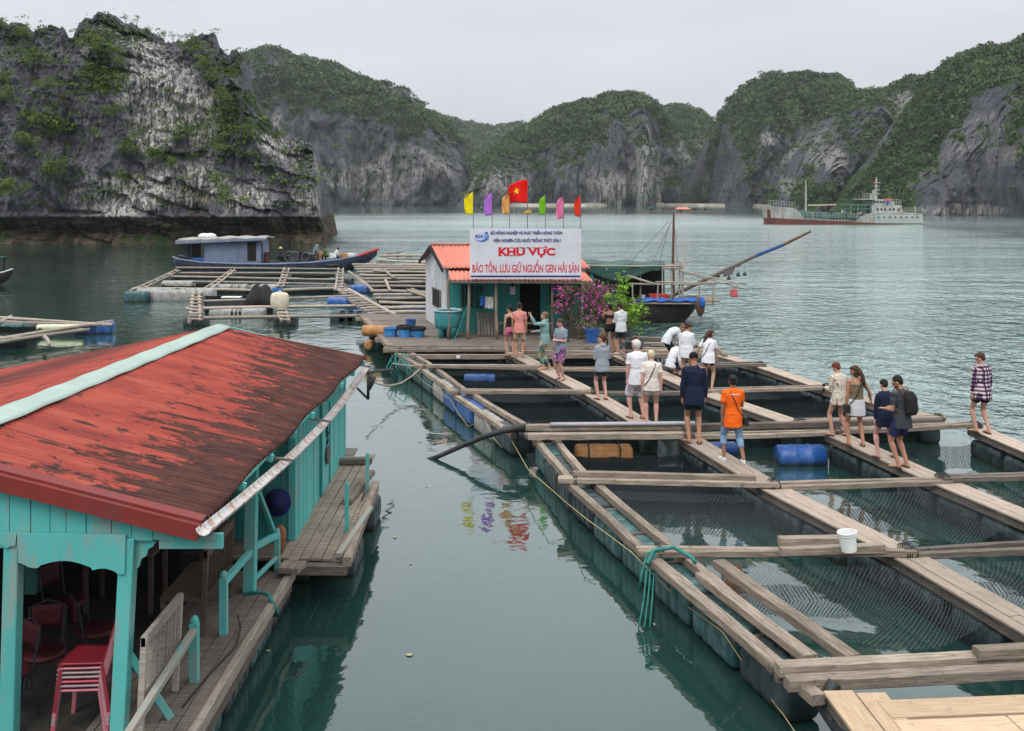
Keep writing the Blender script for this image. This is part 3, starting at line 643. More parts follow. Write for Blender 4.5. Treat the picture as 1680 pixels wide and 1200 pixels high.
# outer extra timbers of the near raft
for a, b, w_, m_ in (((1078, 925), (1345, 1150), .17, 'timber'), ((1150, 945), (1330, 1085), .17, 'timber'), ((1180, 925), (1400, 1085), .18, 'timber')):
    beam('beam', P(*a, .64), P(*b, .64), w_, .11, M[m_], near_raft, .01)
for a, b, z_, w_ in (((1275, 1098), (1720, 1078), .74, .17), ((1290, 1122), (1720, 1100), .70, .16), ((1600, 1072), (1720, 1066), .84, .14), ((1278, 888), (1400, 886), .76, .15), ((1280, 905), (1450, 900), .72, .12), ((940, 779), (1240, 786), .73, .12)):
    beam('beam', P(*a, z_), P(*b, z_), w_, .12, M['timber'], near_raft, .01)
for a, b, d_ in (((1230, 785), (1360, 716), .1), ((862, 702), (1120, 700), .1), ((1120, 702), (1545, 690), .1), ((866, 716), (1120, 714), .14)):
    if d_ == .1 and a[0] == 1230: continue
    beam('beam', P(*a, .72), P(*b, .72), .16, .13, M['timber2' if a[0] == 1120 else 'timber'], near_raft, .012)
rope('pipe', [P(903, 697, .80), P(1140, 695, .80)], .05, simple('grey_pvc', (.34, .33, .35), .4), near_raft)
# new landing of pale boards at the bottom right
lt = root('landing_stage', P(1400, 1160, 0), 'pale new board landing at the lower right corner with a black pipe fender', 'landing stage')
a0, a1 = P(1402, 1135, .72), P(1500, 1260, .72); walkway(a0, a1, .62, M['plank_new'], lt, 2)
b0, b1 = P(1448, 1163, .73), P(1760, 1150, .73); walkway(b0, b1, .34, M['plank_new'], lt, 1, False); walkway(*off(b0, b1, .38), .34, M['plank_new'], lt, 1, False)
walkway(*off(b0, b1, .76), .34, M['plank_new'], lt, 1, False)
floats_along(a0-Vector((0, 0, .1)), a1, lt, ['dark_float'], 2, .36); floats_along(b0, b1, lt, ['blue_float'], 3, .42)
rope('fender', [P(1370, 1120, .74), P(1362, 1135, .66), P(1352, 1160, .50), P(1372, 1190, .42), P(1400, 1215, .55), P(1430, 1240, .6)], .075, M['rubber'], lt, sub=5, n=12)
# loose things on and in the cages
def simple_thing(name, mb, mats, label, cat, group=None, smooth=True, M_=None, world=True, **k):
    return tag(mb.build(name, mats, None, M_, smooth=smooth, world=world, **k), label, cat, group)
def bucket(name, c, r, h, mat, label, cat='bucket', group=None, rim=None, fill=None, handle=False, tilt=0, rz=0):
    o = root(name, c, label, cat, group, rz); W_ = WM[o.name] @ Matrix.Rotation(tilt, 4, 'Y')
    n = 24; mb = MB()
    pr = [(r*.80, 0), (r*.82, .01), (r*.93, h*.8), (r*1.0, h*.83), (r*1.0, h*.86), (r*.97, h*.87), (r, h-.015), (r*1.05, h-.015), (r*1.05, h), (r*.96, h), (r*.94, h*.9), (r*.80, .03), (.01, .03)]
    mb.lathe((0, 0, 0), pr, n); mb.build('tub', mat, o, W_, smooth=False, world=False)
    if fill: MB().lathe((0, 0, 0), [(r*.92, h*.84), (r*.92, h*.86), (.01, h*.865)], n).build('contents', fill, o, W_, world=False)
    if handle: MB().tube([(r*math.cos(t), 0, h*.9-r*.8*math.sin(t)) for t in [math.pi*i/10 for i in range(11)]], .006, 5).build('handle', M['rope_grey'], o, W_, world=False)
    if rim: MB().lathe((0, 0, 0), [(r*1.02, h*.72), (r*1.10, h*.80), (r*1.13, h*.97), (r*1.02, h*1.03), (r*.9, h*1.0), (r*.9, h*.9)], n).build('cover_net', rim, o, W_, world=False)
    return o
bucket('bucket', P(1393, 904, .78), .128, .27, M['white_plastic'], 'white plastic bucket leaning on the cross beam of the near raft', handle=True, tilt=-.12)
def floating_drum(c, L_, r, ax, mat, label, cat='drum', name='drum', ribs=2):
    o = drum(name, c, L_, r, ax, mat, None, ribs); return tag(o, label, cat)
floating_drum(P(1313, 752, .1), 1.05, .29, (1, .03, 0), M['blue_float'], 'big blue drum floating in a cage left of the man with the backpack')
floating_drum(P(787, 628, .08), .95, .26, (1, -.02, 0), M['blue_float'], 'blue drum floating in the second cage from the shack deck')
o = blockfloat(P(990, 752, .12), 1.22, .55, .56, (1, .0, 0), M['orange_float'], None, 'float_block'); tag(o, 'faded orange float block strapped with two bands under the thick beam', 'float')
for x in (-.33, .33): 
    c = Vector((.61+x, 0, 0)); MB().loft([[Vector((c.x+dx, .285*sx_, .29*sz_)) for sx_, sz_ in ((1, 1), (-1, 1), (-1, -1), (1, -1))] for dx in (-.015, .015)], cap=False).build('strap', M['rope_dark'], o, WM[o.name], world=False)
floating_drum(P(1172, 742, .05), 1.0, .22, (1, .1, 0), M['blue_float'], 'dark blue drum half hidden behind the legs of the man in orange')
# black hose
simple_thing('hose', MB().tube([P(868, 700, .72), P(845, 703, .74), P(825, 707, .70), P(790, 718, .52), P(755, 733, .28), P(722, 748, .08), P(700, 756, -.05)], [.085, .085, .065, .06, .055, .05, .05], 12), M['rubber'], 'black rubber hose hanging from the raft joint into the water', 'hose')
rope_y = [P(*p) for p in ((842, 722, .45), (870, 770, .38), (905, 800, .5), (935, 826, .30), (965, 850, .5), (990, 868, .42), (1040, 905, .5), (1075, 940, .5), (1120, 985, .22), (1190, 1035, .55), (1230, 1095, .20), (1290, 1170, .12), (1330, 1230, .1))]
rope_y = [p+Vector((-.04, -.03, 0)) for p in rope_y]
simple_thing('rope', MB().tube(rope_y, .008, 6), M['rope_yellow'], 'thin yellow rope sagging along the outer side of the near raft', 'rope')
rope_z = [P(*p)+Vector((-.06, 0, 0)) for p in ((660, 590, .4), (700, 628, .3), (742, 655, .45), (757, 680, .22), (772, 700, .12), (800, 690, .5), (815, 720, .3), (828, 735, .15))]
simple_thing('rope', MB().tube(rope_z, .008, 6), M['rope_yellow'], 'yellow rope looped along the outer side of the far raft', 'rope')
mb = MB(); rnd = random.Random(3)
for k in range(3):
    c = P(1075+k*7, 905, .74); mb.tube([c, c+Vector((-.12, -.1, .02+.02*k)), c+Vector((-.22, -.2, -.25)), c+Vector((-.25+.03*k, -.22, -.45-.04*k))], .016, 6)
mb.tube([P(1062, 925, .7), P(1072, 903, .80), P(1105, 898, .80), P(1135, 915, .74), P(1142, 925, .66)], .028, 7)
for k in range(3): mb.tube([P(1062+k*6, 930, .6), P(1056+k*7, 985, .25), P(1048+k*9, 1030, .02)], .012, 5)
simple_thing('rope', mb, M['rope_green'], 'tangled green mooring rope tied at the outer corner of the near raft', 'rope')
mb = MB()
for k in range(16):
    a = P(648+rnd.uniform(-8, 26), 580+rnd.uniform(-3, 14), .6+rnd.uniform(0, .06)); mb.tube([a, a+Vector((rnd.uniform(-.2, .2), -.12, -.2)), a+Vector((rnd.uniform(-.1, .2), -.14, -.5-rnd.random()*.15))], .018, 5)
simple_thing('rope', mb, M['rope_green'], 'bunch of green ropes hanging at the far corner of the raft by the deck', 'rope')
simple_thing('rope', MB().tube([P(645, 597, .62)]+[Vector(P(692, 603, .62)).lerp(D(600, 622, 27), t)+Vector((0, 0, -.35*math.sin(t*math.pi))) for t in (0, .2, .4, .6, .8, 1)][::1], .022, 6), M['bamboo'], 'mooring line stretched from the red roof to the far raft', 'rope')
mb = MB()
for t in (0, .12, .2, .3): mb.tube([D(604+t*40, 616+t*8, 22), D(604+t*20, 645-t*40, 22)], .03, 6)
mb.tube([D(598, 612, 21.6), D(645, 606, 24)], .03, 6); mb.tube([D(604, 600, 22), D(604, 655, 22)], .035, 6); mb.tube([D(586, 637, 21.5), D(604, 655, 22)], .025, 6)
simple_thing('bracket', mb, simple('rusty_metal', (.05, .05, .05), .7), 'dark angled metal bracket sticking out behind the red roof corner', 'bracket')
# ================================================================== shack platform
def paint(name, c, wear=(.30, .27, .23), amt=.35, rough=.7, sc=1, lo=.74):
    m = NT(name, rough, .3); n = m.noise(m.pos((sc, sc, sc*.35)), 3, 7, .7); n2 = m.noise(m.pos((12*sc, 12*sc, 1.0*sc)), 1, 5, .6)
    col = m.ramp(m.noise(m.pos(), .8, 4), [(.3, tuple(x*.82 for x in c)), (.7, tuple(min(1, x*1.12) for x in c))])
    col = m.mix(m.rng(m.math('ADD', n, m.math('MULTIPLY', n2, .45)), lo, lo+.14, 0, amt), col, wear)
    n3 = m.noise(m.pos((3, 3, .4)), 1, 5, .7); col = m.mix(m.rng(n3, .55, .8, 0, .4), col, tuple(x*.45 for x in c))
    m.col(col); m.bump(n2, .3, .01); return m.m
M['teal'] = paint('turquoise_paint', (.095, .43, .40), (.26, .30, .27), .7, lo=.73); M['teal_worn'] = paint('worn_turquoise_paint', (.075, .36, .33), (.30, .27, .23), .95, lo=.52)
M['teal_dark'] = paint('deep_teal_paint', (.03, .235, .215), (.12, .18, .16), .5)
M['whitewash'] = paint('whitewashed_wall', (.56, .58, .60), (.25, .25, .25), .6)
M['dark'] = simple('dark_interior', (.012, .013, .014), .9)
M['salmon'] = paint('salmon_roof_paint', (.56, .165, .115), (.55, .30, .22), .5, .6)
M['navy'] = paint('navy_hull_paint', (.020, .026, .048), (.12, .12, .13), .5)
M['cabin'] = paint('pale_blue_cabin_paint', (.16, .20, .29), (.3, .32, .34), .35)
M['red_paint'] = paint('red_hull_paint', (.45, .04, .04), (.3, .12, .1), .4)
M['hull_black'] = paint('tarred_hull', (.016, .014, .014), (.06, .045, .035), .5)
M['rust'] = simple('rusty_iron', (.12, .06, .04), .8, .4, 8)
M['tarp_green'] = simple('green_tarpaulin', (.03, .075, .06), .6, .35, 3, bump=.02)
M['cloth_teal'] = simple('teal_cloth', (.03, .25, .30), .9)
M['cloth_blue'] = simple('blue_cloth', (.03, .12, .42), .8, .3, 8)
M['cloth_white'] = simple('pale_cloth', (.62, .62, .6), .9)
DZ = .70
plat = root('platform', (-4, 34, 0), 'board platform carrying the turquoise shack, tubs and flowering bush', 'platform')
def corr(c, n, axis_mat=None): pass
fx0, fx1 = -4.15, 5.0
mb = MB(); y = 33.6; k = 0
L0 = lambda y: fx0-.27*(y-33.6)
while y < 42.5:
    w_ = .26; seg = [L0(y), L0(y)+3.0, L0(y)+6.0, L0(y)+8.75]
    for a, b in zip(seg[:-1], seg[1:]): mb.box(((a+b)/2, y+w_/2, DZ-.02+random.uniform(-.006, .006)), (b-a-.01, w_-.02, .04))
    y += w_
mb.build('decking', M['deck'], plat, M=Matrix.Translation((0, 0, 0)), world=False)
for y_, z_ in ((33.62, .58), (33.95, .50), (36, .55), (39, .55), (42, .55)):
    beam('beam', (L0(y_)-.1, y_, z_), (L0(y_)+8.8, y_, z_), .16, .16, M['timber'], plat, .012)
for x in np.arange(-3.8, 4.6, 1.05): beam('joist', (x, 33.45, .62), (x-1.8, 40, .62), .12, .1, M['timber2'], plat)
for i, x in enumerate(np.arange(-3.4, 4.2, 1.25)):
    for y_ in (34.6, 40.5): blockfloat((x-.27*(y_-34), y_, .22), 1.1, .9, .5, (1, 0, 0), M[['dark_float', 'teal_float', 'dark_float'][i % 3]], plat)
beam('beam', P(655, 585, .56), P(1180, 584, .56), .16, .15, M['timber'], plat, .015); beam('beam', P(640, 570, .62), P(598, 524, .62), .22, .16, M['timber'], plat, .01)
tag(MB().box(P(752, 585, .66)+Vector((0, -.1, 0)), (.12, .05, .08)).build('label_plate', M['white_plastic'], plat), None)
# dark netted curtain under front beam
MB().grid(lambda u, v: Vector((-3.9+8.6*u, 33.5+.03*math.sin(u*40), .45-.45*v)), 40, 2).build('net', M['net_dense'], plat, smooth=True)

def corrugated(fn, nu, nv, amp, waves, name, mat, parent, thick=.006):
    "fn(u,v) -> surface point; ridges run along v, waves across u; amp displaces z"
    mb = MB(); n = int(waves*6)
    mb.grid(lambda u, v: fn(u, v)+Vector((0, 0, amp*math.sin(u*waves*2*math.pi))), n, nv)
    return mb.build(name, mat, parent, smooth=True, solid=thick)
sh = root('shack', (0, 37, DZ), 'turquoise and white shack under salmon roofing, standing on the far platform', 'house')
A = Vector((-2.42, 37, DZ)); Bv = Vector((-3.5, 40.8, DZ)); W_ = Vector((5.05, 0, 0)); zf, zr_ = 3.15, 3.78
A2, B2 = A+W_, Bv+W_
mid = (A+Bv)/2
def up(p, z): return Vector((p.x, p.y, z))
nrm = Vector((-.96, -.27, 0))
MB().prism([A, Bv, up(Bv, zf), up(mid, zr_), up(A, zf)], -nrm*.08).build('side_wall', M['whitewash'], sh)
MB().prism([A2, B2, up(B2, zf), up(mid+W_, zr_), up(A2, zf)], nrm*.08).build('side_wall', M['whitewash'], sh)
mb = MB(); n = 26
for i in range(n):
    x0 = A.x+.1+(W_.x-.2)*i/n; x1 = A.x+.1+(W_.x-.2)*(i+1)/n
    if 2.75/5.05 < (i+.5)/n < 3.5/5.05 and True: continue
    mb.box(((x0+x1)/2, 37+random.uniform(0, .008), (DZ+3.1)/2), (x1-x0-.008, .04, 3.1-DZ))
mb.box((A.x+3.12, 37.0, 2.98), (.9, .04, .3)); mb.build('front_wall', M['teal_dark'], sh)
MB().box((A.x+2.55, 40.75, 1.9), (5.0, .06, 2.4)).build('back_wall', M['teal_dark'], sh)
MB().box((A.x+3.12, 37.3, 1.75), (1.0, .04, 2.1)).build('door', M['dark'], sh)
for x_, w__, z_ in ((A.x+.75, .42, 2.05), (A.x+1.2, .3, 2.0), (A.x+4.2, .8, 2.15)):
    f = MB().box((x_, 36.955, z_), (w__+.12, .05, .95)).build('window', M['teal_dark'], sh)
    MB().box((x_, 36.92, z_), (w__, .03, .83)).build('pane', M['dark'], f)
    mbx = MB(); [mbx.box((x_-w__/2+w__*(j+.5)/4, 36.895, z_), (.02, .02, .83)) for j in range(4)]; mbx.build('bars', M['teal_dark'], f)
f = MB().prism([A.lerp(Bv, .22)+Vector((0, 0, .75)), A.lerp(Bv, .62)+Vector((0, 0, .75)), A.lerp(Bv, .62)+Vector((0, 0, 1.45)), A.lerp(Bv, .22)+Vector((0, 0, 1.45))], nrm*.04).build('window', M['timber2'], sh)
MB().prism([A.lerp(Bv, .27)+Vector((0, 0, .8))+nrm*.04, A.lerp(Bv, .57)+Vector((0, 0, .8))+nrm*.04, A.lerp(Bv, .57)+Vector((0, 0, 1.4))+nrm*.04, A.lerp(Bv, .27)+Vector((0, 0, 1.4))+nrm*.04], nrm*.012).build('pane', M['dark'], f)
ov = Vector((-.18, 0, 0)); e0 = up(A, zf-.06)+ov+Vector((.10, -.40, 0)); r0 = up(mid, zr_+.05)+ov; b0_ = up(Bv, zf-.06)+ov+Vector((-.1, .4, 0)); WW = W_+Vector((.3, 0, 0))
corrugated(lambda u, v: r0.lerp(e0, v)+WW*u, 0, 6, .022, 34, 'roof', M['salmon'], sh)
corrugated(lambda u, v: r0.lerp(b0_, v)+WW*u, 0, 6, .022, 34, 'roof', M['salmon'], sh)
MB().bar(r0+Vector((-.03, 0, -.1)), e0+Vector((-.03, 0, -.1)), .05, .13).build('bargeboard', M['dark'], sh)
MB().bar(r0+Vector((-.03, 0, -.1)), b0_+Vector((-.03, 0, -.1)), .05, .13).build('bargeboard', M['dark'], sh)
MB().bar(r0+Vector((0, 0, .03)), r0+WW+Vector((0, 0, .03)), .22, .03).build('ridge_cap', M['salmon'], sh)
h0 = Vector((-2.35, 36.98, 3.02)); h1 = Vector((-2.15, 34.85, 2.80)); aw = Vector((4.95, 0, -.03))
corrugated(lambda u, v: h0.lerp(h1, v)+aw*u, 0, 5, .02, 33, 'awning', M['salmon'], sh)
MB().bar(h1+Vector((0, 0, -.06)), h1+aw+Vector((0, 0, -.06)), .06, .08).build('awning_beam', M['timber2'], sh)
for x, t in ((768, .06), (815, -.04), (906, 0), (736, 0)):
    b = P(x, 556, DZ); b.y = 35.2; b.x = (x-CX)/F*35.2; pole('post', b, b+Vector((t*.6, -.1, 2.1)), .055, M['timber' if x != 906 else 'timber2'], sh, .05)
# gathered strings on the white wall
MB().tube([A.lerp(Bv, .35)+nrm*.06+Vector((0, 0, 1.9+.28*math.sin(t))) + (Bv-A)*(.12*math.cos(t)) for t in np.linspace(0, 6.3, 24)], .008, 5).build('hoop', M['rope_grey'], sh)
# sign board
SY = 34.78
sg = root('sign_board', D(862, 457, SY), 'large white sign board with blue and red lettering above the shack porch', 'sign')
sx0, sx1, sz0, sz1 = D(771, 0, SY).x, D(953.5, 0, SY).x, D(0, 458, SY).z, D(0, 376, SY).z
mw = simple('sign_white', (.60, .61, .66), .5, .09, 1.4); MB().box(((sx0+sx1)/2, SY, (sz0+sz1)/2), (sx1-sx0, .05, sz1-sz0)).build('panel', mw, sg, bevel=.004)
mr_ = simple('sign_red', (.55, .012, .02), .5, .05); mbl = simple('sign_blue', (.012, .022, .16), .5, .05); mlb = simple('logo_blue', (.03, .16, .50), .5, .05)
MB().box(((sx0+sx1)/2, SY-.03, D(0, 453.5, SY).z), (sx1-sx0-.06, .012, .055)).build('stripe', mbl, sg)
for x in np.linspace(sx0+.2, sx1-.2, 5): MB().bar((x, SY+.05, sz0-.1), (x, SY+.05, sz1-.02), .04, .04).build('support', M['timber2'], sg)
def lettering(txt, px0, px1, py0, py1, mat, parent, bold=0, shear=0, capfrac=1):
    c = bpy.data.curves.new('lettering', 'FONT'); c.body = txt; c.size = 1; c.offset = bold; c.shear = shear; c.extrude = .004; c.resolution_u = 3
    t = bpy.data.objects.new('tmp', c); COL.objects.link(t); bpy.context.view_layer.update()
    me = bpy.data.meshes.new_from_object(t.evaluated_get(bpy.context.evaluated_depsgraph_get())); bpy.data.objects.remove(t, do_unlink=True)
    co = np.zeros(len(me.vertices)*3, dtype=np.float32); me.vertices.foreach_get('co', co); co = co.reshape(-1, 3)
    x0, x1 = D(px0, 0, SY).x, D(px1, 0, SY).x; z0, z1 = D(0, py1, SY).z, D(0, py0, SY).z
    capm, basem = .70+bold, -bold      # cap height of the built-in face
    X_ = (co[:, 0]-co[:, 0].min())/(co[:, 0].max()-co[:, 0].min())*(x1-x0)+x0; Z_ = (co[:, 1]-basem)/(capm-basem)*(z1-z0)+z0; Y_ = SY-.030-co[:, 2]
    o_ = WM[parent.name].translation; me.vertices.foreach_set('co', np.stack([X_-o_.x, Y_-o_.y, Z_-o_.z], 1).astype(np.float32).ravel()); me.update()
    me.materials.clear(); me.materials.append(mat); ob = bpy.data.objects.new('lettering', me); return reg(ob, WM[parent.name].copy(), parent)
lettering('BỘ NÔNG NGHIỆP VÀ PHÁT TRIỂN NÔNG THÔN', 805, 922.5, 380.0, 385.2, mbl, sg, .035)
lettering('VIỆN NGHIÊN CỨU NUÔI TRỒNG THỦY SẢN I', 809, 920, 392.2, 397.6, mbl, sg, .035)
def serif(parent):
    "fat slab letters: built-in face thickened, with slab serifs added"
    lettering('KHU VỰC', 818, 911, 406.5, 419.5, mr_, parent, .045)
    mb = MB()
    for px, wd in ((820.5, 7), (831, 6.5), (839, 6.5), (849, 6.5), (856, 6.5), (866, 5.5)):
        for py in (406.6, 419.4 if px < 852 else 406.6): mb.box((D(px, 0, SY).x, SY-.034, D(0, py, SY).z), (wd/F*SY, .006, .022))
    for px in (876.5, 884.5, 890): mb.box((D(px, 0, SY).x, SY-.034, D(0, 406.6, SY).z), (5/F*SY, .006, .022))
    mb.build('serifs', mr_, parent)
serif(sg)
lettering('BẢO TỒN, LƯU GIỮ NGUỒN GEN HẢI SẢN', 775, 949.5, 434, 447.2, mr_, sg, .014)
lc_ = D(789.5, 388, SY); mb = MB()
mb.prism([Vector((lc_.x+.24*math.cos(t), SY-.032, lc_.z+.155*math.sin(t))) for t in np.linspace(0, 6.2, 30)], (0, .006, 0)); mb.build('logo_oval', simple('logo_pale', (.50, .58, .75), .5, .03), sg)
for (r0_, r1_, t0, t1) in ((.25, .03, -2.6, 1.1), (.20, .022, -1.7, .9)):
    MB().tube([(lc_.x+r0_*math.cos(t), SY-.036, lc_.z+r0_*.66*math.sin(t)) for t in np.linspace(t0, t1, 16)], [.004+.018*math.sin(math.pi*i/15) for i in range(16)], 6).build('logo_swoosh', mlb, sg)
MB().prism([Vector((lc_.x+a, SY-.04, lc_.z+b)) for a, b in ((.10, .13), (.22, .15), (.26, .02), (.22, .06), (.17, .10))], (0, .006, 0)).build('logo_swoosh', mbl, sg)
lettering('RIA1', 779, 797, 385, 391, mbl, sg, .03, .25)
# flags
def cloth_mat(name, c):
    m = NT(name, .75, .15); n = m.noise(m.co(), 3, 3); m.col(m.ramp(n, [(.3, tuple(x*.85 for x in c)), (.7, c)])); m.b.inputs['Subsurface Weight'].default_value = .0; return m.m
pol = simple('flag_pole_metal', (.12, .12, .12), .5)
def feather(px, y0, y1, wpx, c, nm, lean):
    b = D(px, 377, SY+.03); o = root('flag', b, nm+' feather flag on a thin pole above the sign board', 'flag', 'feather flags along the top of the sign board')
    top = D(px, y0, SY+.03); bot = D(px, y1, SY+.03); wd = wpx/F*SY
    MB().tube([b-Vector((0, 0, .1)), bot, top, top+Vector((-.05, 0, .03))], [.014, .012, .008, .005], 6).build('pole', pol, o)
    def fn(u, v):
        p = top.lerp(bot, v); e = (1-(1-min(1, v*2.6))**2.2)*(1-.25*max(0, v-.75)*2)+.06
        return p+Vector((-wd*u*e, .10*math.sin(u*5+v*4+px)*u, -.12*u*wd*(1-v)+lean*u*v*.08))
    MB().grid(fn, 10, 16).build('cloth', cloth_mat(nm+'_flag_cloth', c), o, smooth=True, solid=.004)
for a in ((776.5, 314, 353, 14, (.80, .66, .01), 'yellow', .5), (807.5, 315, 353, 12, (.42, .16, .62), 'purple', -.4), (836, 316, 352, 12, (.80, .40, .12), 'orange', .2), (895, 320, 353, 10, (.17, .48, .02), 'green', .3),
          (924.5, 321, 358, 11, (.80, .20, .38), 'pink', -.6), (952.5, 321, 357, 10, (.72, .045, .02), 'red', .8)): feather(*a)
b = D(865, 377, SY+.03); o = root('flag', b, 'big red national flag with a yellow star, centre of the row above the sign', 'flag')
MB().tube([b-Vector((0, 0, .1)), D(866, 294, SY+.03)], [.018, .012], 6).build('pole', pol, o)
tp, bt = D(866, 295, SY+.03), D(865.5, 334, SY+.03)
def ff(u, v):
    p = tp.lerp(bt, v); return p+Vector((-.72*u+.10*max(0, .6-v)*u*u, .13*math.sin(u*6.5+v*2), -.02*u-.30*u*u*(1-v)*.7+.06*math.sin(u*3)*v))
fl_ = MB().grid(ff, 24, 16).build('cloth', cloth_mat('red_flag_cloth', (.78, .012, .008)), o, smooth=True, solid=.004)
mb = MB(); c_ = (.55, .47); st = []
for k in range(10):
    rr_ = .30 if k % 2 == 0 else .125; t = math.pi/2+k*math.pi/5; st.append((c_[0]+rr_*math.cos(t)*.60, c_[1]-rr_*math.sin(t)*.62))
for s_ in (-.012, .012):
    vs = [ff(u, v)+Vector((0, s_, 0)) for u, v in st]+[ff(*c_)+Vector((0, s_, 0))]; mb.add(vs, [(i, (i+1) % 10, 10) for i in range(10)])
mb.build('star', simple('star_yellow', (.85, .66, .02), .6, .03), o)
o = simple_thing('pennant', MB().grid(lambda u, v: D(872-12*u, 346+5*v, SY-.03)+Vector((0, .02*math.sin(u*9), .02*math.sin(u*5))), 8, 4), cloth_mat('gold_cloth', (.62, .36, .05)), 'small gold pennant tied low on the pole of the national flag', 'pennant', solid=.004)
# deck items
def lathe_tub():
    c = P(735, 556, DZ); c.y = 35.6; c.x = D(735, 0, 35.6).x
    o = root('tank', c, 'large round turquoise fish tank on moulded legs beside the shack corner', 'tank')
    m = plastic('turquoise_tank', (.025, .20, .21), (.2, .35, .35), .35)
    MB().lathe(c, [(.34, .32), (.44, .36), (.475, .5), (.49, .9), (.475, .93), (.48, .95), (.44, .95), (.43, .5), (.3, .42), (.01, .42)], 30).build('tub', m, o, smooth=True)
    MB().lathe(c, [(.47, .93), (.53, .95), (.53, .99), (.50, 1.0), (.45, .97), (.44, .93)], 30).build('rim', simple('tank_rim', (.30, .45, .50), .4), o, smooth=True)
    for k in range(4):
        t = k*math.pi/2+.6; b = c+Vector((.26*math.cos(t), .26*math.sin(t), 0)); MB().tube([b, b+Vector((0, 0, .2)), b+Vector((.05*math.cos(t), .05*math.sin(t), .4))], [.10, .10, .16], 10).build('leg', m, o, smooth=True)
lathe_tub()
net_black = simple('black_netting', (.02, .02, .022), .9, .4, 14, bump=.02)
for (x, y, r, h, lab) in ((664, 553, .27, .40, 'light blue tub with dark netting on top, left of the other netted tub'), (686, 553, .26, .34, 'light blue tub capped with a thick black net, right of its neighbour')):
    c = P(x, y, DZ); bucket('tub', c, r, h, M['blue_tub'], lab, 'tub', 'blue tubs on the platform corner', rim=net_black, fill=net_black)
bucket('tub', P(641, 552, DZ), .27, .30, M['blue_tub'], 'low blue tub at the very corner of the platform', 'tub', 'blue tubs on the platform corner')
bucket('barrel', P(674, 543, DZ), .2, .42, M['blue_float'], 'dark blue barrel standing behind the two netted tubs', 'barrel', fill=M['dark'])
floating_drum(P(617, 543, .8), 1.0, .2, (1, -.05, 0), M['orange_float'], 'orange drum lying behind the blue tubs at the platform corner', 'drum')
floating_drum(P(606, 566, .25), .5, .16, (.1, 1, 0), M['orange_float'], 'rusty orange float under the platform corner', 'float')
o = simple_thing('rope', MB().tube([D(767, 500, 35.1), D(745, 560, 34.2), D(735, 580, 33.8)], .014, 6), M['rope_green'], 'green guy rope slanting from the porch post to the platform edge', 'rope')
# laundry, slatted panel, bench, lantern
o = root('clothes_hanger', D(797, 482, 35.4), 'hanger with small blue and white clothes hanging in the porch', 'laundry')
MB().tube([D(783, 487, 35.4), D(797, 480, 35.4), D(811, 487, 35.4), D(783, 487, 35.4)], .012, 5).build('frame', M['rope_green'], o)
MB().tube([D(797, 480, 35.4), D(797, 462, 35.3)], .006, 5).build('hook', pol, o)
for x, w_, h_, m_ in ((792, 8, 15, 'cloth_blue'), (799, 7, 19, 'cloth_white'), (805, 8, 20, 'cloth_white')):
    MB().grid(lambda u, v: D(x-w_/2+w_*u, 487+h_*v, 35.4)+Vector((0, .04*math.sin(u*9+v*3), 0)), 10, 10).build('cloth', M[m_], o, smooth=True, solid=.01)
o = root('slatted_panel', P(798, 553, DZ), 'brown slatted wooden panel leaning in the porch below the laundry', 'panel')
for i in range(6): MB().bar(D(786+i*5.5, 551, 35.8), D(784+i*5, 513, 36.2), .09, .025, up=Vector((0, 1, 0))).build('slat', M['timber2'], o)
for t in (.2, .8): MB().bar(D(784, 513+38*t, 36.25), D(814, 513+38*t, 36.25), .03, .06).build('rail', M['timber2'], o)
def bench(c, w_, lab):
    o = root('bench', c, lab, 'bench'); c = Vector(c)
    MB().box(c+Vector((0, 0, .42)), (w_, .32, .04)).build('seat', M['timber'], o, bevel=.005)
    for a in (-1, 1):
        for b in (-1, 1): MB().bar(c+Vector((a*(w_/2-.05), b*.12, 0)), c+Vector((a*(w_/2-.08), b*.11, .40)), .045, .045).build('leg', M['timber2'], o)
    MB().bar(c+Vector((-w_/2+.06, 0, .16)), c+Vector((w_/2-.06, 0, .16)), .03, .05).build('stretcher', M['timber2'], o)
c = P(885, 552, DZ); bench((c.x, 36.3, DZ), 1.1, 'low wooden bench in the porch behind the woman raising her phone')
c = P(855, 552, DZ); bench((c.x-.5, 36.4, DZ), .7, 'short wooden bench in the shade behind the pink shirt')
o = root('lantern', D(841, 482, 36.9), 'small white lantern box on the shack front above the doorway', 'lantern')
MB().box(D(841, 477, 36.85), (.2, .12, .3)).build('body', simple('lantern_white', (.6, .62, .62), .4), o, bevel=.02); MB().box(D(841, 468, 36.85), (.1, .08, .12)).build('bracket', M['dark'], o)
o = tag(MB().box(D(911, 472, 36), (.16, .06, .55)).build('towel', M['cloth_blue'], bevel=.01), 'blue towel hanging at the right corner of the porch', 'towel')
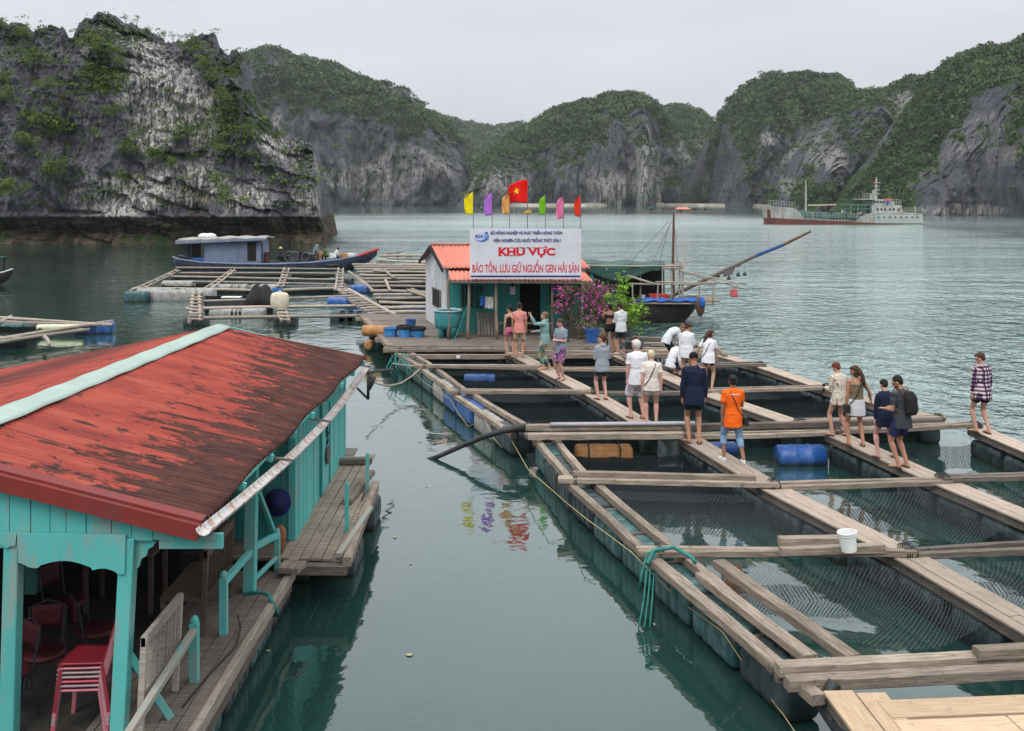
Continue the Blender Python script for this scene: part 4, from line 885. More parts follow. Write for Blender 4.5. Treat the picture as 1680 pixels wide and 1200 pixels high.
# plants
PINK = foliage_mat('bougainvillea_bloom', (.30, .03, .20), (.62, .09, .42), (.80, .25, .62)); PURP = foliage_mat('dull_bloom', (.12, .05, .09), (.36, .12, .26), (.55, .22, .42))
def bougain():
    c = P(948, 558, DZ); c.y = 35.3; c.x = D(945, 0, 35.3).x; o = root('flowering_bush', c, 'tall bougainvillea with purple and magenta blossom right of the porch', 'flowering bush')
    rr = np.random.RandomState(9); mb = MB()
    cents = []
    for px, py, w_ in [(925, 480, 9), (918, 505, 9), (935, 497, 10), (950, 480, 10), (948, 515, 12), (965, 500, 11), (975, 478, 10), (988, 480, 11), (985, 495, 10), (970, 525, 12), (935, 525, 10), (958, 540, 10), (920, 470, 7), (990, 508, 8), (978, 540, 9), (940, 470, 7), (930, 540, 8)]:
        cents.append((D(px, py, 35.3+rr.uniform(-.5, .5)), w_/F*35.3))
        mb.tube([c+Vector((rr.uniform(-.12, .12), 0, 0)), c.lerp(cents[-1][0], .45)+Vector((rr.uniform(-.15, .15), 0, -.1)), cents[-1][0]], [.035, .022, .008], 6)
    for k in range(30):
        a = cents[rr.randint(len(cents))][0]; mb.tube([a, a+Vector((rr.uniform(-.3, .3), rr.uniform(-.2, .2), rr.uniform(-.25, .35)))], [.008, .004], 4)
    mb.build('trunk', M['timber2'], o)
    for mat, nm, per, q, sd_, keep in ((FOLB, 'foliage', 60, .16, 1, 1), (PURP, 'blossom', 26, .15, 2, 1), (PINK, 'blossom', 40, .15, 3, 0)):
        C = []; Rr = []
        for i, (p, w_) in enumerate(cents):
            bright = i in (6, 7, 8, 3, 13) or i == 1
            if not keep and not (bright or rr.rand() < .25): continue
            for k in range(per): 
                d = rr.normal(size=3)*np.array([1, .8, 1])*w_*.68; C.append(np.array(p)+d); Rr.append(rr.uniform(.05, .10))
        V, Fc, T = clumps(np.array(C), np.array(Rr), 5, .42, 1, sd_)
        V = V-np.array(c); mesh_np(nm, V, Fc, mat, o, WM[o.name], attrs={'tone': T})
bougain()
bucket('pot', P(972, 562, DZ), .26, .46, M['blue_float'], 'blue plastic pot at the foot of the flowering bush', 'pot', fill=M['timber2'])
bucket('pot', P(927, 562, DZ), .16, .42, M['teal_float'], 'teal pot standing left of the blue pot by the bush', 'pot', fill=M['timber2'])
GREEN = foliage_mat('bright_leaves', (.05, .12, .012), (.16, .34, .03), (.34, .50, .08))
def gshrub():
    c = P(1018, 560, DZ); c.y = 34.9; c.x = D(1022, 0, 34.9).x; o = root('shrub', c, 'bright green leafy shrub right of the flowering bush', 'shrub'); rr = np.random.RandomState(12)
    cents = [D(px, py, 34.9+rr.uniform(-.35, .35)) for px, py in ((1005, 488), (1015, 480), (1022, 474), (1012, 500), (1025, 496), (1035, 500), (1045, 505), (1030, 512), (1022, 520), (1040, 518), (1050, 508), (1035, 530), (1048, 538), (1010, 515), (1022, 462))]
    mb = MB()
    for p in cents: mb.tube([c, c.lerp(p, .5)+Vector((rr.uniform(-.1, .1), 0, 0)), p], [.03, .018, .006], 5)
    mb.build('stem', M['timber2'], o); C = [np.array(p)+rr.normal(size=3)*.13 for p in cents for k in range(22)]
    V, Fc, T = clumps(np.array(C), rr.uniform(.06, .13, len(C)), 5, .5, 1, 5); V = V-np.array(c); mesh_np('foliage', V, Fc, GREEN, o, WM[o.name], attrs={'tone': T})
gshrub()
bucket('pot', P(1025, 563, DZ), .22, .36, M['dark_float'], 'dark pot holding the bright green shrub', 'pot', fill=M['timber2'])
# timbers and engine clutter to the right of the platform
o = root('side_raft', P(1100, 585, 0), 'low timber raft end right of the shack, behind the bending people', 'raft')
for a, b in (((985, 563), (1175, 566)), ((985, 572), (1172, 575)), ((1040, 555), (1120, 558)), ((1000, 556), (1030, 592)), ((1165, 562), (1190, 585))): beam('beam', P(*a, .62), P(*b, .62), .15, .12, M['timber'], o, .01)
for x in (1010, 1060, 1110, 1150): blockfloat(P(x, 572, .3), .8, .4, .4, (1, 0, 0), M['dark_float'], o)
o = root('engine', P(1035, 567, .66), 'small dark engine with grey cylinders on the timbers behind the white hoodie', 'engine')
mb = MB().box(P(1035, 566, .80), (.7, .4, .25)).tube([P(1022, 566, .95), P(1022, 566, 1.15)], .10, 10).tube([P(1028, 560, .8), P(1052, 560, .9)], .12, 12).tube([P(1045, 566, .9), P(1050, 566, 1.1), P(1068, 566, 1.1)], .03, 8)
mb.build('block', simple('engine_dark', (.05, .055, .055), .5, .4, 10), o, bevel=.008)
MB().tube([P(1042, 558, 1.0)-Vector((0, .12, 0)), P(1042, 558, 1.0)+Vector((0, .12, 0))], .13, 14).build('flywheel', M['rust'], o)
floating_drum(P(1020, 593, .25), .6, .22, (1, 0, 0), M['blue_float'], 'blue drum lying between the walkway and the raft end', 'drum')

# ================================================================== fishing boat with lift-net boom
def boat_hull(parent, stations, mat, mat2=None, closed=True, name='hull'):
    "stations: (x, half_beam, keel z, sheer z, yc) along local X"
    rings = []
    for x, hb, kz, sz, yc in stations:
        r_ = []
        for k in range(13):
            t = -1+2*k/12; s = abs(t); y_ = hb*math.copysign(s**.55, t) if s else 0; z_ = kz+(sz-kz)*(s**2.6); r_.append(Vector((x, yc+y_, z_)))
        rings.append(r_)
    mb = MB(); n = 13; vs = [p for r_ in rings for p in r_]; k = len(rings)
    mb.add(vs, [(i*n+j, i*n+j+1, (i+1)*n+j+1, (i+1)*n+j) for i in range(k-1) for j in range(n-1)]+[tuple(range(n)), tuple((k-1)*n+j for j in range(n))])
    return mb.build(name, mat, parent, smooth=True, solid=.05), rings
def gunwale(rings, parent, mat, w_=.08, i0=0):
    for e in (0, -1): MB().tube([r_[e]+Vector((0, 0, .02)) for r_ in rings[i0:]], w_/2, 6).build('gunwale', mat, parent)
BY = 46
fb = root('fishing_boat', (5.5, BY, 0), 'dark wooden fishing boat with green tarp canopy, mast and long net boom', 'boat')
X_ = lambda px: (px-CX)/F*BY
st = [(X_(930), .9, .1, 1.0, BY), (X_(960), 1.15, -.35, .95, BY), (X_(1000), 1.25, -.45, .88, BY), (X_(1050), 1.25, -.45, .86, BY), (X_(1090), 1.1, -.4, .9, BY), (X_(1115), .9, -.15, .95, BY), (X_(1130), .6, .25, 1.0, BY), (X_(1145), .22, .75, 1.06, BY)]
_, rg = boat_hull(fb, st, M['hull_black']); gunwale(rg, fb, M['timber2'])
MB().box((X_(1085), BY, .86), (3.4, 2.0, .05)).build('deck', M['timber2'], fb)
MB().box((X_(1105), BY, .97), (3.8, 2.2, .06)).build('bow_platform', M['timber'], fb)
MB().box((X_(1025), BY+.7, 1.6), (3.6, .06, 1.5)).build('cabin_wall', M['dark'], fb)  # near-black sheet paints the shaded interior under the canopy
MB().box((X_(985), BY-.9, 1.65), (1.3, .05, 1.5)).build('cabin_side', M['tarp_green'], fb)
MB().box((X_(963), BY-1.0, 1.9), (.55, .05, 1.1)).build('cabin_side', paint('brown_boards', (.24, .15, .09)), fb)
tp_ = lambda px, py, dy=0: D(px, py, BY+dy)
MB().grid(lambda u, v: Vector((X_(955)+(X_(1085)-X_(955))*u, BY-1.3+2.6*v, 2.62+.10*math.sin(v*math.pi)+.05*math.sin(u*14)+.03*math.sin(v*11)-(.06*u))), 30, 10).build('canopy', M['tarp_green'], fb, smooth=True, solid=.02)
MB().grid(lambda u, v: Vector((X_(958)+(X_(1078)-X_(958))*u, BY-1.34+.05*math.sin(u*12), 2.60-(.22+.50*math.sin(min(1, u*1.15)*math.pi)**1.2)*v)), 24, 6).build('tarp_flap', M['tarp_green'], fb, smooth=True, solid=.02)
for px in (958, 985, 1008, 1045, 1095, 1108, 1113): pole('post', Vector((X_(px), BY-1.2, .9)), Vector((X_(px), BY-1.2, 2.62 if px < 1100 else 2.75)), .045, M['bamboo' if px > 1090 else 'timber2'], fb)
for px in (1000, 1050, 1095, 1112): pole('post', Vector((X_(px), BY+1.1, .9)), Vector((X_(px), BY+1.1, 2.62)), .045, M['timber2'], fb)
for a, b, r_ in (((955, 436), (1120, 437), .05), ((1060, 440), (1118, 440), .04), ((994, 442), (1075, 466), .06), ((1030, 466), (1175, 467), .045), ((1038, 497), (1172, 499), .05), ((1075, 463), (1225, 465), .035), ((1100, 440), (1225, 468), .03), ((1120, 447), (1220, 474), .03), ((1050, 447), (1118, 432), .03)):
    pole('spar', tp_(*a, -1.3), tp_(*b, -1.3), r_, M['bamboo'], fb)
for px in (1038, 1079, 1147, 1170): pole('stanchion', tp_(px, 498, -1.3), tp_(px, 464, -1.3), .035, M['bamboo'], fb)
MB().tube([tp_(1103, 505, -.3), tp_(1104, 430, -.3), tp_(1105.5, 350, -.3)], [.08, .065, .045], 8).build('mast', M['rust'], fb)
for a, b in (((1098, 363), (1035, 430)), ((1098, 370), (1080, 435)), ((1102, 363), (1070, 432)), ((1105, 355), (1112, 432))): MB().tube([tp_(*a, -.3), tp_(*b, -.3)], .012, 4).build('stay', pol, fb)
bm_ = [tp_(1098, 488, -.8), tp_(1160, 458, -.8), tp_(1240, 420, -.8), tp_(1285, 402, -.8), tp_(1330, 380, -.8)]
MB().tube(bm_[:3], [.085, .08, .075], 8).build('boom', M['timber2'], fb); MB().tube(bm_[2:4], [.08, .075], 8).build('boom_wrap', simple('faded_blue_wrap', (.03, .08, .22), .8), fb); MB().tube(bm_[3:], [.07, .05], 8).build('boom', M['rust'], fb)
MB().tube([tp_(1326, 383, -.8), tp_(1326, 470, -.8), tp_(1324, 600, -.8)], .006, 4).build('line', M['rope_grey'], fb)
o = root('lamp_rack', tp_(1195, 436, -.8), 'rack of hanging lamps slung from the fishing boat boom', 'lamps')
pole('rail', tp_(1168, 436, -.8), tp_(1218, 437, -.8), .025, M['bamboo'], o)
for px, l in ((1178, 14), (1190, 12), (1196, 18), (1211, 12), (1222, 11)):
    MB().tube([tp_(px, 436, -.8), tp_(px, 436+l, -.8)], .008, 4).build('wire', pol, o); MB().lathe(tp_(px, 436+l+3, -.8), [(.02, .12), (.05, .08), (.1, -.02), (.09, -.06), (.03, -.08)], 10).build('lamp_shade', M['dark_float'], o, smooth=True)
MB().prism([tp_(1186, 446, -.9), tp_(1206, 440, -.9), tp_(1202, 450, -.9), tp_(1190, 455, -.9)], (0, .08, 0)).build('bracket', pol, o)
mred = simple('faded_red_plastic', (.50, .10, .10), .5, .2, 6)
o = root('jerrycan', tp_(1204, 481, -1.2), 'red can hanging from the tip of the boat spar', 'can'); MB().box(tp_(1204, 481.5, -1.2), (.34, .22, .34), taper=.85).build('body', mred, o, bevel=.04); MB().tube([tp_(1204, 475, -1.2), tp_(1210, 467, -1.2)], .01, 4).build('cord', pol, o)
o = root('buoy', tp_(1150, 505, -1.6), 'blue and rust coloured cloth bundle hanging off the boat bow', 'bundle')
MB().loft([[tp_(1149+w_*math.cos(t), y_, -1.6)+Vector((0, .15*w_/6*math.sin(t), 0)) for t in np.linspace(0, 5.6, 9)] for y_, w_ in ((488, 3), (494, 7), (501, 8), (511, 7), (517, 4), (520, 1))]).build('body', M['rust'], o, smooth=True)
MB().loft([[tp_(1152+w_*math.cos(t), y_, -1.8)+Vector((0, .15*w_/6*math.sin(t), 0)) for t in np.linspace(0, 5.6, 9)] for y_, w_ in ((487, 2), (494, 5), (501, 5), (505, 1))]).build('wrap', M['cloth_blue'], o, smooth=True)
for px, w_, m_, lab in ((1075, .9, 'cloth_blue', 'violet and blue tarp folded over the fishing boat rail'), (1127, .8, 'cloth_blue', 'bright blue tarp bundle on the bow of the fishing boat')):
    c = tp_(px, 494, -1.25); o = simple_thing('tarp', MB().grid(lambda u, v: c+Vector((-w_+2*w_*u, -.15+.5*v, .12*math.sin(u*math.pi)*math.sin(v*math.pi)+.03*math.sin(u*17+v*5))), 20, 8), M[m_], lab, 'tarp', solid=.03)
o = simple_thing('crate', MB().box(tp_(1080, 487, -.7), (.85, .5, .25)), simple('red_crate_plastic', (.5, .05, .03), .5), 'red crate lying inside the fishing boat', 'crate', smooth=False, bevel=.015)
bucket('bucket', tp_(1054, 496, -.8), .14, .32, M['white_plastic'], 'white bucket standing inside the dark fishing boat')
o = simple_thing('towel', MB().box(tp_(971, 452, -1.15), (.14, .06, .62)), M['cloth_teal'], 'teal towel hung on the boat side right of the sign', 'towel', smooth=False, bevel=.01)

# ================================================================== left rafts
def Q(x, y): return (200+x/3.2308, 360+y/3.2308)       # enlarged-view pixels
def Q2(x, y): return (380+x/4.941, 400+y/4.941)
def lattice(name, label, items, floats, nets, z=.42, r=.075):
    p0 = P(*items[0][0], z); o = root(name, (p0.x, p0.y, 0), label, 'raft')
    for it in items:
        a, b = it[0], it[1]; rr_ = it[2] if len(it) > 2 else r; dz = it[3] if len(it) > 3 else 0
        pole('pole', P(*a, z+dz), P(*b, z+dz), rr_, M['bamboo'], o, rr_*.8, .02)
    for (a, L_, wd, h, m_, ax) in floats: blockfloat(P(*a, h*.3), L_, wd, h, ax, M[m_], o)
    for q in nets: surface_net([P(*p, .05) for p in q], o, .05); curtain([P(*p, .4) for p in q], o, .36, .0, 'net_dense')
    return o
I = [(Q(285, 258), Q(1150, 262)), (Q(300, 284), Q(1150, 288)), (Q(240, 305), Q(1150, 318)), (Q(220, 330), Q(1190, 344)), (Q(60, 368), Q(800, 378), .1), (Q(45, 378), Q(290, 268)), (Q(100, 370), Q(310, 272), .06, .1), (Q(430, 372), Q(580, 268)), (Q(470, 370), Q(600, 268), .06, .1),
     (Q(825, 356), Q(862, 258)), (Q(855, 360), Q(885, 258)), (Q(1128, 372), Q(1150, 258)), (Q(1160, 372), Q(1175, 262))]
for k in range(7): I.append((Q(850-k*3.5, 270+k*14), Q(888-k*4, 270+k*14), .06, .12))
for k in range(7): I.append((Q(1140, 268+k*15), Q(1178, 268+k*15), .06, .12))
for k in range(6): I.append((Q(575-k*22, 275+k*15), Q(608-k*22, 275+k*15), .05, .12))
for k in range(6): I.append((Q(280-k*34, 272+k*17), Q(310-k*34, 272+k*17), .05, .12))
lattice('bamboo_raft', 'bamboo pole raft with white foam floats in front of the blue-grey boat', I,
        [((200+80/3.23, 360+415/3.23), 1.2, .8, .7, 'teal_float', (1, 0, 0))]+[((200+x/3.23, 360+y/3.23), 2.3, 1.0, .75, 'foam', (1, 0, 0)) for x, y in ((200, 405), (290, 408), (380, 405))]+[((200+x/3.23, 360+y/3.23), 1.9, .9, .6, 'foam', (1, 0, 0)) for x, y in ((300, 352), (560, 372), (660, 372), (740, 372))]+[((200+x/3.23, 360+y/3.23), 1.6, .8, .5, 'dark_float', (1, 0, 0)) for x, y in ((860, 372), (1000, 372), (1150, 372), (870, 330), (1160, 330))],
        [[Q(300, 290), Q(570, 290), Q(440, 345), Q(210, 345)], [Q(610, 290), Q(840, 290), Q(800, 365), Q(480, 365)], [Q(900, 290), Q(1130, 290), Q(1120, 365), Q(880, 365)]])
I = [(Q(340, 476), Q(1240, 456), .085), (Q(350, 528), Q(1290, 508), .085), (Q(800, 378), Q(1190, 364), .1), (Q(430, 432), Q(1250, 408), .07), (Q(375, 385), Q(360, 545), .1), (Q(412, 385), Q(410, 535), .1), (Q(820, 470), Q(850, 540), .1), (Q(860, 470), Q(888, 540), .09), (Q(812, 372), Q(825, 470), .09)]
for k in range(9): I.append((Q(362-k*1, 395+k*17), Q(428, 395+k*17), .06, .12))
for k in range(4): I.append((Q(820+k*9, 480+k*18), Q(880+k*3, 480+k*18), .06, .12))
lattice('bamboo_raft', 'nearer bamboo pole raft carrying the white sack and a black heap', I,
        [((200+395/3.23, 360+545/3.23), 1.0, .7, .5, 'dark_float', (1, 0, 0)), ((200+870/3.23, 360+545/3.23), 1.0, .7, .45, 'dark_float', (1, 0, 0))]+[((200+x/3.23, 360+500/3.23), 1.6, .7, .5, 'foam', (1, 0, 0)) for x in (560, 670)],
        [[Q(440, 400), Q(800, 395), Q(800, 465), Q(440, 470)]])
I = [(Q2(860, 372), Q2(1120, 575), .11), (Q2(940, 372), Q2(1330, 575), .1), (Q2(905, 372), Q2(1260, 585), .1), (Q2(1000, 430), Q2(1180, 560), .09), (Q2(980, 250), Q2(1150, 380), .1), (Q2(950, 230), Q2(1080, 330), .09), (Q2(1060, 300), Q2(1160, 385), .07)]
for k in range(10): I.append((Q2(870+k*26, 385+k*20), Q2(960+k*33, 380+k*20), .06, .13))
for y_ in (205, 255, 310, 385, 440, 515, 590, 170, 228, 283, 345, 412, 478, 552, 188): I.append((Q2(1000+(y_-200)*.7, y_), Q2(1600, y_+4), .09))
for a, b in (((1150, 220), (1250, 225)), ((1240, 220), (1320, 275)), ((1245, 300), (1290, 380)), ((1430, 375), (1580, 435)), ((1460, 368), (1600, 420)), ((1200, 100), (1560, 95)), ((1260, 120), (1570, 118)), ((1200, 140), (1580, 150)), ((1250, 80), (1400, 60))): I.append((Q2(*a), Q2(*b), .09, .15))
lattice('bamboo_raft', 'tangle of bamboo cages with blue and dark nets left of the white shack wall', I,
        [((380+x/4.94, 400+y/4.94), 1.5, .8, .55, m_, (1, 0, 0)) for x, y, m_ in ((1070, 375, 'blue_float'), (900, 480, 'blue_float'), (1110, 590, 'blue_float'), (1480, 195, 'orange_float'), (1300, 110, 'foam'), (1400, 110, 'foam'), (1480, 110, 'foam'), (1250, 145, 'foam'), (1450, 335, 'dark_float'), (1500, 450, 'dark_float'), (1300, 450, 'dark_float'), (1000, 600, 'dark_float'), (940, 600, 'dark_float'), (1500, 550, 'blue_float'))],
        [[Q2(1060, 215), Q2(1590, 220), Q2(1590, 300), Q2(1120, 300)], [Q2(1180, 320), Q2(1590, 320), Q2(1590, 435), Q2(1180, 435)], [Q2(1190, 450), Q2(1590, 450), Q2(1590, 580), Q2(1300, 580)]])
c = P(459, 507, .5); o = root('sack', c, 'cream coloured stuffed sack standing on the nearer bamboo raft', 'sack')
MB().loft([[c+Vector((sx_*w_, sy_*w_*.5, z_)) for sx_, sy_ in ((1, .2), (.8, .9), (0, 1), (-.8, .9), (-1, .2), (-1, -.3), (-.8, -1), (0, -1.1), (.8, -1), (1, -.3))] for z_, w_ in ((0, .33), (.06, .40), (.35, .42), (.62, .40), (.72, .34), (.76, .2))]).build('body', simple('cream_sack', (.62, .54, .42), .9, .15, 6, bump=.02), o, smooth=True)
MB().tube([c+Vector((-.1, 0, .74)), c+Vector((0, 0, .84)), c+Vector((.1, 0, .74))], .03, 6).build('knot', M['cloth_white'], o)
bucket('barrel', P(455, 494, .5), .26, .62, M['blue_tub'], 'blue barrel just behind the cream sack', 'barrel', fill=M['dark'])
c = P(428, 500, .45); o = simple_thing('net_heap', MB().grid(lambda u, v: c+Vector((-.75+1.5*u, -.5+1.0*v, .95*(math.sin(u*math.pi)*math.sin(v*math.pi))**.55*(1+.12*math.sin(u*13+v*9)))), 24, 16), net_black, 'black heap of netting left of the cream sack', 'netting', solid=.03)
c = P(380, 488, .45); simple_thing('board', MB().box(c, (1.0, .4, .08)), M['cloth_white'], 'pale foam board lying on the nearer bamboo raft', 'board', smooth=False, bevel=.02)
# small raft at the left edge
def Q3(x, y): return (x/5.454, 360+y/5.454)
lattice('bamboo_raft', 'small bamboo raft at the left picture edge with a blue float at its tip', [(Q3(-300, 870), Q3(1000, 940), .08), (Q3(-300, 900), Q3(900, 950), .08), (Q3(-300, 1120), Q3(1010, 915), .1), (Q3(-300, 1145), Q3(800, 985), .08), (Q3(0, 915), Q3(100, 870), .08), (Q3(-200, 1050), Q3(250, 1062), .07), (Q3(400, 1040), Q3(440, 1120), .08)],
        [((850/5.45, 360+985/5.45), 1.5, .7, .55, 'blue_float', (1, .1, 0)), ((140/5.45, 360+980/5.45), 1.3, .6, .5, 'teal_float', (1, 0, 0)), ((-80/5.45, 360+980/5.45), 1.3, .6, .5, 'teal_float', (1, 0, 0)), ((300/5.45, 360+980/5.45), .8, .6, .5, 'dark_float', (1, 0, 0)), ((-50, 360+1120/5.45), 1.3, .6, .5, 'dark_float', (1, 0, 0))],
        [[Q3(-200, 930), Q3(360, 950), Q3(240, 1050), Q3(-200, 1080)]])
floating_drum(P(540/5.45, 360+970/5.45, .3), 1.9, .14, (1, 0, 0), simple('pale_yellow', (.55, .56, .38), .6), 'long pale tube lying on the small left raft', 'tube')
# small boat cut by left frame
o = root('boat', P(-15, 468, 0), 'small dark boat cut off by the left picture edge', 'boat'); c = P(-15, 468, 0)
_, rg = boat_hull(o, [(c.x-4, .6, .1, .7, c.y), (c.x-2, .8, -.2, .6, c.y), (c.x, .7, -.2, .62, c.y), (c.x+1.0, .3, .3, .85, c.y), (c.x+1.35, .06, .7, 1.0, c.y)], M['hull_black']); gunwale(rg, o, M['cloth_white'], .1)
MB().box((c.x-.6, c.y, 1.75), (2.6, 1.3, .07)).build('canopy', M['tarp_green'], o)
for x in (-1.8, .55): 
    for y_ in (-.55, .55): MB().bar((c.x+x, c.y+y_, .5), (c.x+x+.05, c.y+y_, 1.75), .06, .06).build('post', M['dark'], o)
# ================================================================== blue-grey workboat
WY = 78; wb = root('workboat', D(450, 440, WY), 'long blue-grey wooden boat with flat-roofed cabin and red bow tip', 'boat'); XX = lambda px: (px-CX)/F*WY; ZZ = lambda py: H-(py-CY)/F*WY
st = [(XX(289), .75, .35, ZZ(421), WY), (XX(300), 1.2, -.1, ZZ(424), WY), (XX(340), 1.6, -.5, ZZ(429), WY), (XX(400), 1.75, -.6, ZZ(431), WY), (XX(460), 1.75, -.6, ZZ(431.5), WY), (XX(520), 1.55, -.5, ZZ(429), WY), (XX(560), 1.2, -.25, ZZ(425), WY), (XX(590), .75, .2, ZZ(419.5), WY), (XX(610), .3, .75, ZZ(413), WY), (XX(618), .08, 1.1, ZZ(410), WY)]
_, rg = boat_hull(wb, st, M['navy']); gunwale(rg, wb, M['cabin'], .14); gunwale(rg, wb, M['red_paint'], .2, 7)
MB().tube([Vector((XX(604), WY-.1, ZZ(430))), Vector((XX(612), WY-.05, ZZ(418))), Vector((XX(621), WY, ZZ(408)))], [.12, .12, .08], 6).build('stem_post', M['red_paint'], wb)
MB().box((XX(440), WY, ZZ(433)), (XX(560)-XX(320), 2.6, .05)).build('deck', M['timber2'], wb)
MB().box(((XX(343)+XX(398))/2, WY-.1, (ZZ(393)+ZZ(431))/2), (XX(398)-XX(343), 2.3, ZZ(393)-ZZ(431))).build('cabin', M['cabin'], wb, bevel=.03)
cb = MB().box(((XX(398)+XX(436))/2, WY-.1, (ZZ(392)+ZZ(431))/2), (XX(436)-XX(398)-.006, 2.34, ZZ(391)-ZZ(431))).build('wheelhouse', M['cabin'], wb, bevel=.03)
MB().box(((XX(413)+XX(427))/2, WY-1.29, (ZZ(396)+ZZ(427))/2), (XX(427)-XX(413), .05, ZZ(397)-ZZ(427))).build('doorway', M['dark'], cb)
mb = MB(); mb.grid(lambda u, v: Vector((XX(300)+(XX(443)-XX(300))*u+.3*math.sin(v*9)*(u < .05), WY-1.7+3.2*v, ZZ(394)+(.15 if u > .6 else .15*u/.6)+.10*math.sin(v*math.pi)+.04*math.sin(u*30+v*8))), 60, 12)
mb.build('roof', simple('weathered_roof', (.30, .29, .265), .9, .4, 2, bump=.04), wb, solid=.12)
MB().bar((XX(300), WY-1.72, ZZ(397)), (XX(443), WY-1.72, ZZ(391)), .06, .18).build('fascia', M['cabin'], wb)
for px in (314, 322, 437): MB().bar((XX(px), WY-1.3, ZZ(429)), (XX(px), WY-1.3, ZZ(397)), .09, .09).build('post', M['navy'], wb)
MB().box((XX(319), WY, ZZ(412)), (.7, 1, 1.1)).build('engine_box', M['dark'], wb, bevel=.02); MB().box((XX(332), WY-.9, ZZ(427)), (1.3, .4, .5)).build('crate', M['blue_float'], wb, bevel=.02)
for px, r_ in ((479, .38), (487, .34), (505, .3)):
    c = Vector((XX(px), WY-.8, ZZ(421))); simple_thing('tyre', MB().tube([c+Vector((r_*math.cos(t), .1*math.sin(t), r_*math.sin(t))) for t in np.linspace(0, 2*math.pi, 17)], .10, 8), M['rubber'], {479: 'black tyre standing beside the crewman in the straw hat', 487: 'second black tyre on the boat deck, right of the straw hat man', 505: 'black tyre amidships by the green jacket'}[px], 'tyre')
rnd = random.Random(5)
for k, (px, py, w_, h_, m_, lab) in enumerate(((470, 424, .8, .5, 'dark_float', 'dark crate on the boat deck behind the straw hat man'), (512, 423, 1.2, .6, 'dark_float', 'dark pile of gear amidships on the blue-grey boat'), (525, 419, .5, .5, 'orange_float', 'small orange crate beside the green jacket'), (548, 420, .6, .4, 'cloth_white', 'pale bundle towards the bow of the blue-grey boat'), (562, 419, 1.0, .3, 'orange_float', 'orange bundle in the bow of the boat'), (440, 424, .35, 1.0, 'rust', 'brown board leaning against the boat cabin'), (578, 418, .7, .25, 'cloth_white', 'white folded cloth at the boat bow'))):
    simple_thing('gear', MB().box((XX(px), WY-.3, ZZ(py)), (w_, .6, h_), rz=rnd.uniform(-.3, .3)), M[m_], lab, 'gear', smooth=False, bevel=.04)
for k, px in enumerate((335, 345)): simple_thing('bundle', MB().ell((XX(px), WY, ZZ(388)), (.5, .5, .25), 10, 6), M['cloth_white'], 'pale cloth bundle on the boat cabin roof', 'bundle', 'bundles on the cabin roof')
# ================================================================== ship
SHY = 199; ship = root('tanker', D(1380, 367, SHY), 'small grey coastal tanker with red bottom and stern bridge, off the right cliffs', 'ship')
sxx = lambda px: (px-CX)/F*SHY; szz = lambda py: H-(py-CY)/F*SHY
mh = paint('ship_grey_paint', (.42, .45, .44), (.27, .20, .15), .6, sc=.25, lo=.66); mg = paint('ship_stern_paint', (.40, .46, .43), (.3, .3, .28), .4, sc=.25); mrd = paint('ship_red_bottom', (.15, .05, .042), (.14, .09, .08), .5, sc=.25); mgd = paint('ship_green_deck', (.04, .15, .11), (.15, .16, .14), .5, sc=.3)
def shiphull(zt, zb_, name, mat, x0=0, x1=1, flare=0):
    mb = MB(); rings = []
    xs_ = np.linspace(0, 1, 40)
    for t in xs_:
        px = 1253+251*t; hb = 3.6*min(1, (max(t, .001)/.16)**.6)*min(1, ((1-t)/.05+.55)**.5 if t > .95 else 1)
        z1, z0 = zt(px), zb_(px); rk = (1-min(1, t/.05))*.0
        rings.append([Vector((sxx(px)+(0 if t > 0 else 0), SHY-hb, z0)), Vector((sxx(px)-(.5 if t < .02 else 0)*(z1 > 2), SHY-hb*1.03, z1)), Vector((sxx(px)-(.5 if t < .02 else 0)*(z1 > 2), SHY+hb*1.03, z1)), Vector((sxx(px), SHY+hb, z0))])
    return MB().loft(rings).build(name, mat, ship)
red_top = lambda px: szz(357+(px-1253)*.048)
shiphull(red_top, lambda px: -.8, 'bottom_hull', mrd)
shiphull(lambda px: float(szz(np.interp(px, [1253, 1297, 1310, 1395, 1410, 1425, 1504], [337.5, 341.5, 357, 362, 354, 348, 350]))), lambda px: red_top(px)+.002, 'upper_hull', mh)
MB().box(((sxx(1424)+sxx(1502))/2, SHY, (szz(352)+szz(366.5))/2), (sxx(1502)-sxx(1424), 7.46, szz(352)-szz(366.5))).build('stern_side', mg, ship, bevel=.1)
def sbox(a, b, y0, y1, dpt, mat, name, par=ship, dy=0): return MB().box(((sxx(a)+sxx(b))/2, SHY+dy, (szz(y0)+szz(y1))/2), (sxx(b)-sxx(a), dpt, szz(y0)-szz(y1))).build(name, mat, par, bevel=.03)
sbox(1422, 1471, 337, 349, 5.6, mh, 'deckhouse'); br = sbox(1424, 1446, 327, 337, 4.6, mh, 'bridge'); sbox(1446, 1462, 331, 337, 4.0, mh, 'deckhouse'); sbox(1407, 1428, 326.5, 328, 6, mh, 'bridge_wing')
sbox(1385, 1424, 335, 337.5, 5.4, mgd, 'awning'); sbox(1386, 1422, 342, 344, 5.6, mgd, 'awning')
for a in (1388, 1400, 1412, 1420): sbox(a, a+.7, 337, 356, .2, mh, 'post', dy=-2.6)
for i, a in enumerate((1426, 1431, 1436, 1441)): sbox(a, a+3.4, 330, 333, .1, M['dark'], 'window', br, dy=-2.33)
for a in (1430, 1436, 1442, 1450, 1456, 1464): sbox(a, a+3, 342, 345.5, .1, M['dark'], 'window', dy=-2.83)
for a in range(1430, 1500, 9): MB().tube([(sxx(a), SHY-3.80, szz(356)), (sxx(a), SHY-3.72, szz(356))], .16, 10).build('porthole', M['dark'], ship)
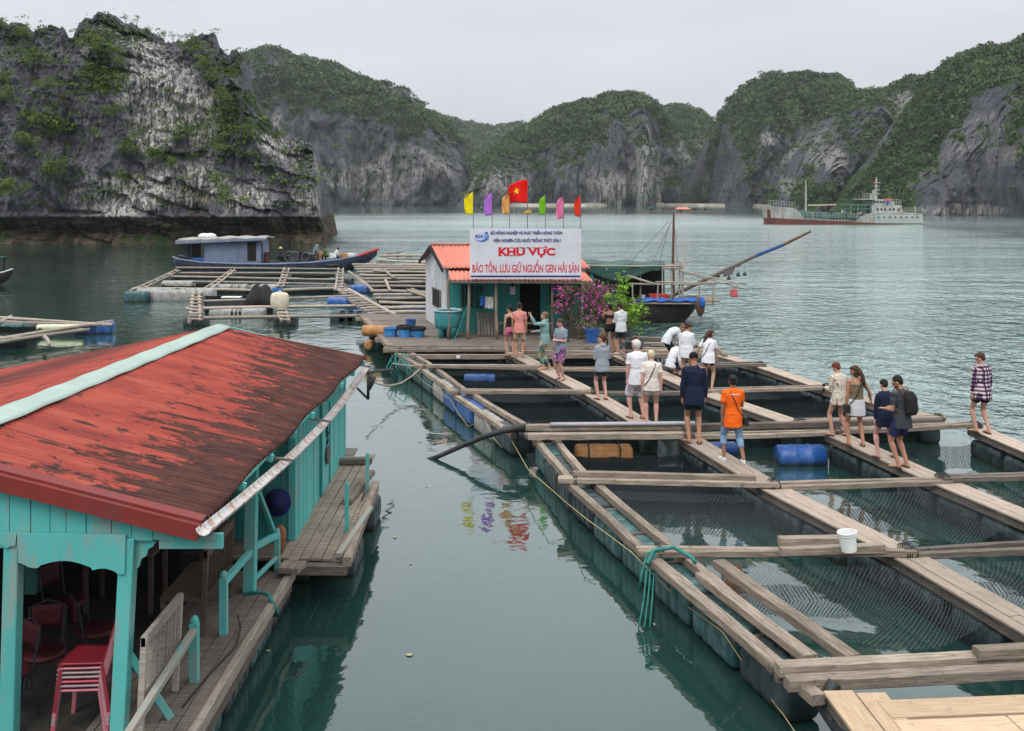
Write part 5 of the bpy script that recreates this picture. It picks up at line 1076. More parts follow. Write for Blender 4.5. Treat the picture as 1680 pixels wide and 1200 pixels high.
sbox(1448, 1456, 326.5, 330.5, 2.2, simple('lifeboat_orange', (.75, .10, .03), .5), 'lifeboat', dy=-1.2); sbox(1447, 1449, 329, 337, .5, M['cloth_blue'], 'flag_cloth', dy=-2.6)
MB().tube([(sxx(1436.5), SHY, szz(328)), (sxx(1438), SHY, szz(292))], [.35, .12], 8).build('mast', mh, ship)
for z_ in (300, 306, 312, 318): MB().bar((sxx(1432), SHY-.3, szz(z_)), (sxx(1443), SHY-.3, szz(z_)), .12, .12).build('crossarm', mh, ship)
sbox(1432, 1435, 312, 327, .6, mh, 'radar_post'); sbox(1428, 1431, 318, 327, .5, mh, 'radar_post'); sbox(1434.5, 1437, 296, 300, .1, simple('small_red_flag', (.6, .03, .03), .7), 'flag_cloth')
MB().tube([(sxx(1322), SHY, szz(357)), (sxx(1322), SHY, szz(296))], [.22, .10], 8).build('foremast', mh, ship)
MB().bar((sxx(1324), SHY-.6, szz(337)), (sxx(1370), SHY-.6, szz(336)), .25, .25).build('derrick', simple('derrick_buff', (.5, .42, .28), .6), ship)
for z_ in (351, 355.5): MB().bar((sxx(1300), SHY-3.0, szz(z_)), (sxx(1400), SHY-3.0, szz(z_+1.6)), .25, .3).build('deck_pipe', mgd, ship)
rnd = random.Random(8)
for k in range(34):
    a = rnd.uniform(1303, 1396); y1 = rnd.uniform(345, 354); sbox(a, a+rnd.uniform(.6, 3), y1, 360, rnd.uniform(.3, 2), [mgd, mgd, mh, M['dark']][k % 4], 'deck_fitting', dy=rnd.uniform(-2.6, 1))
sbox(1302, 1330, 346.5, 360, 5, mgd, 'pump_house'); sbox(1336, 1390, 352, 360, 5, mgd, 'tank_trunk')
def rail(px0, px1, y0, y1, dy, n=10):
    mb = MB()
    for k in range(n+1):
        px = px0+(px1-px0)*k/n; yy = y0+(y1-y0)*k/n; mb.bar((sxx(px), SHY+dy, szz(yy)), (sxx(px), SHY+dy, szz(yy)+1.1), .06, .06)
    for h_ in (.55, 1.1): mb.bar((sxx(px0), SHY+dy, szz(y0)+h_), (sxx(px1), SHY+dy, szz(y1)+h_), .05, .05)
    mb.build('railing', mh, ship)
rail(1254, 1297, 337.6, 341.6, -3.0); rail(1472, 1503, 350, 350, -3.6); rail(1300, 1422, 357, 360, -3.6, 24); rail(1407, 1425, 326.5, 326.5, -2.9, 5); rail(1446, 1470, 337, 337, -2.5, 7)
sbox(1471, 1477, 344, 350, 3, mh, 'winch_house'); MB().bar((sxx(1501.5), SHY, szz(350)), (sxx(1501), SHY, szz(338)), .12, .12).build('ensign_staff', mh, ship)
MB().box((sxx(1257.5), SHY-1.55, szz(350)), (.5, .12, 1.6)).build('anchor', M['rust'], ship); MB().box((sxx(1259), SHY-1.8, szz(355)), (.35, .05, 1.6)).build('rust_stain', M['rust'], ship)
# far floating farms
FY = 330
for (px, w_, lab, rc) in ((1119, 22, 'tiny far floating hut with a red roof near the central shore', 'salmon'), (1125, 0, '', '')):
    if not w_: continue
    o = root('floating_hut', D(px, 349, FY), lab, 'hut'); fx = lambda p: (p-CX)/F*FY; fz = lambda p: H-(p-CY)/F*FY
    MB().box((fx(px), FY, fz(346)), (fx(px+11)-fx(px-11), 3, fz(344)-fz(348))).build('wall', M['teal'], o); MB().prism([Vector((fx(px-13), FY-2, fz(343.6))), Vector((fx(px-8), FY, fz(340))), Vector((fx(px+8), FY, fz(340))), Vector((fx(px+13), FY-2, fz(343.6)))], (0, .1, -.2)).build('roof', M['salmon'], o)
    MB().box((fx(px-3), FY-1.55, fz(346)), (.9, .05, .7)).build('door', M['dark'], o); MB().box((fx(px+20), FY, .25), (14, 4, .3)).build('raft', M['timber2'], o)
    MB().box((fx(px-38), FY+8, .25), (12, 3, .35)).build('raft', M['timber2'], o)
for px, w_, lab in ((1140, 9, 'dark raft hut right of the tiny red-roofed one'), (1068, 8, 'low dark raft left of the tiny red-roofed hut'), (1157, 6, 'small boat right of the far huts'), (790, 5, 'small pale boat below the central cliff behind the flags')):
    o = root('raft_hut', D(px, 349, FY+6), lab, 'hut'); x0 = (px-CX)/F*(FY+6); MB().box((x0, FY+6, .35), (w_*.2*1.6, 1.4, .5)).build('base', M['timber2'], o); MB().prism([Vector((x0-w_*.09, FY+5.4, 1.2)), Vector((x0+w_*.09, FY+5.4, 1.2)), Vector((x0+w_*.07, FY+5.4, 1.6)), Vector((x0-w_*.07, FY+5.4, 1.6))], (0, 1.2, 0)).build('roof', M['teal_dark'], o); MB().box((x0, FY+6, .9), (w_*.12, 1, .6)).build('cabin', M['dark'], o)
# ================================================================== near left floating house
def roof_mat():
    m = NT('red_corrugated_roof', .75, .25)
    base = m.ramp(m.noise(m.pos((.7, 2.5, 1)), 1, 6, .65), [(.28, (.16, .026, .020)), (.5, (.285, .044, .029)), (.72, (.37, .085, .052))])
    sp = m.n('SeparateXYZ'); m.set(sp, 0, m.pos()); X, Y, Z = sp.outputs
    n1 = m.noise(m.pos((.85, 4.0, 0)), 1, 9, .78, .2); n2 = m.noise(m.pos((.16, .34, 0)), 1, 3)
    g = m.math('ADD', m.rng(X, -5.4, -2.9, -.13, .16), m.rng(Y, 9.4, 11.4, .09, 0))
    far = m.rng(Y, 15, 20.4, 0, .07); left = m.rng(X, -5.9, -5.6, -.05, 0)
    k = m.math('ADD', m.math('ADD', m.math('ADD', n1, g), m.math('MULTIPLY', m.math('SUBTRACT', n2, .5), .35)), m.math('ADD', far, left))
    dk = m.rng(k, .52, .55)
    moss = m.ramp(m.noise(m.pos((2, 6, 1)), 1, 5), [(.3, (.035, .016, .014)), (.7, (.105, .040, .032))])
    c = m.mix(dk, base, moss)
    sp1 = m.noise(m.pos((3, 5, 1)), 1, 5, .7); rows = m.math('ABSOLUTE', m.math('SUBTRACT', m.math('FRACT', m.math('DIVIDE', m.math('ADD', X, m.math('MULTIPLY', n2, .25)), .98)), .5))
    rk = m.math('MULTIPLY', m.rng(rows, .10, .03), m.rng(sp1, .53, .60)); c = m.mix(rk, c, (.035, .018, .016))
    sc_ = m.noise(m.pos((6, 12, 1)), 1, 3); c = m.mix(m.rng(sc_, .66, .74, 0, .8), c, (.05, .02, .018))
    joint = m.math('ABSOLUTE', m.math('SUBTRACT', m.math('FRACT', m.math('DIVIDE', Y, .86)), .5)); c = m.mix(m.rng(joint, .012, .004, 0, .7), c, (.07, .02, .018))
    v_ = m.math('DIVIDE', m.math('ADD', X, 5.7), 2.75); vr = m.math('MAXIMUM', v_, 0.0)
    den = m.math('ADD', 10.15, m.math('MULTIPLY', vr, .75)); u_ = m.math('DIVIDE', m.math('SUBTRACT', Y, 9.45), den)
    wv = m.math('SINE', m.math('MULTIPLY', u_, 104*2*math.pi)); c = m.mix(m.rng(wv, -.1, -.9, 0, .72), c, (.045, .016, .014))  # valley stripe mixes dirt with painted shade, so the corrugation reads
    m.col(c); m.rgh(m.rng(dk, 0, 1, .68, .9)); m.bump(m.noise(m.pos((3, 8, 1)), 4, 4), .15, .01); return m.m
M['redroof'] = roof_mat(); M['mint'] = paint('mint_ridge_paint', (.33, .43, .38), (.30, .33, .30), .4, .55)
M['redtrim'] = paint('dark_red_trim', (.19, .026, .022), (.12, .04, .035), .5, .6)
FX, RX, LX = -2.95, -5.70, -10.6
ez = lambda Y: 2.64-.016*(Y-9.5); rz = lambda Y: 3.315-.015*(Y-10.5)
fh = root('floating_house', (-5.5, 14, .6), 'turquoise plank floating house with a mossy red corrugated roof in the left foreground', 'house')
Y0, Y1 = 9.45, 20.35
def rs_(u, v):   # right slope: u along Y, v ridge->eave
    Y = Y0+(Y1-.75*(1-v)-Y0)*u; return Vector((RX+(FX-RX)*v+.03*math.sin(u*23), Y, rz(Y)+(ez(Y)-rz(Y))*v-.04*math.sin(v*math.pi)*math.sin(u*9)*.4))
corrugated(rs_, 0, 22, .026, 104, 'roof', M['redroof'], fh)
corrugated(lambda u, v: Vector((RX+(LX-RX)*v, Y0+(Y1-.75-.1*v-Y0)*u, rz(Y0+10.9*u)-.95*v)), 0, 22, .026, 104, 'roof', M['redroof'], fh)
mb = MB()
mb.grid(lambda u, v: Vector((RX-.24+.48*v, Y0-.05+(Y1-.75-Y0+.1)*u, rz(Y0+10.2*u)+.055-.10*abs(v-.5)*1.4+.006*math.sin(u*60))), 60, 6); mb.build('ridge_cap', M['mint'], fh, smooth=True, solid=.012)
MB().bar((FX+.02, Y0-.02, ez(Y0)-.06), (RX, Y0-.02, rz(Y0)-.05), .05, .15).build('trim', M['redtrim'], fh)
MB().bar((LX, Y0-.02, rz(Y0)-1.0), (RX, Y0-.02, rz(Y0)-.05), .05, .15).build('trim', M['redtrim'], fh)
MB().bar((FX+.02, Y0+.10, ez(Y0)+.03), (RX, Y0+.10, rz(Y0)+.035), .16, .03).build('trim', M['redtrim'], fh)
MB().bar((FX+.01, Y1-.02, ez(Y1)-.02), (RX, Y1-.75, rz(Y1)-.02), .05, .08).build('trim', M['redtrim'], fh)
for t in np.linspace(.03, .97, 9): Y = Y0+(Y1-Y0)*t; MB().bar((RX+.1, Y, rz(Y)-.09), (FX+.02, Y, ez(Y)-.08), .05, .09).build('rafter', M['teal'], fh)
for v in (.02, .35, .68, .985): MB().bar((RX+(FX-RX)*v-.03, Y0+.05, rz(Y0)+(ez(Y0)-rz(Y0))*v-.055), (RX+(FX-RX)*v-.03, Y1-.3, rz(Y1)+(ez(Y1)-rz(Y1))*v-.055), .06, .05).build('purlin', M['teal'], fh)
# gable boards and valances
GY = Y0+.10; mb = MB(); x = -2.80; rnd = random.Random(2)
while x > -8.6:
    w_ = rnd.uniform(.15, .24); xm = x-w_/2; top = (ez(Y0)+(rz(Y0)-ez(Y0))*min(1, (FX-xm)/(FX-RX)) if xm > RX else rz(Y0)-.2*(RX-xm))-.12; bot = 2.475+.02*(xm+4)*.5-.012*rnd.random()
    if xm < -2.9: mb.box((xm, GY+rnd.uniform(-.004, .004), (top+bot)/2), (w_-.008, .03, top-bot))
    x -= w_
mb.build('gable_boards', M['teal'], fh)
MB().box((-3.05, GY+.02, 2.46), (.60, .05, .14)).build('gable_end', M['teal'], fh)
MB().box((-5.6, GY-.035, 2.45), (4.0, .04, .07)).build('beam', M['teal'], fh)
VY = GY-.075
def val(pts, name='valance'): MB().prism([D(px, py, VY) for px, py in pts], (0, .03, 0)).build(name, M['teal'], fh)
arc = lambda a, b, d, n=6: [(a[0]+(b[0]-a[0])*t, a[1]+(b[1]-a[1])*t-d*math.sin(math.pi*t)) for t in np.linspace(0, 1, n)]
val([(28, 876), (206, 878), (204, 942), (194, 943)]+arc((188, 938), (152, 936), 4)+arc((148, 931), (66, 928), 9, 9)+arc((62, 932), (36, 925), -3)+[(30, 924)])
val([(-160, 874), (27, 876), (25, 895), (14, 898)]+arc((10, 900), (-20, 892), 4)+arc((-24, 890), (-110, 888), 9)+[(-150, 900), (-160, 898)])
# bracket on the side of the corner pillar
sp_ = [(222, 884), (256, 889), (250, 898), (243, 901), (240, 912), (231, 918), (228, 930), (221, 938)]; MB().prism([D(px, py, VY+.1) for px, py in sp_], (0, .03, 0)).build('bracket', M['teal'], fh)
def pillar(x, y, zt, w_=.145, lean=0, top=None): MB().bar((x-lean, y, .6), (x, y, zt), w_, w_, up=Vector((0, 1, 0))).build('pillar', M['teal'], fh, bevel=.008)
pillar(D(211, 0, GY).x, GY+.02, 2.50, .14, .10); pillar(D(22, 0, GY).x, GY+.02, 2.50, .14, .05); pillar(-6.2, GY+.02, 2.5); pillar(P(412, 970).x+.02, P(412, 970).y, 2.52, .15, .04)
for x_, y_ in ((-6.2, 13.0), (-8.4, 9.6), (-8.4, 15)): pillar(x_, y_, 2.8)
# enclosed room: right wall, front wall, back
c0, c1 = P(485, 886), P(567, 745); v = (c1-c0); n = 24
mb = MB(); Ln = v.length; u_ = v.normalized()
for i in range(n):
    a = c0+v*(i/n); b = c0+v*((i+1)/n)-u_*.007; zt = ez(a.y)-.08; o_ = rnd.uniform(0, .012)
    mb.prism([a+Vector((o_, 0, 0)), b+Vector((o_, 0, 0)), Vector((b.x+o_, b.y, zt)), Vector((a.x+o_, a.y, zt))], (-.03, 0, 0))
mb.build('side_wall', M['teal'], fh)
f = MB().prism([c0.lerp(c1, .40)+Vector((.035, 0, .05)), c0.lerp(c1, .56)+Vector((.035, 0, .05)), c0.lerp(c1, .56)+Vector((.035, 0, 1.7)), c0.lerp(c1, .40)+Vector((.035, 0, 1.7))], (-.025, 0, 0)).build('door', M['teal'], fh)
for t in (.40, .56): MB().bar(c0.lerp(c1, t)+Vector((.03, 0, .05)), c0.lerp(c1, t)+Vector((.03, 0, 1.75)), .05, .04, up=Vector((0, 1, 0))).build('door_frame', M['teal_dark'], f)
cc = c0.lerp(c1, .50)+Vector((.075, 0, 0)); cc.z = H-(746-CY)/F*cc.y
MB().lathe(cc, [(.01, -.012), (.16, -.012), (.16, .012), (.01, .012)], 24, M=Matrix.Rotation(R(90), 3, 'Y')).build('plate', simple('round_grey_plate', (.10, .085, .08), .6), f)
for dz in (.22, .34, .44): MB().box(cc+Vector((-.02, .03*math.sin(dz*40), dz)), (.02, .12, .05), M=Matrix.Rotation(.5, 3, 'X')).build('hinge_mark', M['dark'], f)
mb = MB(); x = c0.x
for i in range(24): mb.box((x-.11-.22*i, c0.y+rnd.uniform(0, .01), 1.6), (.212, .03, 2.0 if i < 12 else 2.1))
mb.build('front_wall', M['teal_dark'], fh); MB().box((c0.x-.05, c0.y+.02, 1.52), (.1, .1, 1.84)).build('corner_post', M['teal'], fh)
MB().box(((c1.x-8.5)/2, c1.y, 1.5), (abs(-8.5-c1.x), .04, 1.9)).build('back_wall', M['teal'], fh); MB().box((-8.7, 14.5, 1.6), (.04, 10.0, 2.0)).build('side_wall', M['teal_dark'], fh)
MB().box((-5.45, 13.1, 1.6), (2.3, .04, 2.1)).build('dark_screen', M['dark'], fh); MB().box((-4.6+.0, 14.2, 1.6), (.04, 2.2, 2.1)).build('dark_screen', M['dark'], fh)  # added screens, put in only to darken the view behind the chairs
MB().box((-6.3, 12.4, 1.55), (.05, 5.2, 1.9)).build('added_shade_partition', M['dark'], fh)  # added near-black divider that keeps the open room dark
# deck
e0, e1 = P(286, 1222), P(472, 938); e0.x = e1.x-.06
mb = MB(); x = e1.x
while x > -8.8:
    w_ = .19; mb.box((x-w_/2, (7.5+e1.y)/2+rnd.uniform(-.03, .03), .58+rnd.uniform(-.007, .007)), (w_-.012, e1.y-7.5, .04)); x -= w_
mb.build('deck', M['deck'], fh); MB().box((-6.55, 11.2, .606), (4.9, 7, .01)).build('floor_shade_sheet', simple('dark_floor', (.032, .028, .024), .8, .4, 3), fh)  # dark sheet laid over the deck paints in the room's shade
MB().box((-6, 17.4, .57), (5.7, 6.2, .04)).build('floor', M['timber2'], fh)
beam('edge_beam', (e0.x+.05, 7.5, .55), (e1.x+.05, e1.y+.05, .55), .09, .14, M['bamboo'], fh, .006)
beam('edge_beam', (e0.x+.02, 7.5, .40), (e1.x+.02, e1.y, .40), .10, .14, M['timber2'], fh, .008)
beam('beam', (e1.x+.05, e1.y-.25, .70), (e1.x+.1, e1.y+.05, .70), .3, .08, M['timber'], fh); 
for i in range(6): blockfloat((e1.x-.42, 8.1+1.12*i, .22), 1.0, .75, .5, (0, 1, 0), M['dark_float' if i % 2 else 'teal_float'], fh)
for i in range(5): blockfloat((-6.5, 8.5+1.6*i, .2), 1.2, .8, .5, (0, 1, 0), M['dark_float'], fh)
for i in range(4): blockfloat((-3.35, 15.4+1.25*i, .2), 1.0, .7, .45, (0, 1, 0), M['dark_float'], fh)
s0, s1, s2, s3 = P(468, 915), P(560, 917), P(604, 808), P(592, 772)
mb = MB(); rows = [(c0.x-.35, s1.x, s0.y, 18.0)]
x = -3.32; k = 0
while x < s1.x+.02:
    w_ = .155; a = s0.y+rnd.uniform(-.12, .06); b = (19.9 if x < -2.75 else 18.1)+rnd.uniform(-.15, .1)
    cut = rnd.uniform(16, 17.4); mb.box((x+w_/2, (a+cut)/2, .58+rnd.uniform(-.01, .01)), (w_-.014, cut-a-.01, .035)); mb.box((x+w_/2+rnd.uniform(-.01, .01), (cut+b)/2, .58+rnd.uniform(-.015, .01)), (w_-.02, b-cut, .035)); x += w_
mb.build('side_deck', M['timber_y'] if 'timber_y' in M else M['timber'], fh)
beam('beam', (s1.x+.10, s1.y-.15, .60), (s2.x+.10, s2.y+.3, .62), .12, .14, M['timber'], fh, .01); beam('beam', (s1.x-.03, s1.y-.1, .68), (s1.x+.12, 16.3, .68), .08, .06, M['teal_worn'], fh, .006)
beam('beam', (s2.x-.25, 16.7, .66), (s2.x-.1, 18.4, .68), .16, .08, M['timber'], fh, .01); beam('beam', (-3.35, 19.2, .66), (-2.68, 19.25, .66), .16, .09, M['timber2'], fh, .01); beam('beam', (-3.3, s1.y-.08, .50), (s1.x+.1, s1.y-.1, .50), .14, .14, M['timber2'], fh, .01)
blockfloat((s2.x-.05, 17.6, .2), .9, .4, .45, (0, 1, 0), M['dark_float'], fh); blockfloat((s1.x-.25, 15.6, .15), 1.0, .6, .4, (0, 1, 0), M['dark_float'], fh)
def post(p, h, w_=.085): 
    MB().bar(p, p+Vector((0, 0, h)), w_, w_, up=Vector((0, 1, 0))).ell(p+Vector((0, 0, h+.02)), (w_*.55, w_*.55, .06), 8, 5).build('post', M['teal'], fh)
pA, pB, pC = P(367, 1040), P(319, 1118), P(412, 970); post(pA, .66); post(pB, .62); post(P(569, 872), .68, .06); post(P(603, 806), .60, .06); post(P(455, 935), .50, .07)
def rl(p, q, w_=.075, nm='rail', mt='teal'): MB().bar(p, q, w_, w_).build(nm, M[mt], fh, bevel=.006)
rl(pA+Vector((0, 0, .60)), pC+Vector((0, 0, .52))); rl(pC+Vector((0, 0, .55)), P(455, 935)+Vector((0, 0, .48))); rl(pC+Vector((0, .1, .1)), P(455, 935)+Vector((0, 0, .18)), .05)
rl(pB+Vector((0, 0, .55)), Vector((pB.x, 8.75, 1.02)), .07, 'rail', 'teal_worn'); rl(D(204, 1062, GY+.05), P(279, 1178), .075, 'brace'); rl(D(424, 808, pC.y+.05), D(451, 878, 13.9), .06, 'brace'); rl(D(451, 872, 13.9), P(455, 932), .05, 'brace')
# gutter
gm = NT('white_gutter', .45, .4); gn = gm.noise(gm.pos((3, 9, 3)), 1, 5, .7); gm.col(gm.mix(gm.rng(gn, .48, .58, 0, .85), (.50, .49, .48), (.30, .17, .09))); M['gutter'] = gm.m
def gp(t):
    a, b = D(334, 868, 9.30), D(603, 599, 20.9); p = a.lerp(b, t); p.z -= .16*math.sin(t*math.pi)**1.0*(1 if t < .9 else 1); p.x += .06*math.sin(t*math.pi*1.0); return p
mb = MB(); mb.grid(lambda u, v: gp(u)+Vector((-.07*math.cos(math.pi*v), 0, -.065*math.sin(math.pi*v))), 60, 10); mb.build('gutter', M['gutter'], fh, smooth=True, solid=.008)
for t in (.28, .52, .97): p = gp(t); MB().bar(p+Vector((-.22, 0, .07)), p+Vector((.12, 0, .02)), .035, .03).build('gutter_hook', M['timber2'], fh)
# things around the house
def slat_bench(y0, y1, xb, mat, lab, seat=True, low=.85):
    o = root('bench', (xb, (y0+y1)/2, .6), lab, 'bench'); t = 1.0
    for y in (y0, y1): MB().bar((xb, y, .6), (xb+.05, y, 1.6), .06, .06, up=Vector((0, 1, 0))).build('leg', mat, o, bevel=.004)
    mb = MB(); mb.grid(lambda u, v: Vector((xb+.06, y0+(y1-y0)*u, 1.50+.08*v+.05*math.sin(u*math.pi))), 10, 1)
    MB().bar((xb+.045, y0-.03, 1.56), (xb+.045, y1+.03, 1.56), .05, .10).build('top_rail', mat, o, bevel=.004); MB().bar((xb+.02, y0, low+.18), (xb+.02, y1, low+.18), .04, .08).build('lower_rail', mat, o)
    n = int((y1-y0)/.11); mb = MB()
    for i in range(n): y = y0+(y1-y0)*(i+.5)/n; mb.bar((xb+.02, y, low+.2), (xb+.045, y, 1.54), .055 if i % 3 else .035, .018, up=Vector((0, 1, 0)))
    mb.build('backrest', mat, o)
    if seat:
        MB().box((xb-.25, (y0+y1)/2, 1.03), (.48, y1-y0+.04, .05)).build('seat', mat, o, bevel=.005)
        for y in (y0+.03, y1-.03): MB().bar((xb-.46, y, .6), (xb-.46, y, 1.02), .055, .055, up=Vector((0, 1, 0))).build('leg', mat, o)
    return o
wb1 = wood('bleached_bench_wood', (.24, .21, .18), (.36, .32, .28), (.48, .44, .39)); wb2 = wood('dark_bench_wood', (.06, .04, .032), (.12, .085, .068), (.20, .15, .12))
slat_bench(9.45, 10.45, -3.50, wb1, 'bleached slatted bench back by the railing, nearer the camera', seat=False); slat_bench(11.75, 12.85, -3.62, wb2, 'dark brown slatted bench beside the tall side pillar')
slat_bench(13.3, 14.3, -4.1, wb2, 'second dark bench in the shade against the room wall')
def plastic_chair():
    o = root('chair', (0, 0, 0), 'x', 'chair', 'stacked pink plastic chairs'); I3 = Matrix()
    # faces -X
    MB().grid(lambda u, v: Vector((-.21+.42*u, (-.21+.42*v)*(1-.12*u), .44-.025*math.sin(u*math.pi)*math.sin(v*math.pi)-.03*max(0, .15-u)*6*.15)), 10, 10).build('seat', None_mat, o, I3, smooth=True, solid=.018)
    MB().tube([(-.215, -.2, .425), (-.225, 0, .42), (-.215, .2, .425), (0, .20, .43), (.2, .18, .43)], .014, 6).build('seat_rim', None_mat, o, I3)
    for s in (-1, 1):
        MB().bar((-.24, s*.23, 0), (-.19, s*.19, .43), .035, .03, up=Vector((0, 1, 0))).build('leg', None_mat, o, I3)
        MB().bar((.27, s*.21, 0), (.19, s*.17, .43), .035, .03, up=Vector((0, 1, 0))).build('leg', None_mat, o, I3)
    mb = MB(); L_ = lambda v, s: Vector((.20+.13*v, s*(.17+.01*v), .43+.42*v))
    for s in (-1, 1): mb.tube([L_(0, s), L_(.5, s), L_(.93, s), L_(1.0, s*.8)], .016, 6)
    mb.tube([L_(1.0, -.8), L_(1.03, 0), L_(1.0, .8)], .018, 6)
    for k in (-.5, -.17, .17, .5): mb.bar(L_(.05, 0)+Vector((0, k*.3, 0)), L_(1.0, 0)+Vector((0, k*.28, 0)), .045, .010, up=Vector((1, 0, 0)))
    mb.build('backrest', None_mat, o, I3, smooth=False)
    return o
cps = {k: simple(k, c, .4, .12, 5, spec=.4) for k, c in (('chair_red', (.17, .013, .022)), ('chair_pink', (.40, .13, .16)), ('chair_grey_pink', (.27, .19, .20)), ('chair_bright', (.42, .05, .09)))}
seq = ['chair_pink', 'chair_grey_pink', 'chair_bright', 'chair_grey_pink', 'chair_grey_pink', 'chair_pink', 'chair_red']
words = ['bottom', 'second', 'third', 'fourth', 'fifth', 'middle', 'seventh', 'eighth', 'third from top', 'second from top', 'topmost']
for i, k in enumerate(seq):
    if i == 0 or True:
        None_mat = cps[k]
        if i < 4 or True:
            ch = plastic_chair()
    ch.matrix_basis = Matrix.Translation((D(150, 0, 9.75).x+.004*(i-9), 9.75, -.02+.092*i-.30+.28+.02)) ; ch.location.z = .6+(.042*i); WM[ch.name] = ch.matrix_basis.copy()
    ch['label'] = 'pink plastic chair, %s from the floor in the stack behind the pillar' % (['lowest', 'second', 'third', 'fourth', 'fifth', 'sixth', 'seventh', 'eighth', 'ninth', 'tenth', ''][i])
    if i == 6: ch['label'] = 'topmost red plastic chair of the stack behind the corner pillar'
redseat = simple('dark_red_seat', (.045, .006, .010), .6, .15, 6); blk = simple('black_chair_metal', (.02, .02, .022), .5)
def diner(c, rz_, lab):
    o = root('chair', c, lab, 'chair', 'red seated metal chairs in the dark room', rz_); W0 = WM[o.name]
    MB().lathe((0, 0, 0), [(.01, .43), (.20, .43), (.215, .45), (.21, .48), (.16, .49), (.01, .485)], 20).build('seat', redseat, o, W0, world=False, smooth=True)
    for a, b in ((-1, -1), (1, -1), (-1, 1), (1, 1)): MB().tube([(a*.2, b*.2, 0), (a*.15, b*.15, .44)], .011, 6).build('leg', blk, o, W0, world=False)
    MB().tube([(-.15, .17, .44), (-.17, .24, .85), (0, .27, .9), (.17, .24, .85), (.15, .17, .44)], .012, 6).build('back_frame', blk, o, W0, world=False)
    MB().grid(lambda u, v: Vector((-.15+.3*u, .245+.02*math.sin(u*math.pi), .62+.24*v)), 6, 4).build('backrest', redseat, o, W0, world=False, smooth=True, solid=.03)
for px, py, a, lab in ((72, 1068, .3, 'red seated metal chair between the two front pillars, nearest'), (108, 985, 1.2, 'red seated chair farther back below the white container'), (160, 1030, 2.2, 'red seated chair half hidden behind the corner pillar'), (12, 1100, -.6, 'red seated chair at the left picture edge')):
    c = P(px, py, 1.08); c.z = .6; diner(c, a, lab)
c = P(100, 1000, 1.4); o = root('table', (c.x-.1, 12.6, .6), 'small dark table in the shaded room of the floating house', 'table')
MB().box((c.x-.1, 12.6, 1.34), (.9, .6, .04)).build('tabletop', wb2, o, bevel=.004)
for a in (-.4, .4):
    for b in (-.25, .25): MB().box((c.x-.1+a, 12.6+b, .96), (.05, .05, .72)).build('leg', wb2, o)
o = root('jug', (D(96, 0, 12.5).x, 12.5, 1.36), 'pale plastic jug standing on the dark table in the shaded room', 'jug'); c = Vector((D(96, 0, 12.5).x, 12.5, 1.36))
MB().lathe(c, [(.11, 0), (.13, .02), (.13, .24), (.11, .28), (.05, .31), (.045, .36), (.04, .36)], 18).build('body', M['white_plastic'], o, smooth=True); MB().tube([c+Vector((.05, 0, .33)), c+Vector((.13, 0, .32)), c+Vector((.14, 0, .2))], .014, 6).build('handle', M['white_plastic'], o)
o = root('hat', D(455, 825, 14.85), 'dark blue hat hanging on the shaded turquoise wall', 'hat'); c = D(455, 825, 14.85)
Mh = Matrix.Rotation(R(78), 3, 'X'); MB().lathe(c, [(.01, .08), (.07, .075), (.095, .02), (.11, 0), (.20, -.012), (.20, -.02), (.01, -.02)], 22, M=Mh).build('brim', simple('navy_felt', (.012, .018, .09), .9), o, smooth=True); MB().lathe(c, [(.101, .02), (.107, .0), (.107, .03), (.10, .035)], 22, M=Mh).build('band', blk, o)
simple_thing('cloth', MB().loft([[D(460, y_, 14.3)+Vector((w_*math.cos(t), w_*.6*math.sin(t), 0)) for t in np.linspace(0, 5.5, 8)] for y_, w_ in ((862, .03), (868, .07), (880, .09), (892, .07), (903, .06), (910, .02))]), simple('brown_cloth', (.25, .11, .05), .9, .3, 8, bump=.02), 'brown rag tied to the short post beside the room corner', 'rag')
mb = MB()
for k in range(4): mb.tube([P(400+k*3, 975, .66), P(425, 972, .68), P(440, 975, .70), P(446+k, 990, .62), P(450+k*2, 1010, .40)], .022, 6)
simple_thing('rope', mb, M['teal_dark'], 'dark green rope wound at the foot of the side pillar', 'rope')
simple_thing('rope', MB().tube([P(390, 1010, .7), P(395, 1030, .64), P(388, 1060, .62), P(340, 1110, .62), P(300, 1160, .62)], .010, 5), M['rope_dark'], 'thin dark cord lying along the deck edge', 'cord')
# ================================================================== people
def skin_mat(name, c):
    m = NT(name, .55, .35); n = m.noise(m.co(), 12, 4); m.col(m.ramp(n, [(.3, tuple(x*.82 for x in c)), (.7, c)])); return m.m
SK = {'fair': skin_mat('fair_skin', (.50, .28, .20)), 'tan': skin_mat('tanned_skin', (.42, .21, .13)), 'dark': skin_mat('brown_skin', (.28, .14, .085)), 'pink': skin_mat('pink_skin', (.56, .30, .24))}
EYE = simple('eye_dark', (.02, .015, .012), .3); LIP = simple('lips', (.35, .10, .09), .5)
def fab(name, c, var=.12, rough=.88): 
    m = NT(name, rough, .15); n = m.noise(m.co(), 5, 5); m.col(m.ramp(n, [(.3, tuple(x*(1-var) for x in c)), (.7, tuple(min(1, x*(1+var)) for x in c))])); m.bump(m.noise(m.co(scale=(1, 1, .5)), 9, 3), .35, .02); return m.m
def pat(name, fn):
    m = NT(name, .88, .15); c = fn(m); m.col(c); m.bump(m.noise(m.co(scale=(1, 1, .5)), 9, 3), .35, .02); return m.m
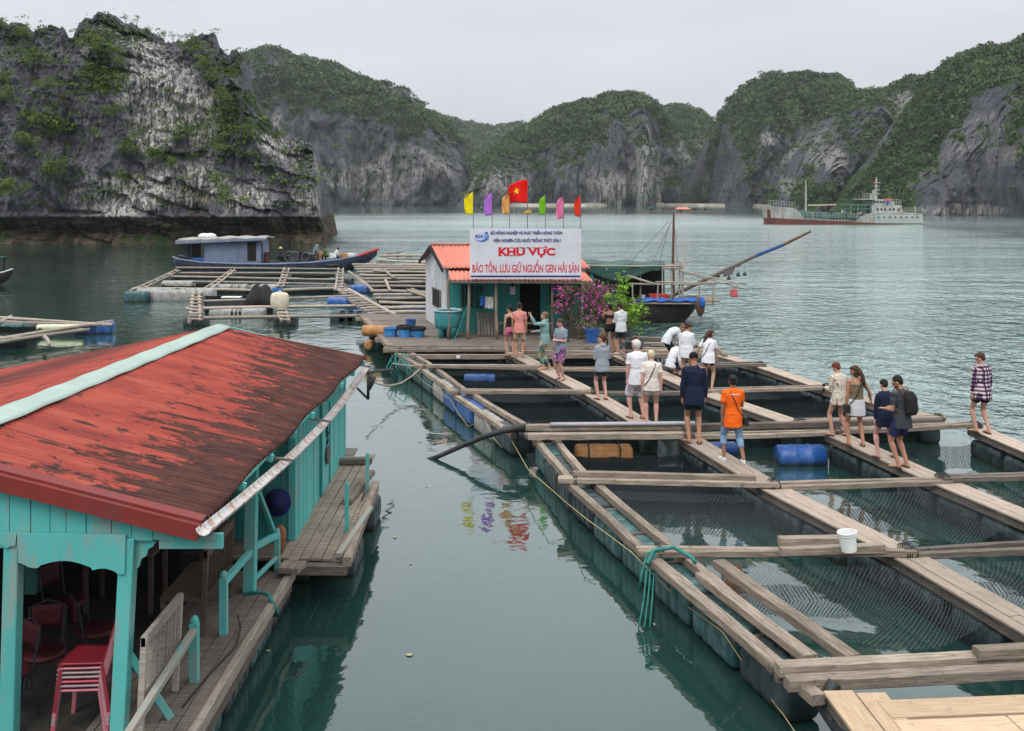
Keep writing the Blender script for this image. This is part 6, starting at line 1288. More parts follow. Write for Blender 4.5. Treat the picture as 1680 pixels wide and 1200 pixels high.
def plaid(m):
    sp = m.n('SeparateXYZ'); m.set(sp, 0, m.co()); X, Y, Z = sp.outputs
    f = lambda v, p, o=0: m.rng(m.math('ABSOLUTE', m.math('SUBTRACT', m.math('FRACT', m.math('ADD', m.math('DIVIDE', v, p), o)), .5)), .22, .26)
    h = m.math('ADD', X, m.math('MULTIPLY', Y, 1.0)); s = m.math('ADD', m.math('MULTIPLY', f(h, .085), .5), m.math('MULTIPLY', f(Z, .085), .5))
    return m.ramp(s, [(.1, (.60, .58, .60)), (.5, (.16, .07, .12)), (.9, (.018, .015, .04))])
def stripes(c1, c2, p):
    def fn(m):
        sp = m.n('SeparateXYZ'); m.set(sp, 0, m.co()); v = m.math('FRACT', m.math('DIVIDE', m.math('ADD', sp.outputs[0], sp.outputs[1]), p)); return m.mix(m.rng(v, .72, .8), c1, c2)
    return fn
def floral(cs, sc):
    def fn(m):
        x = m.n('TexVoronoi'); m.set(x, 'Vector', m.co(scale=(1, 1, .8))); x.inputs['Scale'].default_value = sc; n = m.noise(m.co(), sc*.7, 3, .6, 1.5)
        rr_ = m.n('SeparateColor'); m.set(rr_, 0, x.outputs['Color']); v = m.math('ADD', m.math('MULTIPLY', rr_.outputs[0], .5), m.math('MULTIPLY', n, .5)); k = len(cs); return m.ramp(v, [(.25+.5*i/(k-1), c) for i, c in enumerate(cs)])
    return fn
FB = dict(black=fab('black_cloth', (.013, .013, .015)), navy=fab('navy_knit', (.012, .017, .040)), navy2=fab('dark_blue_cotton', (.018, .026, .07)), dgrey=fab('charcoal_cotton', (.045, .05, .058)), dgrn=fab('dark_teal_shorts', (.012, .035, .04)),
    white=fab('white_cotton', (.66, .66, .70), .06), cream=fab('cream_cotton', (.62, .56, .50), .08), pink=fab('salmon_cotton', (.58, .23, .20)), hotpink=fab('pink_cotton', (.55, .13, .24)), khaki=fab('khaki_cotton', (.45, .40, .29)),
    mint=fab('sage_green_fleece', (.19, .31, .29)), grey=fab('heather_grey', (.27, .30, .34)), bgrey=fab('blue_grey_tee', (.21, .25, .30)), orange=fab('orange_cotton', (.80, .13, .012), .06), jean=fab('light_denim', (.20, .31, .46), .2),
    olive=fab('olive_rib_knit', (.17, .125, .075)), offw=fab('offwhite_denim', (.55, .54, .56), .06), plaid=pat('plaid_flannel', plaid), stripe=pat('striped_cream', stripes((.60, .54, .44), (.28, .22, .17), .045)),
    floralp=pat('purple_floral', floral([(.03, .03, .09), (.20, .06, .16), (.42, .28, .36)], 22)), floralw=pat('faded_floral', floral([(.36, .33, .38), (.58, .56, .58), (.66, .64, .66)], 16)), pant=pat('patterned_trousers', floral([(.03, .10, .12), (.10, .22, .20), (.45, .30, .10), (.55, .53, .45)], 11)),
    lgreen=fab('work_jacket_green', (.10, .16, .04)), whitep=fab('white_shirt', (.55, .57, .58)))
HR = dict(brown=fab('brown_hair', (.055, .03, .018), .3, .6), black=fab('black_hair', (.012, .010, .010), .3, .5), blonde=fab('blonde_hair', (.50, .42, .28), .15, .6), grey=fab('white_hair', (.55, .53, .50), .12, .7), red=fab('auburn_hair', (.13, .035, .025), .3, .6), lbrown=fab('light_brown_hair', (.16, .09, .045), .3, .6))
SH = dict(black=simple('black_sandal', (.02, .02, .02), .6), white=simple('white_shoe', (.62, .62, .6), .6), brown=simple('brown_sandal', (.10, .05, .03), .7), tan=simple('tan_sandal', (.35, .22, .14), .7))
V3 = Vector
def remeshed(mb, name, mats, parent, M_, vox, smooth=2, fold=0, post=None):
    me = bpy.data.meshes.new(name); me.from_pydata([tuple(v) for v in mb.v], [], mb.f)
    bm = bmesh.new(); bm.from_mesh(me); bmesh.ops.recalc_face_normals(bm, faces=bm.faces); bm.to_mesh(me); bm.free()
    t = bpy.data.objects.new('tmp', me); COL.objects.link(t)
    r = t.modifiers.new('r', 'REMESH'); r.mode = 'VOXEL'; r.voxel_size = vox; r.use_smooth_shade = True
    s = t.modifiers.new('s', 'SMOOTH'); s.factor = .5; s.iterations = smooth
    bpy.context.view_layer.update(); m2 = bpy.data.meshes.new_from_object(t.evaluated_get(bpy.context.evaluated_depsgraph_get())); bpy.data.objects.remove(t, do_unlink=True)
    m2.name = name; n = len(m2.vertices)
    if fold:
        co = np.zeros(n*3, dtype=np.float32); m2.vertices.foreach_get('co', co); no = np.zeros(n*3, dtype=np.float32); m2.vertices.foreach_get('normal', no)
        co = co.reshape(-1, 3); no = no.reshape(-1, 3); d = fbm(co*np.array([13, 13, 8])+M_.translation.x*7, 3, 3)*fold + fbm(co*np.array([5, 5, 9])+M_.translation.y*5, 2, 9, True)*fold*.9; m2.vertices.foreach_set('co', (co+no*d[:, None]).astype(np.float32).ravel()); m2.update()
    m2.materials.clear()
    for m in (mats if isinstance(mats, list) else [mats]): m2.materials.append(m)
    m2.polygons.foreach_set('use_smooth', [True]*len(m2.polygons)); m2.polygons.foreach_set('material_index', [0]*len(m2.polygons))
    if post: post(m2)
    return reg(bpy.data.objects.new(name, m2), M_, parent)
def ring(c, ax, side, rx, ry, n=14):
    ax = ax.normalized(); s = (side-ax*side.dot(ax)).normalized(); f = ax.cross(s); return [c+s*rx*math.cos(2*math.pi*i/n)+f*ry*math.sin(2*math.pi*i/n) for i in range(n)]
def limb(mb, pts, rad, side=V3((1, 0, 0)), sub=1, ends=True):
    "pts: joints, rad: list of lists [(t, r)] per bone or plain radii"
    rings = []
    for i in range(len(pts)-1):
        a, b = pts[i], pts[i+1]; prof = rad[i]
        for t, r in prof:
            if i > 0 and t == 0: continue
            ax = (b-a)
            if t == 1 and i < len(pts)-2: ax = ax.normalized()+(pts[i+2]-b).normalized()
            rx, ry = r if isinstance(r, tuple) else (r, r); rings.append(ring(a.lerp(b, t), ax, side, rx, ry))
    mb.loft(rings)
def two_bone(a, c, l1, l2, hint):
    d = c-a; L_ = min(d.length, (l1+l2)*.999); u = d.normalized(); x = (l1*l1-l2*l2+L_*L_)/(2*L_); h = math.sqrt(max(0, l1*l1-x*x)); hn = (hint-u*hint.dot(u)).normalized(); return a+u*x+hn*h, a+u*L_
ARM = {'down': ((.13, .02, -1), (.02, .16, -1)), 'back': ((.14, -.12, -1), (0, .12, -1)), 'cross': ((.16, .22, -1), (-.9, .55, .12)), 'face': ((.15, .75, -.55), (-.35, .45, .9)), 'fore': ((.12, .25, -1), (-.25, .9, .05)), 'raise': ((.35, .85, .05), (-.05, .45, .95)),
       'hip': ((.5, -.15, -1), (-.6, .35, -.6)), 'out': ((.55, .25, -.8), (.35, .5, -.75)), 'knee': ((.1, .55, -.8), (-.1, .8, -.35)), 'reach': ((.1, .35, -.95), (0, .35, -1)), 'belly': ((.15, .05, -1), (-.75, .75, .1))}
def person(px, py, Hh, yaw, label, skin='fair', top=('tee', 'white'), bottom=('shorts', 'black', .5), hair=('short', 'brown'), arms=('down', 'down'), lean=3, hipz=None, feet=((-.1, .02), (.1, -.02)), head=(8, 0), shoes='black', build=1., loc=None, group=None, vox=None, hem=0, belt=None, extra=None, hip_y=0):
    c = Vector(loc) if loc is not None else P(px, py); s = Hh/1.75; o = root('person', c, label, 'person', group, R(yaw)); W0 = WM[o.name]
    vox = vox or max(.0085, c.y*.00042); b_ = build; lean = R(lean)
    hz = (hipz if hipz is not None else .915*s); hc = V3((0, hip_y, hz)); X1 = V3((1, 0, 0))
    # spine
    def sd(t): a = lean*(.25+.75*t); return V3((0, math.sin(a), math.cos(a)))
    sp_ = [hc-sd(0)*.09*s, hc]; seg = [.09, .09, .12, .12, .09, .045]; tt = [0, .2, .5, .75, 1, 1]
    for l, t in zip(seg, tt): sp_.append(sp_[-1]+sd(t)*l*s)
    hw = .155*b_*s if hair[0] in ('long', 'pony', 'bun') else .148*b_*s; sw = .172*s*(.93 if hair[0] in ('long', 'pony', 'bun') else 1.03)*(1+.3*(b_-1))
    W = [hw*.80, hw*1.08, hw*1.0, .122*b_*s, .140*b_*s, sw*.93, sw*.66, .060*s]; Dp = [.085*b_*s, .118*b_*s, .108*b_*s, .094*b_*s, .106*b_*s, .104*b_*s, .075*s, .058*s]
    def torso(mb, infl=0, i0=0, i1=8, low=None, flare=0):
        rg = []
        if low is not None: rg.append(ring(sp_[0]-sd(0)*low, sd(0), X1, W[1]+infl+flare, Dp[1]+infl+flare, 20)); rg.append(ring(sp_[0], sd(0), X1, W[1]+infl+flare*.6, Dp[1]+infl+flare*.6, 20))
        for i in range(1 if low is not None else i0, i1):
            ax = sp_[min(i+1, 7)]-sp_[max(i-1, 0)]; rg.append(ring(sp_[i], ax, X1, W[i]+infl*(1 if i < 6 else (1.15 if i == 6 else .45)), Dp[i]+infl*(1 if i < 6 else (1.1 if i == 6 else .4)), 20))
        mb.loft(rg)
    nb = sp_[7]; tdir = sd(1)
    # head frame
    pit, hy = R(head[0])+lean*.8, R(head[1]); Rh = Matrix.Rotation(hy, 3, 'Z') @ Matrix.Rotation(-pit, 3, 'X')
    # (rotation so that +Y is the face, pitched down for positive values)
    hcen = nb+ (tdir*.5+Rh @ V3((0, .12, .9))*.5)*.135*s; hs = s*1.0; hp = lambda x, y, z: hcen+Rh @ (V3((x, y, z))*hs)
    mb = MB(); torso(mb)
    mb.tube([sp_[6], nb, hcen-(Rh @ V3((0, .01, .03)))*hs], [.075*s, .056*s, .052*s], 14)
    mb.ell(hp(0, -.012, .028), V3((.077, .096, .092))*hs, 18, 12, M=Rh); mb.ell(hp(0, .020, -.035), V3((.056, .068, .070))*hs, 16, 10, M=Rh); mb.ell(hp(0, .062, -.082), V3((.026, .022, .022))*hs, 10, 8, M=Rh)
    mb.tube([hp(0, .082, .02), hp(0, .104, -.022)], [.009*s, .017*s], 8); mb.ell(hp(0, .074, .032), V3((.052, .014, .012))*hs, 10, 6, M=Rh); mb.ell(hp(0, .086, -.055), V3((.024, .010, .010))*hs, 10, 6, M=Rh)
    for sx_ in (-1, 1): mb.ell(hp(sx_*.078, -.005, -.005), V3((.011, .024, .034))*hs, 8, 6, M=Rh)
    # legs
    legs = []
    for k, sx_ in ((0, -1), (1, 1)):
        hj = hc+V3((sx_*.088*s*b_, 0, -.035*s)); fx, fy = feet[k][:2]; an = V3((fx, fy, .085*s))
        kn, an = two_bone(hj, an, .43*s, .43*s, V3((sx_*.12, 1, 0))); legs.append((hj, kn, an))
        limb(mb, [hj+V3((0, 0, .05*s)), kn, an], [[(0, (.088*s*b_, .098*s*b_)), (.3, (.082*s*b_, .088*s*b_)), (.7, (.062*s*b_, .064*s*b_)), (1, .052*s)], [(0, .052*s), (.25, (.054*s*b_, .060*s*b_)), (.6, .043*s), (1, .036*s)]])
        fd = V3((sx_*.18, 1, 0)).normalized(); hl = an-fd*.045*s; mb.loft([ring(hl+V3((0, 0, -.035*s)), fd, X1, .026*s, .036*s), ring(an+V3((0, 0, -.035*s)), fd, X1, .036*s, .045*s), ring(an+fd*.09*s+V3((0, 0, -.052*s)), fd, X1, .042*s, .028*s), ring(an+fd*.155*s+V3((0, 0, -.062*s)), fd, X1, .044*s, .018*s), ring(an+fd*.19*s+V3((0, 0, -.064*s)), fd, X1, .034*s, .012*s)])
        legs[-1] = (hj, kn, an, fd)
    # arms
    aj = []
    rt = Matrix.Rotation(-lean*.9, 3, 'X')
    for k, sx_ in ((0, -1), (1, 1)):
        ua, fa = ARM[arms[k]] if isinstance(arms[k], str) else arms[k]; m_ = V3((sx_, 1, 1))
        loose = rt if arms[k] not in ('reach', 'down') else Matrix.Rotation(-lean*.15, 3, 'X')
        u = (loose @ V3([a*b for a, b in zip(ua, m_)])).normalized(); f = (loose @ V3([a*b for a, b in zip(fa, m_)])).normalized()
        sj = sp_[6]+X1*sx_*(sw*.97)-tdir*.045*s; el = sj+u*.285*s; wr = el+f*.245*s; aj.append((sj, el, wr, f, u))
        mb.ell(sj, V3((.055, .055, .055))*s*(.9+.1*b_), 10, 8)
        limb(mb, [sp_[6]+X1*sx_*sw*.40-tdir*.015*s, sj, el, wr], [[(0, .055*s), (1, .052*s)], [(0, .054*s), (.4, .046*s*b_), (1, .037*s)], [(0, .037*s), (.3, .040*s*b_), (.75, .030*s), (1, (.026*s, .021*s))]])
        pn = V3((-sx_, .15, 0)) if abs(f.z) > .7 else V3((0, 0, -1)); pn = (pn-f*pn.dot(f)).normalized(); sd_ = f.cross(pn).normalized()
        if sd_.y < 0 and abs(f.z) > .7: sd_ = -sd_
        if abs(f.z) <= .7 and sd_.z < 0: sd_ = -sd_
        pe = wr+f*.088*s; mb.loft([ring(wr-f*.01, f, sd_, .026*s, .02*s), ring(wr+f*.03*s, f, sd_, .036*s, .019*s), ring(pe, f, sd_, .042*s, .016*s)])
        for q, (la, ln) in enumerate(((.033, .070), (.011, .080), (-.011, .075), (-.033, .058))):
            b0 = pe-f*.008+sd_*la*s*.98; b1 = b0+(f+pn*.15+sd_*la*1.5).normalized()*ln*.52*s; b2 = b1+(f+pn*.75).normalized()*ln*.48*s; mb.tube([b0, b1, b2, b2+(b2-b1).normalized()*.004], [.0098*s, .0092*s, .0078*s, .004*s], 8)
        t0 = wr+f*.03*s+sd_*.030*s; t1 = t0+(f*.7+sd_*.75+pn*.3).normalized()*.036*s; mb.tube([t0, t1, t1+(f+sd_*.25+pn*.3).normalized()*.032*s], [.013*s, .011*s, .008*s], 8)
    def post(me):
        ey = [hp(-.031, .078, .008), hp(.031, .078, .008)]; lp = hp(0, .093, -.055); idx = []
        for p in me.polygons:
            cc_ = p.center; i = 0
            if (cc_-ey[0]).length < .0115*s or (cc_-ey[1]).length < .0115*s: i = 1
            elif (cc_-lp).length < .017*s and abs((Rh.inverted() @ (cc_-lp)).z) < .008*s: i = 2
            idx.append(i)
        me.polygons.foreach_set('material_index', idx)
    remeshed(mb, 'body', [SK[skin], EYE, LIP], o, W0, vox, 1, 0, post)
    cv = max(vox, .011)
    # top
    kind, mat = top[:2]; mb = MB()
    inf = {'tee': .023, 'long': .024, 'tank': .010, 'crop': .009, 'blouse': .029, 'hoodie': .029}[kind]*s
    if kind == 'crop': torso(mb, inf, 4, 6)
    elif kind == 'tank': torso(mb, inf, 2, 6, None); [mb.tube([sp_[5]+V3((sx_*.07*s, dy*.085*s, 0)), sp_[7]+V3((sx_*.08*s, dy*.02, -.015))], [.02*s, .016*s], 8) for sx_ in (-1, 1) for dy in (-1, 1)]
    else: torso(mb, inf, 1, 8, .02*s+hem*s, .012*s)
    if kind in ('tee', 'long', 'blouse', 'hoodie'):
        for sj, el, wr, f, u in aj:
            st_ = sp_[6]+(sj-sp_[6])*.42-tdir*.012*s
            if kind == 'tee': limb(mb, [st_, sj, el], [[(0, .060*s), (1, .064*s)], [(0, .064*s), (.3, .059*s), (.66, .062*s)]])
            else: limb(mb, [st_, sj, el, wr], [[(0, .060*s), (1, .063*s)], [(0, .063*s), (.5, .055*s), (1, .050*s)], [(0, .052*s), (.5, .050*s), (.88, .042*s), (.97, .040*s)]])
    if kind == 'hoodie': mb.ell(sp_[7]-V3((0, .075*s, .02*s)), V3((.09, .05, .06))*s, 12, 8)
    remeshed(mb, 'top', FB[mat], o, W0, cv, 3, .009*s)
    # bottom
    kind, mat, ln = bottom; mb = MB(); inf = .014*s; loose = .022 if kind in ('trousers', 'capri') else .020
    mb.loft([ring(sp_[i], sd(0), X1, W[max(i, 1)]+inf*(1, .8, .35)[i], Dp[max(i, 1)]+inf*(1, .8, .35)[i], 20) for i in (0, 1, 2)]+[ring(sp_[2]+sd(.2)*.035*s, sd(0), X1, W[2]*.96+inf*.2, Dp[2]+inf*.1, 20)])
    if kind == 'skirt': mb.loft([ring(sp_[2], sd(0), X1, W[2]+inf, Dp[2]+inf, 20), ring(sp_[0], sd(0), X1, W[1]+inf*1.4, Dp[1]+inf*1.6, 20), ring(hc-V3((0, 0, ln*.43*s)), V3((0, 0, 1)), X1, W[1]+.03*s, Dp[1]+.035*s, 20)])
    else:
        for hj, kn, an, fd in legs:
            a = hj+V3((0, 0, .04*s)); 
            if ln <= 1: limb(mb, [a, kn], [[(0, (.094*s*b_, .106*s*b_)), (ln*.5, (.092*s*b_+.004, .096*s*b_+.004)), (ln, (.070*s*b_+loose*s+.018*s*(1-ln), .074*s*b_+loose*s+.018*s*(1-ln)))]])
            else: limb(mb, [a, kn, an], [[(0, (.094*s*b_, .106*s*b_)), (.5, .088*s*b_), (1, .070*s)], [(0, .070*s), (.4, .066*s), (min(ln-1, 1), .062*s)]])
    remeshed(mb, 'shorts' if kind == 'shorts' else kind, FB[mat], o, W0, cv, 3, .006*s)
    for hj, kn, an, fd in legs:
        mb = MB(); z0 = an.z-.085*s
        outl = [(-.055, .0), (-.05, .03), (0, .037), (.1, .047), (.17, .044), (.21, .012), (.21, -.012), (.16, -.046), (.08, -.044), (0, -.035), (-.05, -.03)]; side_ = V3((fd.y, -fd.x, 0))
        base = V3((an.x, an.y, z0+.001)); mb.prism([base+fd*a*s+side_*b*s for a, b in outl], (0, 0, .016*s))
        if shoes == 'white': mb.loft([ring(an+fd*x*s+V3((0, 0, -.085+.03+z_))*s, fd, X1, w_*s, h_*s) for x, z_, w_, h_ in ((-.06, .01, .02, .03), (-.03, .012, .036, .042), (.04, .01, .043, .042), (.12, 0, .046, .03), (.19, -.005, .036, .02), (.215, -.008, .014, .01))])
        else:
            for x_ in (.03, .10): mb.tube([base+fd*x_*s+side_*.046*s+V3((0, 0, .01)), base+fd*x_*s+side_*.02*s+V3((0, 0, .075-.3*x_))*s, base+fd*x_*s-side_*.02*s+V3((0, 0, .075-.3*x_))*s, base+fd*x_*s-side_*.046*s+V3((0, 0, .01))], .009*s, 6)
        mb.build('shoe' if shoes == 'white' else 'sandal', SH[shoes], o, W0, world=False, smooth=False)
    # hair
    kind, mat = hair[:2]; mb = MB()
    if kind == 'cap':
        mb.ell(hp(0, -.016, .036), V3((.087, .104, .086))*hs, 18, 10, M=Rh); mb.prism([hp(x, y, .052) for x, y in ((-.06, .07), (-.055, .13), (0, .155), (.055, .13), (.06, .07))], Rh @ V3((0, 0, .01)))
        remeshed(mb, 'cap', FB['black'], o, W0, .008, 1)
    else:
        mb.ell(hp(0, -.030, .045), V3((.086, .092, .086))*hs, 18, 12, M=Rh); mb.ell(hp(0, -.058, -.004), V3((.070, .052, .072))*hs, 14, 10, M=Rh)
        if kind != 'bald': mb.ell(hp(0, .028, .092), V3((.064, .056, .030))*hs, 12, 8, M=Rh)
        if kind == 'fluff': mb.ell(hp(0, -.03, .03), V3((.094, .10, .098))*hs, 14, 10, M=Rh)
        if kind == 'long': mb.tube([hp(0, -.085, .04), hp(0, -.115, -.05), hp(0, -.125, -.15), hp(0, -.12, -.27), hp(.01, -.11, -.33)], [.075*s, .078*s, .072*s, .05*s, .02*s], 12, sq=.55); mb.ell(hp(-.06, -.02, -.04), V3((.03, .05, .09))*hs, 10, 8, M=Rh); mb.ell(hp(.06, -.02, -.04), V3((.03, .05, .09))*hs, 10, 8, M=Rh)
        if kind == 'pony': mb.tube([hp(0, -.10, .05), hp(0, -.145, .02), hp(.005, -.15, -.08), hp(.01, -.13, -.2)], [.022*s, .03*s, .028*s, .010*s], 10)
        if kind == 'bun': mb.ell(hp(0, -.115, .055), V3((.042, .04, .042))*hs, 10, 8, M=Rh)
        remeshed(mb, 'hair', HR[mat], o, W0, .0085, 1, .006)
    if extra == 'beard': remeshed(MB().ell(hp(0, .045, -.068), V3((.060, .052, .050))*hs, 12, 8, M=Rh), 'beard', HR['black'], o, W0, .008, 1, .003)
    if extra == 'glasses': MB().box(hp(0, .104, .012), (.11*hs, .006, .02), M=Rh).build('glasses', blk, o, W0, world=False)
    o_ = dict(o=o, W=W0, s=s, sp=sp_, W_=W, D_=Dp, aj=aj, hp=hp, sd=sd); return o_
def strap_bag(p, label, side=1, bag=True, mat=None, belly=True):
    s = p['s']; sp_ = p['sp']; W0 = p['W']; g = .034*s; pts = []
    n = 14
    for i in range(n+1):    # over the shoulder on one side to the opposite hip, round the back
        t = i/n; j = 6-t*5; a = int(min(6, max(0, math.floor(j)))); f_ = j-a; c = sp_[a].lerp(sp_[min(7, a+1)], f_); w_ = p['W_'][a]*(1-f_)+p['W_'][min(7, a+1)]*f_; d_ = p['D_'][a]*(1-f_)+p['D_'][min(7, a+1)]*f_
        x = side*(-.55+1.45*t); x = max(-.97, min(.97, x)); pts.append(c+V3((x*(w_+g), -math.sqrt(max(0, 1-x*x))*(d_+g)-.003, 0)))
    loc = W0 @ pts[-1]; o = root('shoulder_bag', loc, label, 'bag')
    mt = mat or simple('bag_black', (.015, .015, .017), .6)
    mb = MB(); P_ = [W0 @ q for q in pts]; mb.tube(P_, .011*s, 6, sq=.5); front = [W0 @ (q+V3((0, 2*abs(q.y-0)*0, 0))) for q in pts]
    mb.build('strap', mt, o)
    if bag: MB().box(loc+(W0.to_3x3() @ V3((side*.05, .02, -.09)))*s, (.09*s, .20*s, .17*s), M=W0.to_3x3()).build('pouch', mt, o, bevel=.012)
    return o
def phone(p, k, label):
    sj, el, wr, f, u = p['aj'][k]; c = p['W'] @ (wr+f*.11*p['s']); tag(MB().box(c, (.075, .012, .15), M=p['W'].to_3x3()).build('phone', blk, None, bevel=.003), label, 'phone')
A_ = dict
person(838, 584, 1.62, 25, 'woman in black top and pink shorts beside the man in salmon', 'fair', ('tank', 'black'), ('shorts', 'hotpink', .42), ('short', 'black'), ('down', 'face'), 5, head=(15, 40), shoes='tan')
person(852, 587, 1.77, -4, 'man in salmon shirt and khaki shorts seen from behind', 'tan', ('tee', 'pink'), ('shorts', 'khaki', .75), ('short', 'black'), ('down', 'down'), 2, head=(20, 0), shoes='tan', hem=.03)
q = person(894, 606, 1.72, 82, 'woman in green hoodie and patterned trousers raising a phone', 'fair', ('hoodie', 'mint'), ('trousers', 'pant', 1.75), ('bun', 'lbrown'), ('raise', 'fore'), 2, head=(-4, 0), feet=((-.12, .02), (.13, -.12)), hem=.04, shoes='tan'); phone(q, 0, 'phone held up by the woman in the green hoodie')
person(921, 623, 1.73, 132, 'man in blue-grey tee with folded arms and purple floral shorts', 'pink', ('tee', 'bgrey'), ('shorts', 'floralp', .95), ('short', 'brown'), ('cross', 'cross'), 2, head=(26, -20), hem=.05, build=1.08)
person(988, 656, 1.66, 18, 'woman in heather grey hoodie and dark shorts, head turned left', 'pink', ('hoodie', 'grey'), ('shorts', 'dgrey', .62), ('pony', 'brown'), ('belly', 'belly'), 2, head=(8, 58), hem=.05)
person(1001, 580, 1.64, 10, 'tanned woman in black crop top and shorts beside the bush', 'dark', ('crop', 'black'), ('shorts', 'black', .32), ('bun', 'black'), ('face', 'face'), 2, head=(-5, 20), shoes='tan')
person(1019, 582, 1.68, 20, 'man in white hoodie and charcoal shorts looking at his hands', 'tan', ('hoodie', 'whitep'), ('shorts', 'dgrey', .78), ('short', 'black'), ('fore', 'fore'), 4, head=(32, 20), hem=.04, shoes='white')
person(1046, 687, 1.84, 14, 'old white-haired man in white tee and pale floral long shorts', 'pink', ('tee', 'white'), ('shorts', 'floralw', .98), ('fluff', 'grey'), ('down', 'down'), 6, head=(12, 34), feet=((-.14, .05), (.12, -.05)), hem=.05, build=1.12, shoes='brown')
q = person(1069, 698, 1.70, -2, 'blonde woman in cream sleeveless blouse and shorts with a thin strap', 'pink', ('tee', 'cream'), ('shorts', 'cream', .42), ('fluff', 'blonde'), ('back', 'back'), 8, head=(30, 0), hem=.0, build=1.10, shoes='tan'); strap_bag(q, 'thin dark shoulder strap across the blonde woman in cream', -1, False)
person(1100, 606, 1.66, -72, 'person in white shirt and black trousers bending far forward', 'fair', ('long', 'whitep'), ('trousers', 'black', 1.9), ('bun', 'lbrown'), ('reach', 'reach'), 82, hipz=.86, head=(-10, 0), hip_y=-.12)
person(1106, 616, 1.62, -60, 'person in white shirt crouching on the walkway beside the bent one', 'fair', ('long', 'white'), ('trousers', 'navy', 1.8), ('short', 'black'), ('knee', 'knee'), 48, hipz=.34, feet=((-.12, .12), (.14, .10)), head=(10, 0), hip_y=-.12, shoes='brown')
person(1127, 628, 1.66, -12, 'woman in long white shirt with tied brown hair, looking down right', 'fair', ('blouse', 'white'), ('shorts', 'dgrey', .4), ('bun', 'brown'), ('down', 'fore'), 8, head=(30, -50), hem=.08, shoes='tan')
q = person(1162, 640, 1.62, -25, 'woman in white tee with ponytail leaning right in black shorts', 'fair', ('tee', 'white'), ('shorts', 'black', .4), ('long', 'brown'), ('out', 'reach'), 24, head=(5, -40), hem=.04); strap_bag(q, 'dark strap across the back of the woman leaning in white tee', -1, False)
person(1139, 728, 1.93, 0, 'tall man in navy sweater, dark shorts and black cap from behind', 'tan', ('long', 'navy'), ('shorts', 'dgrn', .60), ('cap', 'black'), ('down', 'down'), 4, head=(22, 0), hem=.06, shoes='brown')
q = person(1203, 758, 1.69, 6, 'man in bright orange tee and rolled light jeans', 'dark', ('tee', 'orange'), ('capri', 'jean', 1.45), ('short', 'black'), ('down', 'fore'), 3, head=(12, -6), feet=((-.15, .10), (.16, -.14)), hem=.10, shoes='white')
strap_bag(q, 'black cross-body strap and red pouch on the man in orange', 1, True)
W0 = q['W']; s_ = q['s']; mb = MB()
for k in range(9): mb.box(W0 @ (q['sp'][6]+V3((-.075+.019*k, -.139*s_, -.055))), (.014, .004, .020), M=W0.to_3x3())
mb.build('print', M['white_plastic'], q['o'])
q = person(1377, 716, 1.60, 22, 'auburn-haired woman in striped cream shirt and white shorts holding a phone', 'fair', ('blouse', 'stripe'), ('shorts', 'offw', .34), ('short', 'red'), ('fore', 'fore'), 7, head=(28, 14), feet=((-.13, .06), (.14, -.06)), hem=.06); phone(q, 0, 'phone in the hands of the woman in the striped shirt')
q = person(1405, 732, 1.67, 4, 'long-haired woman in olive tank top and white skirt-like shorts', 'tan', ('tank', 'olive'), ('skirt', 'offw', .58), ('long', 'brown'), ('down', 'out'), 3, head=(18, 48), feet=((-.15, .02), (.13, -.04)), shoes='brown'); strap_bag(q, 'black bag strap over the shoulder of the woman in the olive top', -1, True)
person(1454, 752, 1.56, 8, 'short-haired woman in loose navy sweater and black shorts', 'pink', ('blouse', 'navy'), ('shorts', 'black', .40), ('short', 'black'), ('down', 'fore'), 8, head=(30, 0), hem=.10, build=1.12, feet=((-.15, .04), (.17, 0)))
q = person(1481, 768, 1.77, 34, 'bearded man in dark tee and navy shorts with a black backpack', 'tan', ('tee', 'dgrey'), ('shorts', 'navy2', .72), ('bald', 'black'), ('fore', 'fore'), 9, head=(26, 30), hem=.05, extra='beard')
W0 = q['W']; s_ = q['s']; sp_ = q['sp']; bl_ = W0 @ (sp_[4]+V3((0, -.20, 0))); o = root('backpack', bl_, 'black backpack with brown straps on the bearded man', 'backpack')
remeshed(MB().loft([ring(sp_[2]+V3((0, -.185, .02)), V3((0, 0, 1)), V3((1, 0, 0)), .13, .07, 18), ring(sp_[3]+V3((0, -.205, 0)), V3((0, 0, 1)), V3((1, 0, 0)), .155, .095, 18), ring(sp_[5]+V3((0, -.21, 0)), V3((0, 0, 1)), V3((1, 0, 0)), .15, .09, 18), ring(sp_[6]+V3((0, -.18, .02)), V3((0, 0, 1)), V3((1, 0, 0)), .10, .06, 18)]), 'pack', fab('backpack_nylon', (.018, .018, .02)), o, W0, .012, 3, .004)
mb = MB()
for sx_ in (-1, 1): mb.tube([sp_[5]+V3((sx_*.10, -.12, .05)), sp_[6]+V3((sx_*.12, -.06, .07)), sp_[6]+V3((sx_*.125, .04, .06)), sp_[5]+V3((sx_*.13, .14, 0)), sp_[4]+V3((sx_*.15, .10, -.06)), sp_[3]+V3((sx_*.15, -.06, -.03))], .018, 8, sq=.5)
mb.build('strap', simple('brown_strap', (.13, .07, .035), .7), o, W0, world=False)
person(1612, 711, 1.77, 16, 'young man in plaid flannel shirt and black shorts, alone at the right', 'fair', ('long', 'plaid'), ('shorts', 'black', .55), ('short', 'brown'), ('down', 'down'), 3, head=(24, 42), hem=.07, feet=((-.08, .10), (.10, -.08)))
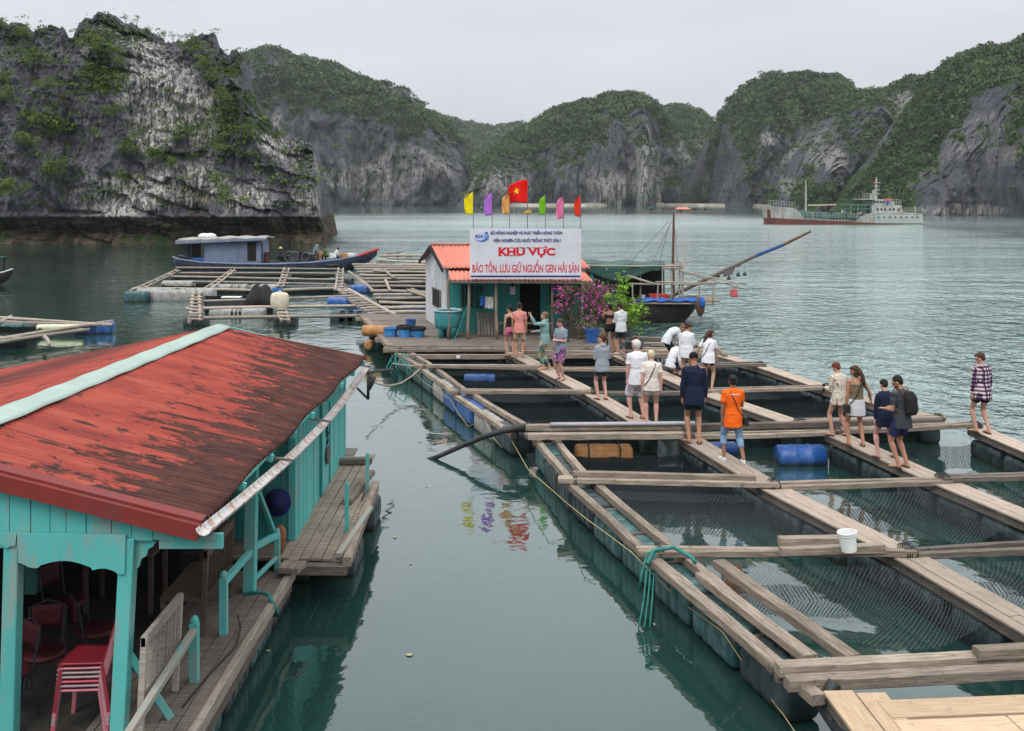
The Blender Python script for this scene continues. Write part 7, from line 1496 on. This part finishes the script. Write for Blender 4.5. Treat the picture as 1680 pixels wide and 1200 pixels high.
# boat crew
for (px, py, yaw, lab, tp__, bt_, hr_, hz_, ln_, ar) in ((461, 432, 170, 'crewman in straw hat sitting on the rail of the blue-grey boat', ('long', 'dgrey'), ('trousers', 'black', 1.8), ('short', 'black'), .45, 20, ('knee', 'knee')),
    (494, 430, 140, 'crouching crew member in dark clothes amidships on the boat', ('long', 'navy'), ('trousers', 'black', 1.8), ('short', 'black'), .38, 35, ('knee', 'knee')),
    (519, 428, -100, 'crewman in dark grey bending over gear on the boat', ('long', 'bgrey'), ('trousers', 'dgrey', 1.8), ('short', 'black'), .80, 40, ('reach', 'reach')),
    (534, 427, 160, 'crewman in green jacket crouching by the gear on the boat', ('long', 'lgreen'), ('trousers', 'black', 1.8), ('short', 'black'), .42, 30, ('knee', 'fore')),
    (552, 425, -60, 'crew member in white crouching near the boat bow', ('long', 'whitep'), ('trousers', 'navy2', 1.8), ('short', 'black'), .36, 32, ('knee', 'knee'))):
    x = (px-CX)/F*(WY-.6); q = person(0, 0, 1.66, yaw, lab, 'dark', tp__, bt_, hr_, ar, ln_, hipz=hz_, feet=((-.13, .12), (.14, .10)), head=(0, 0), loc=(x, WY-.6, .52+(.12 if px > 500 else .0)), vox=.022, hip_y=-.1)
    if px == 461:
        c = q['W'] @ q['hp'](0, 0, .085); o = root('hat', c, 'yellow straw hat on the crewman of the blue-grey boat', 'hat'); st_ = simple('straw', (.62, .45, .20), .9, .2, 10); MB().lathe(c, [(.01, .09), (.07, .08), (.095, 0), (.10, -.01)], 16).build('crown', st_, o, smooth=True); MB().lathe(c, [(.09, 0), (.21, -.02), (.21, -.03), (.09, -.015)], 20).build('brim', st_, o, smooth=True)
# floating bits
leafm = simple('floating_leaf', (.42, .36, .22), .8)
for i, (px, py, lab) in enumerate(((700, 799, 'pale floating leaf in mid channel below the hose tip'), (730, 702, 'white scrap floating beside the far raft'), (690, 725, 'small scrap floating left of the hose'), (674, 925, 'tan leaf floating near the house reflection'), (648, 882, 'tiny pale bit floating by the side deck'), (672, 1075, 'whitish bit floating low in the channel'), (440, 1068, 'small yellow leaf in the dark water by the deck'))):
    c = P(px, py, .008); rr_ = .016+.006*(i % 3); tag(MB().prism([c+Vector((rr_*1.5*math.cos(t)*(1+.3*math.sin(3*t)), rr_*math.sin(t), 0)) for t in np.linspace(0, 5.6, 9)], (0, 0, .006)).build('leaf', leafm), lab, 'leaf', 'bits floating in the channel')
# haze round everything below the clouds
hm = bpy.data.materials.new('sea_haze'); hm.use_nodes = True; t_ = hm.node_tree; t_.nodes.remove(t_.nodes['Principled BSDF']); pv = t_.nodes.new('ShaderNodeVolumePrincipled')
pv.inputs['Color'].default_value = (.90, .95, 1, 1); pv.inputs['Density'].default_value = .00011; pv.inputs['Anisotropy'].default_value = .2; t_.links.new(pv.outputs[0], t_.nodes['Material Output'].inputs['Volume'])
hz_o = MB().box((0, 2050, 79), (5400, 4700, 162)).build('haze', hm); tag(hz_o, kind='stuff')
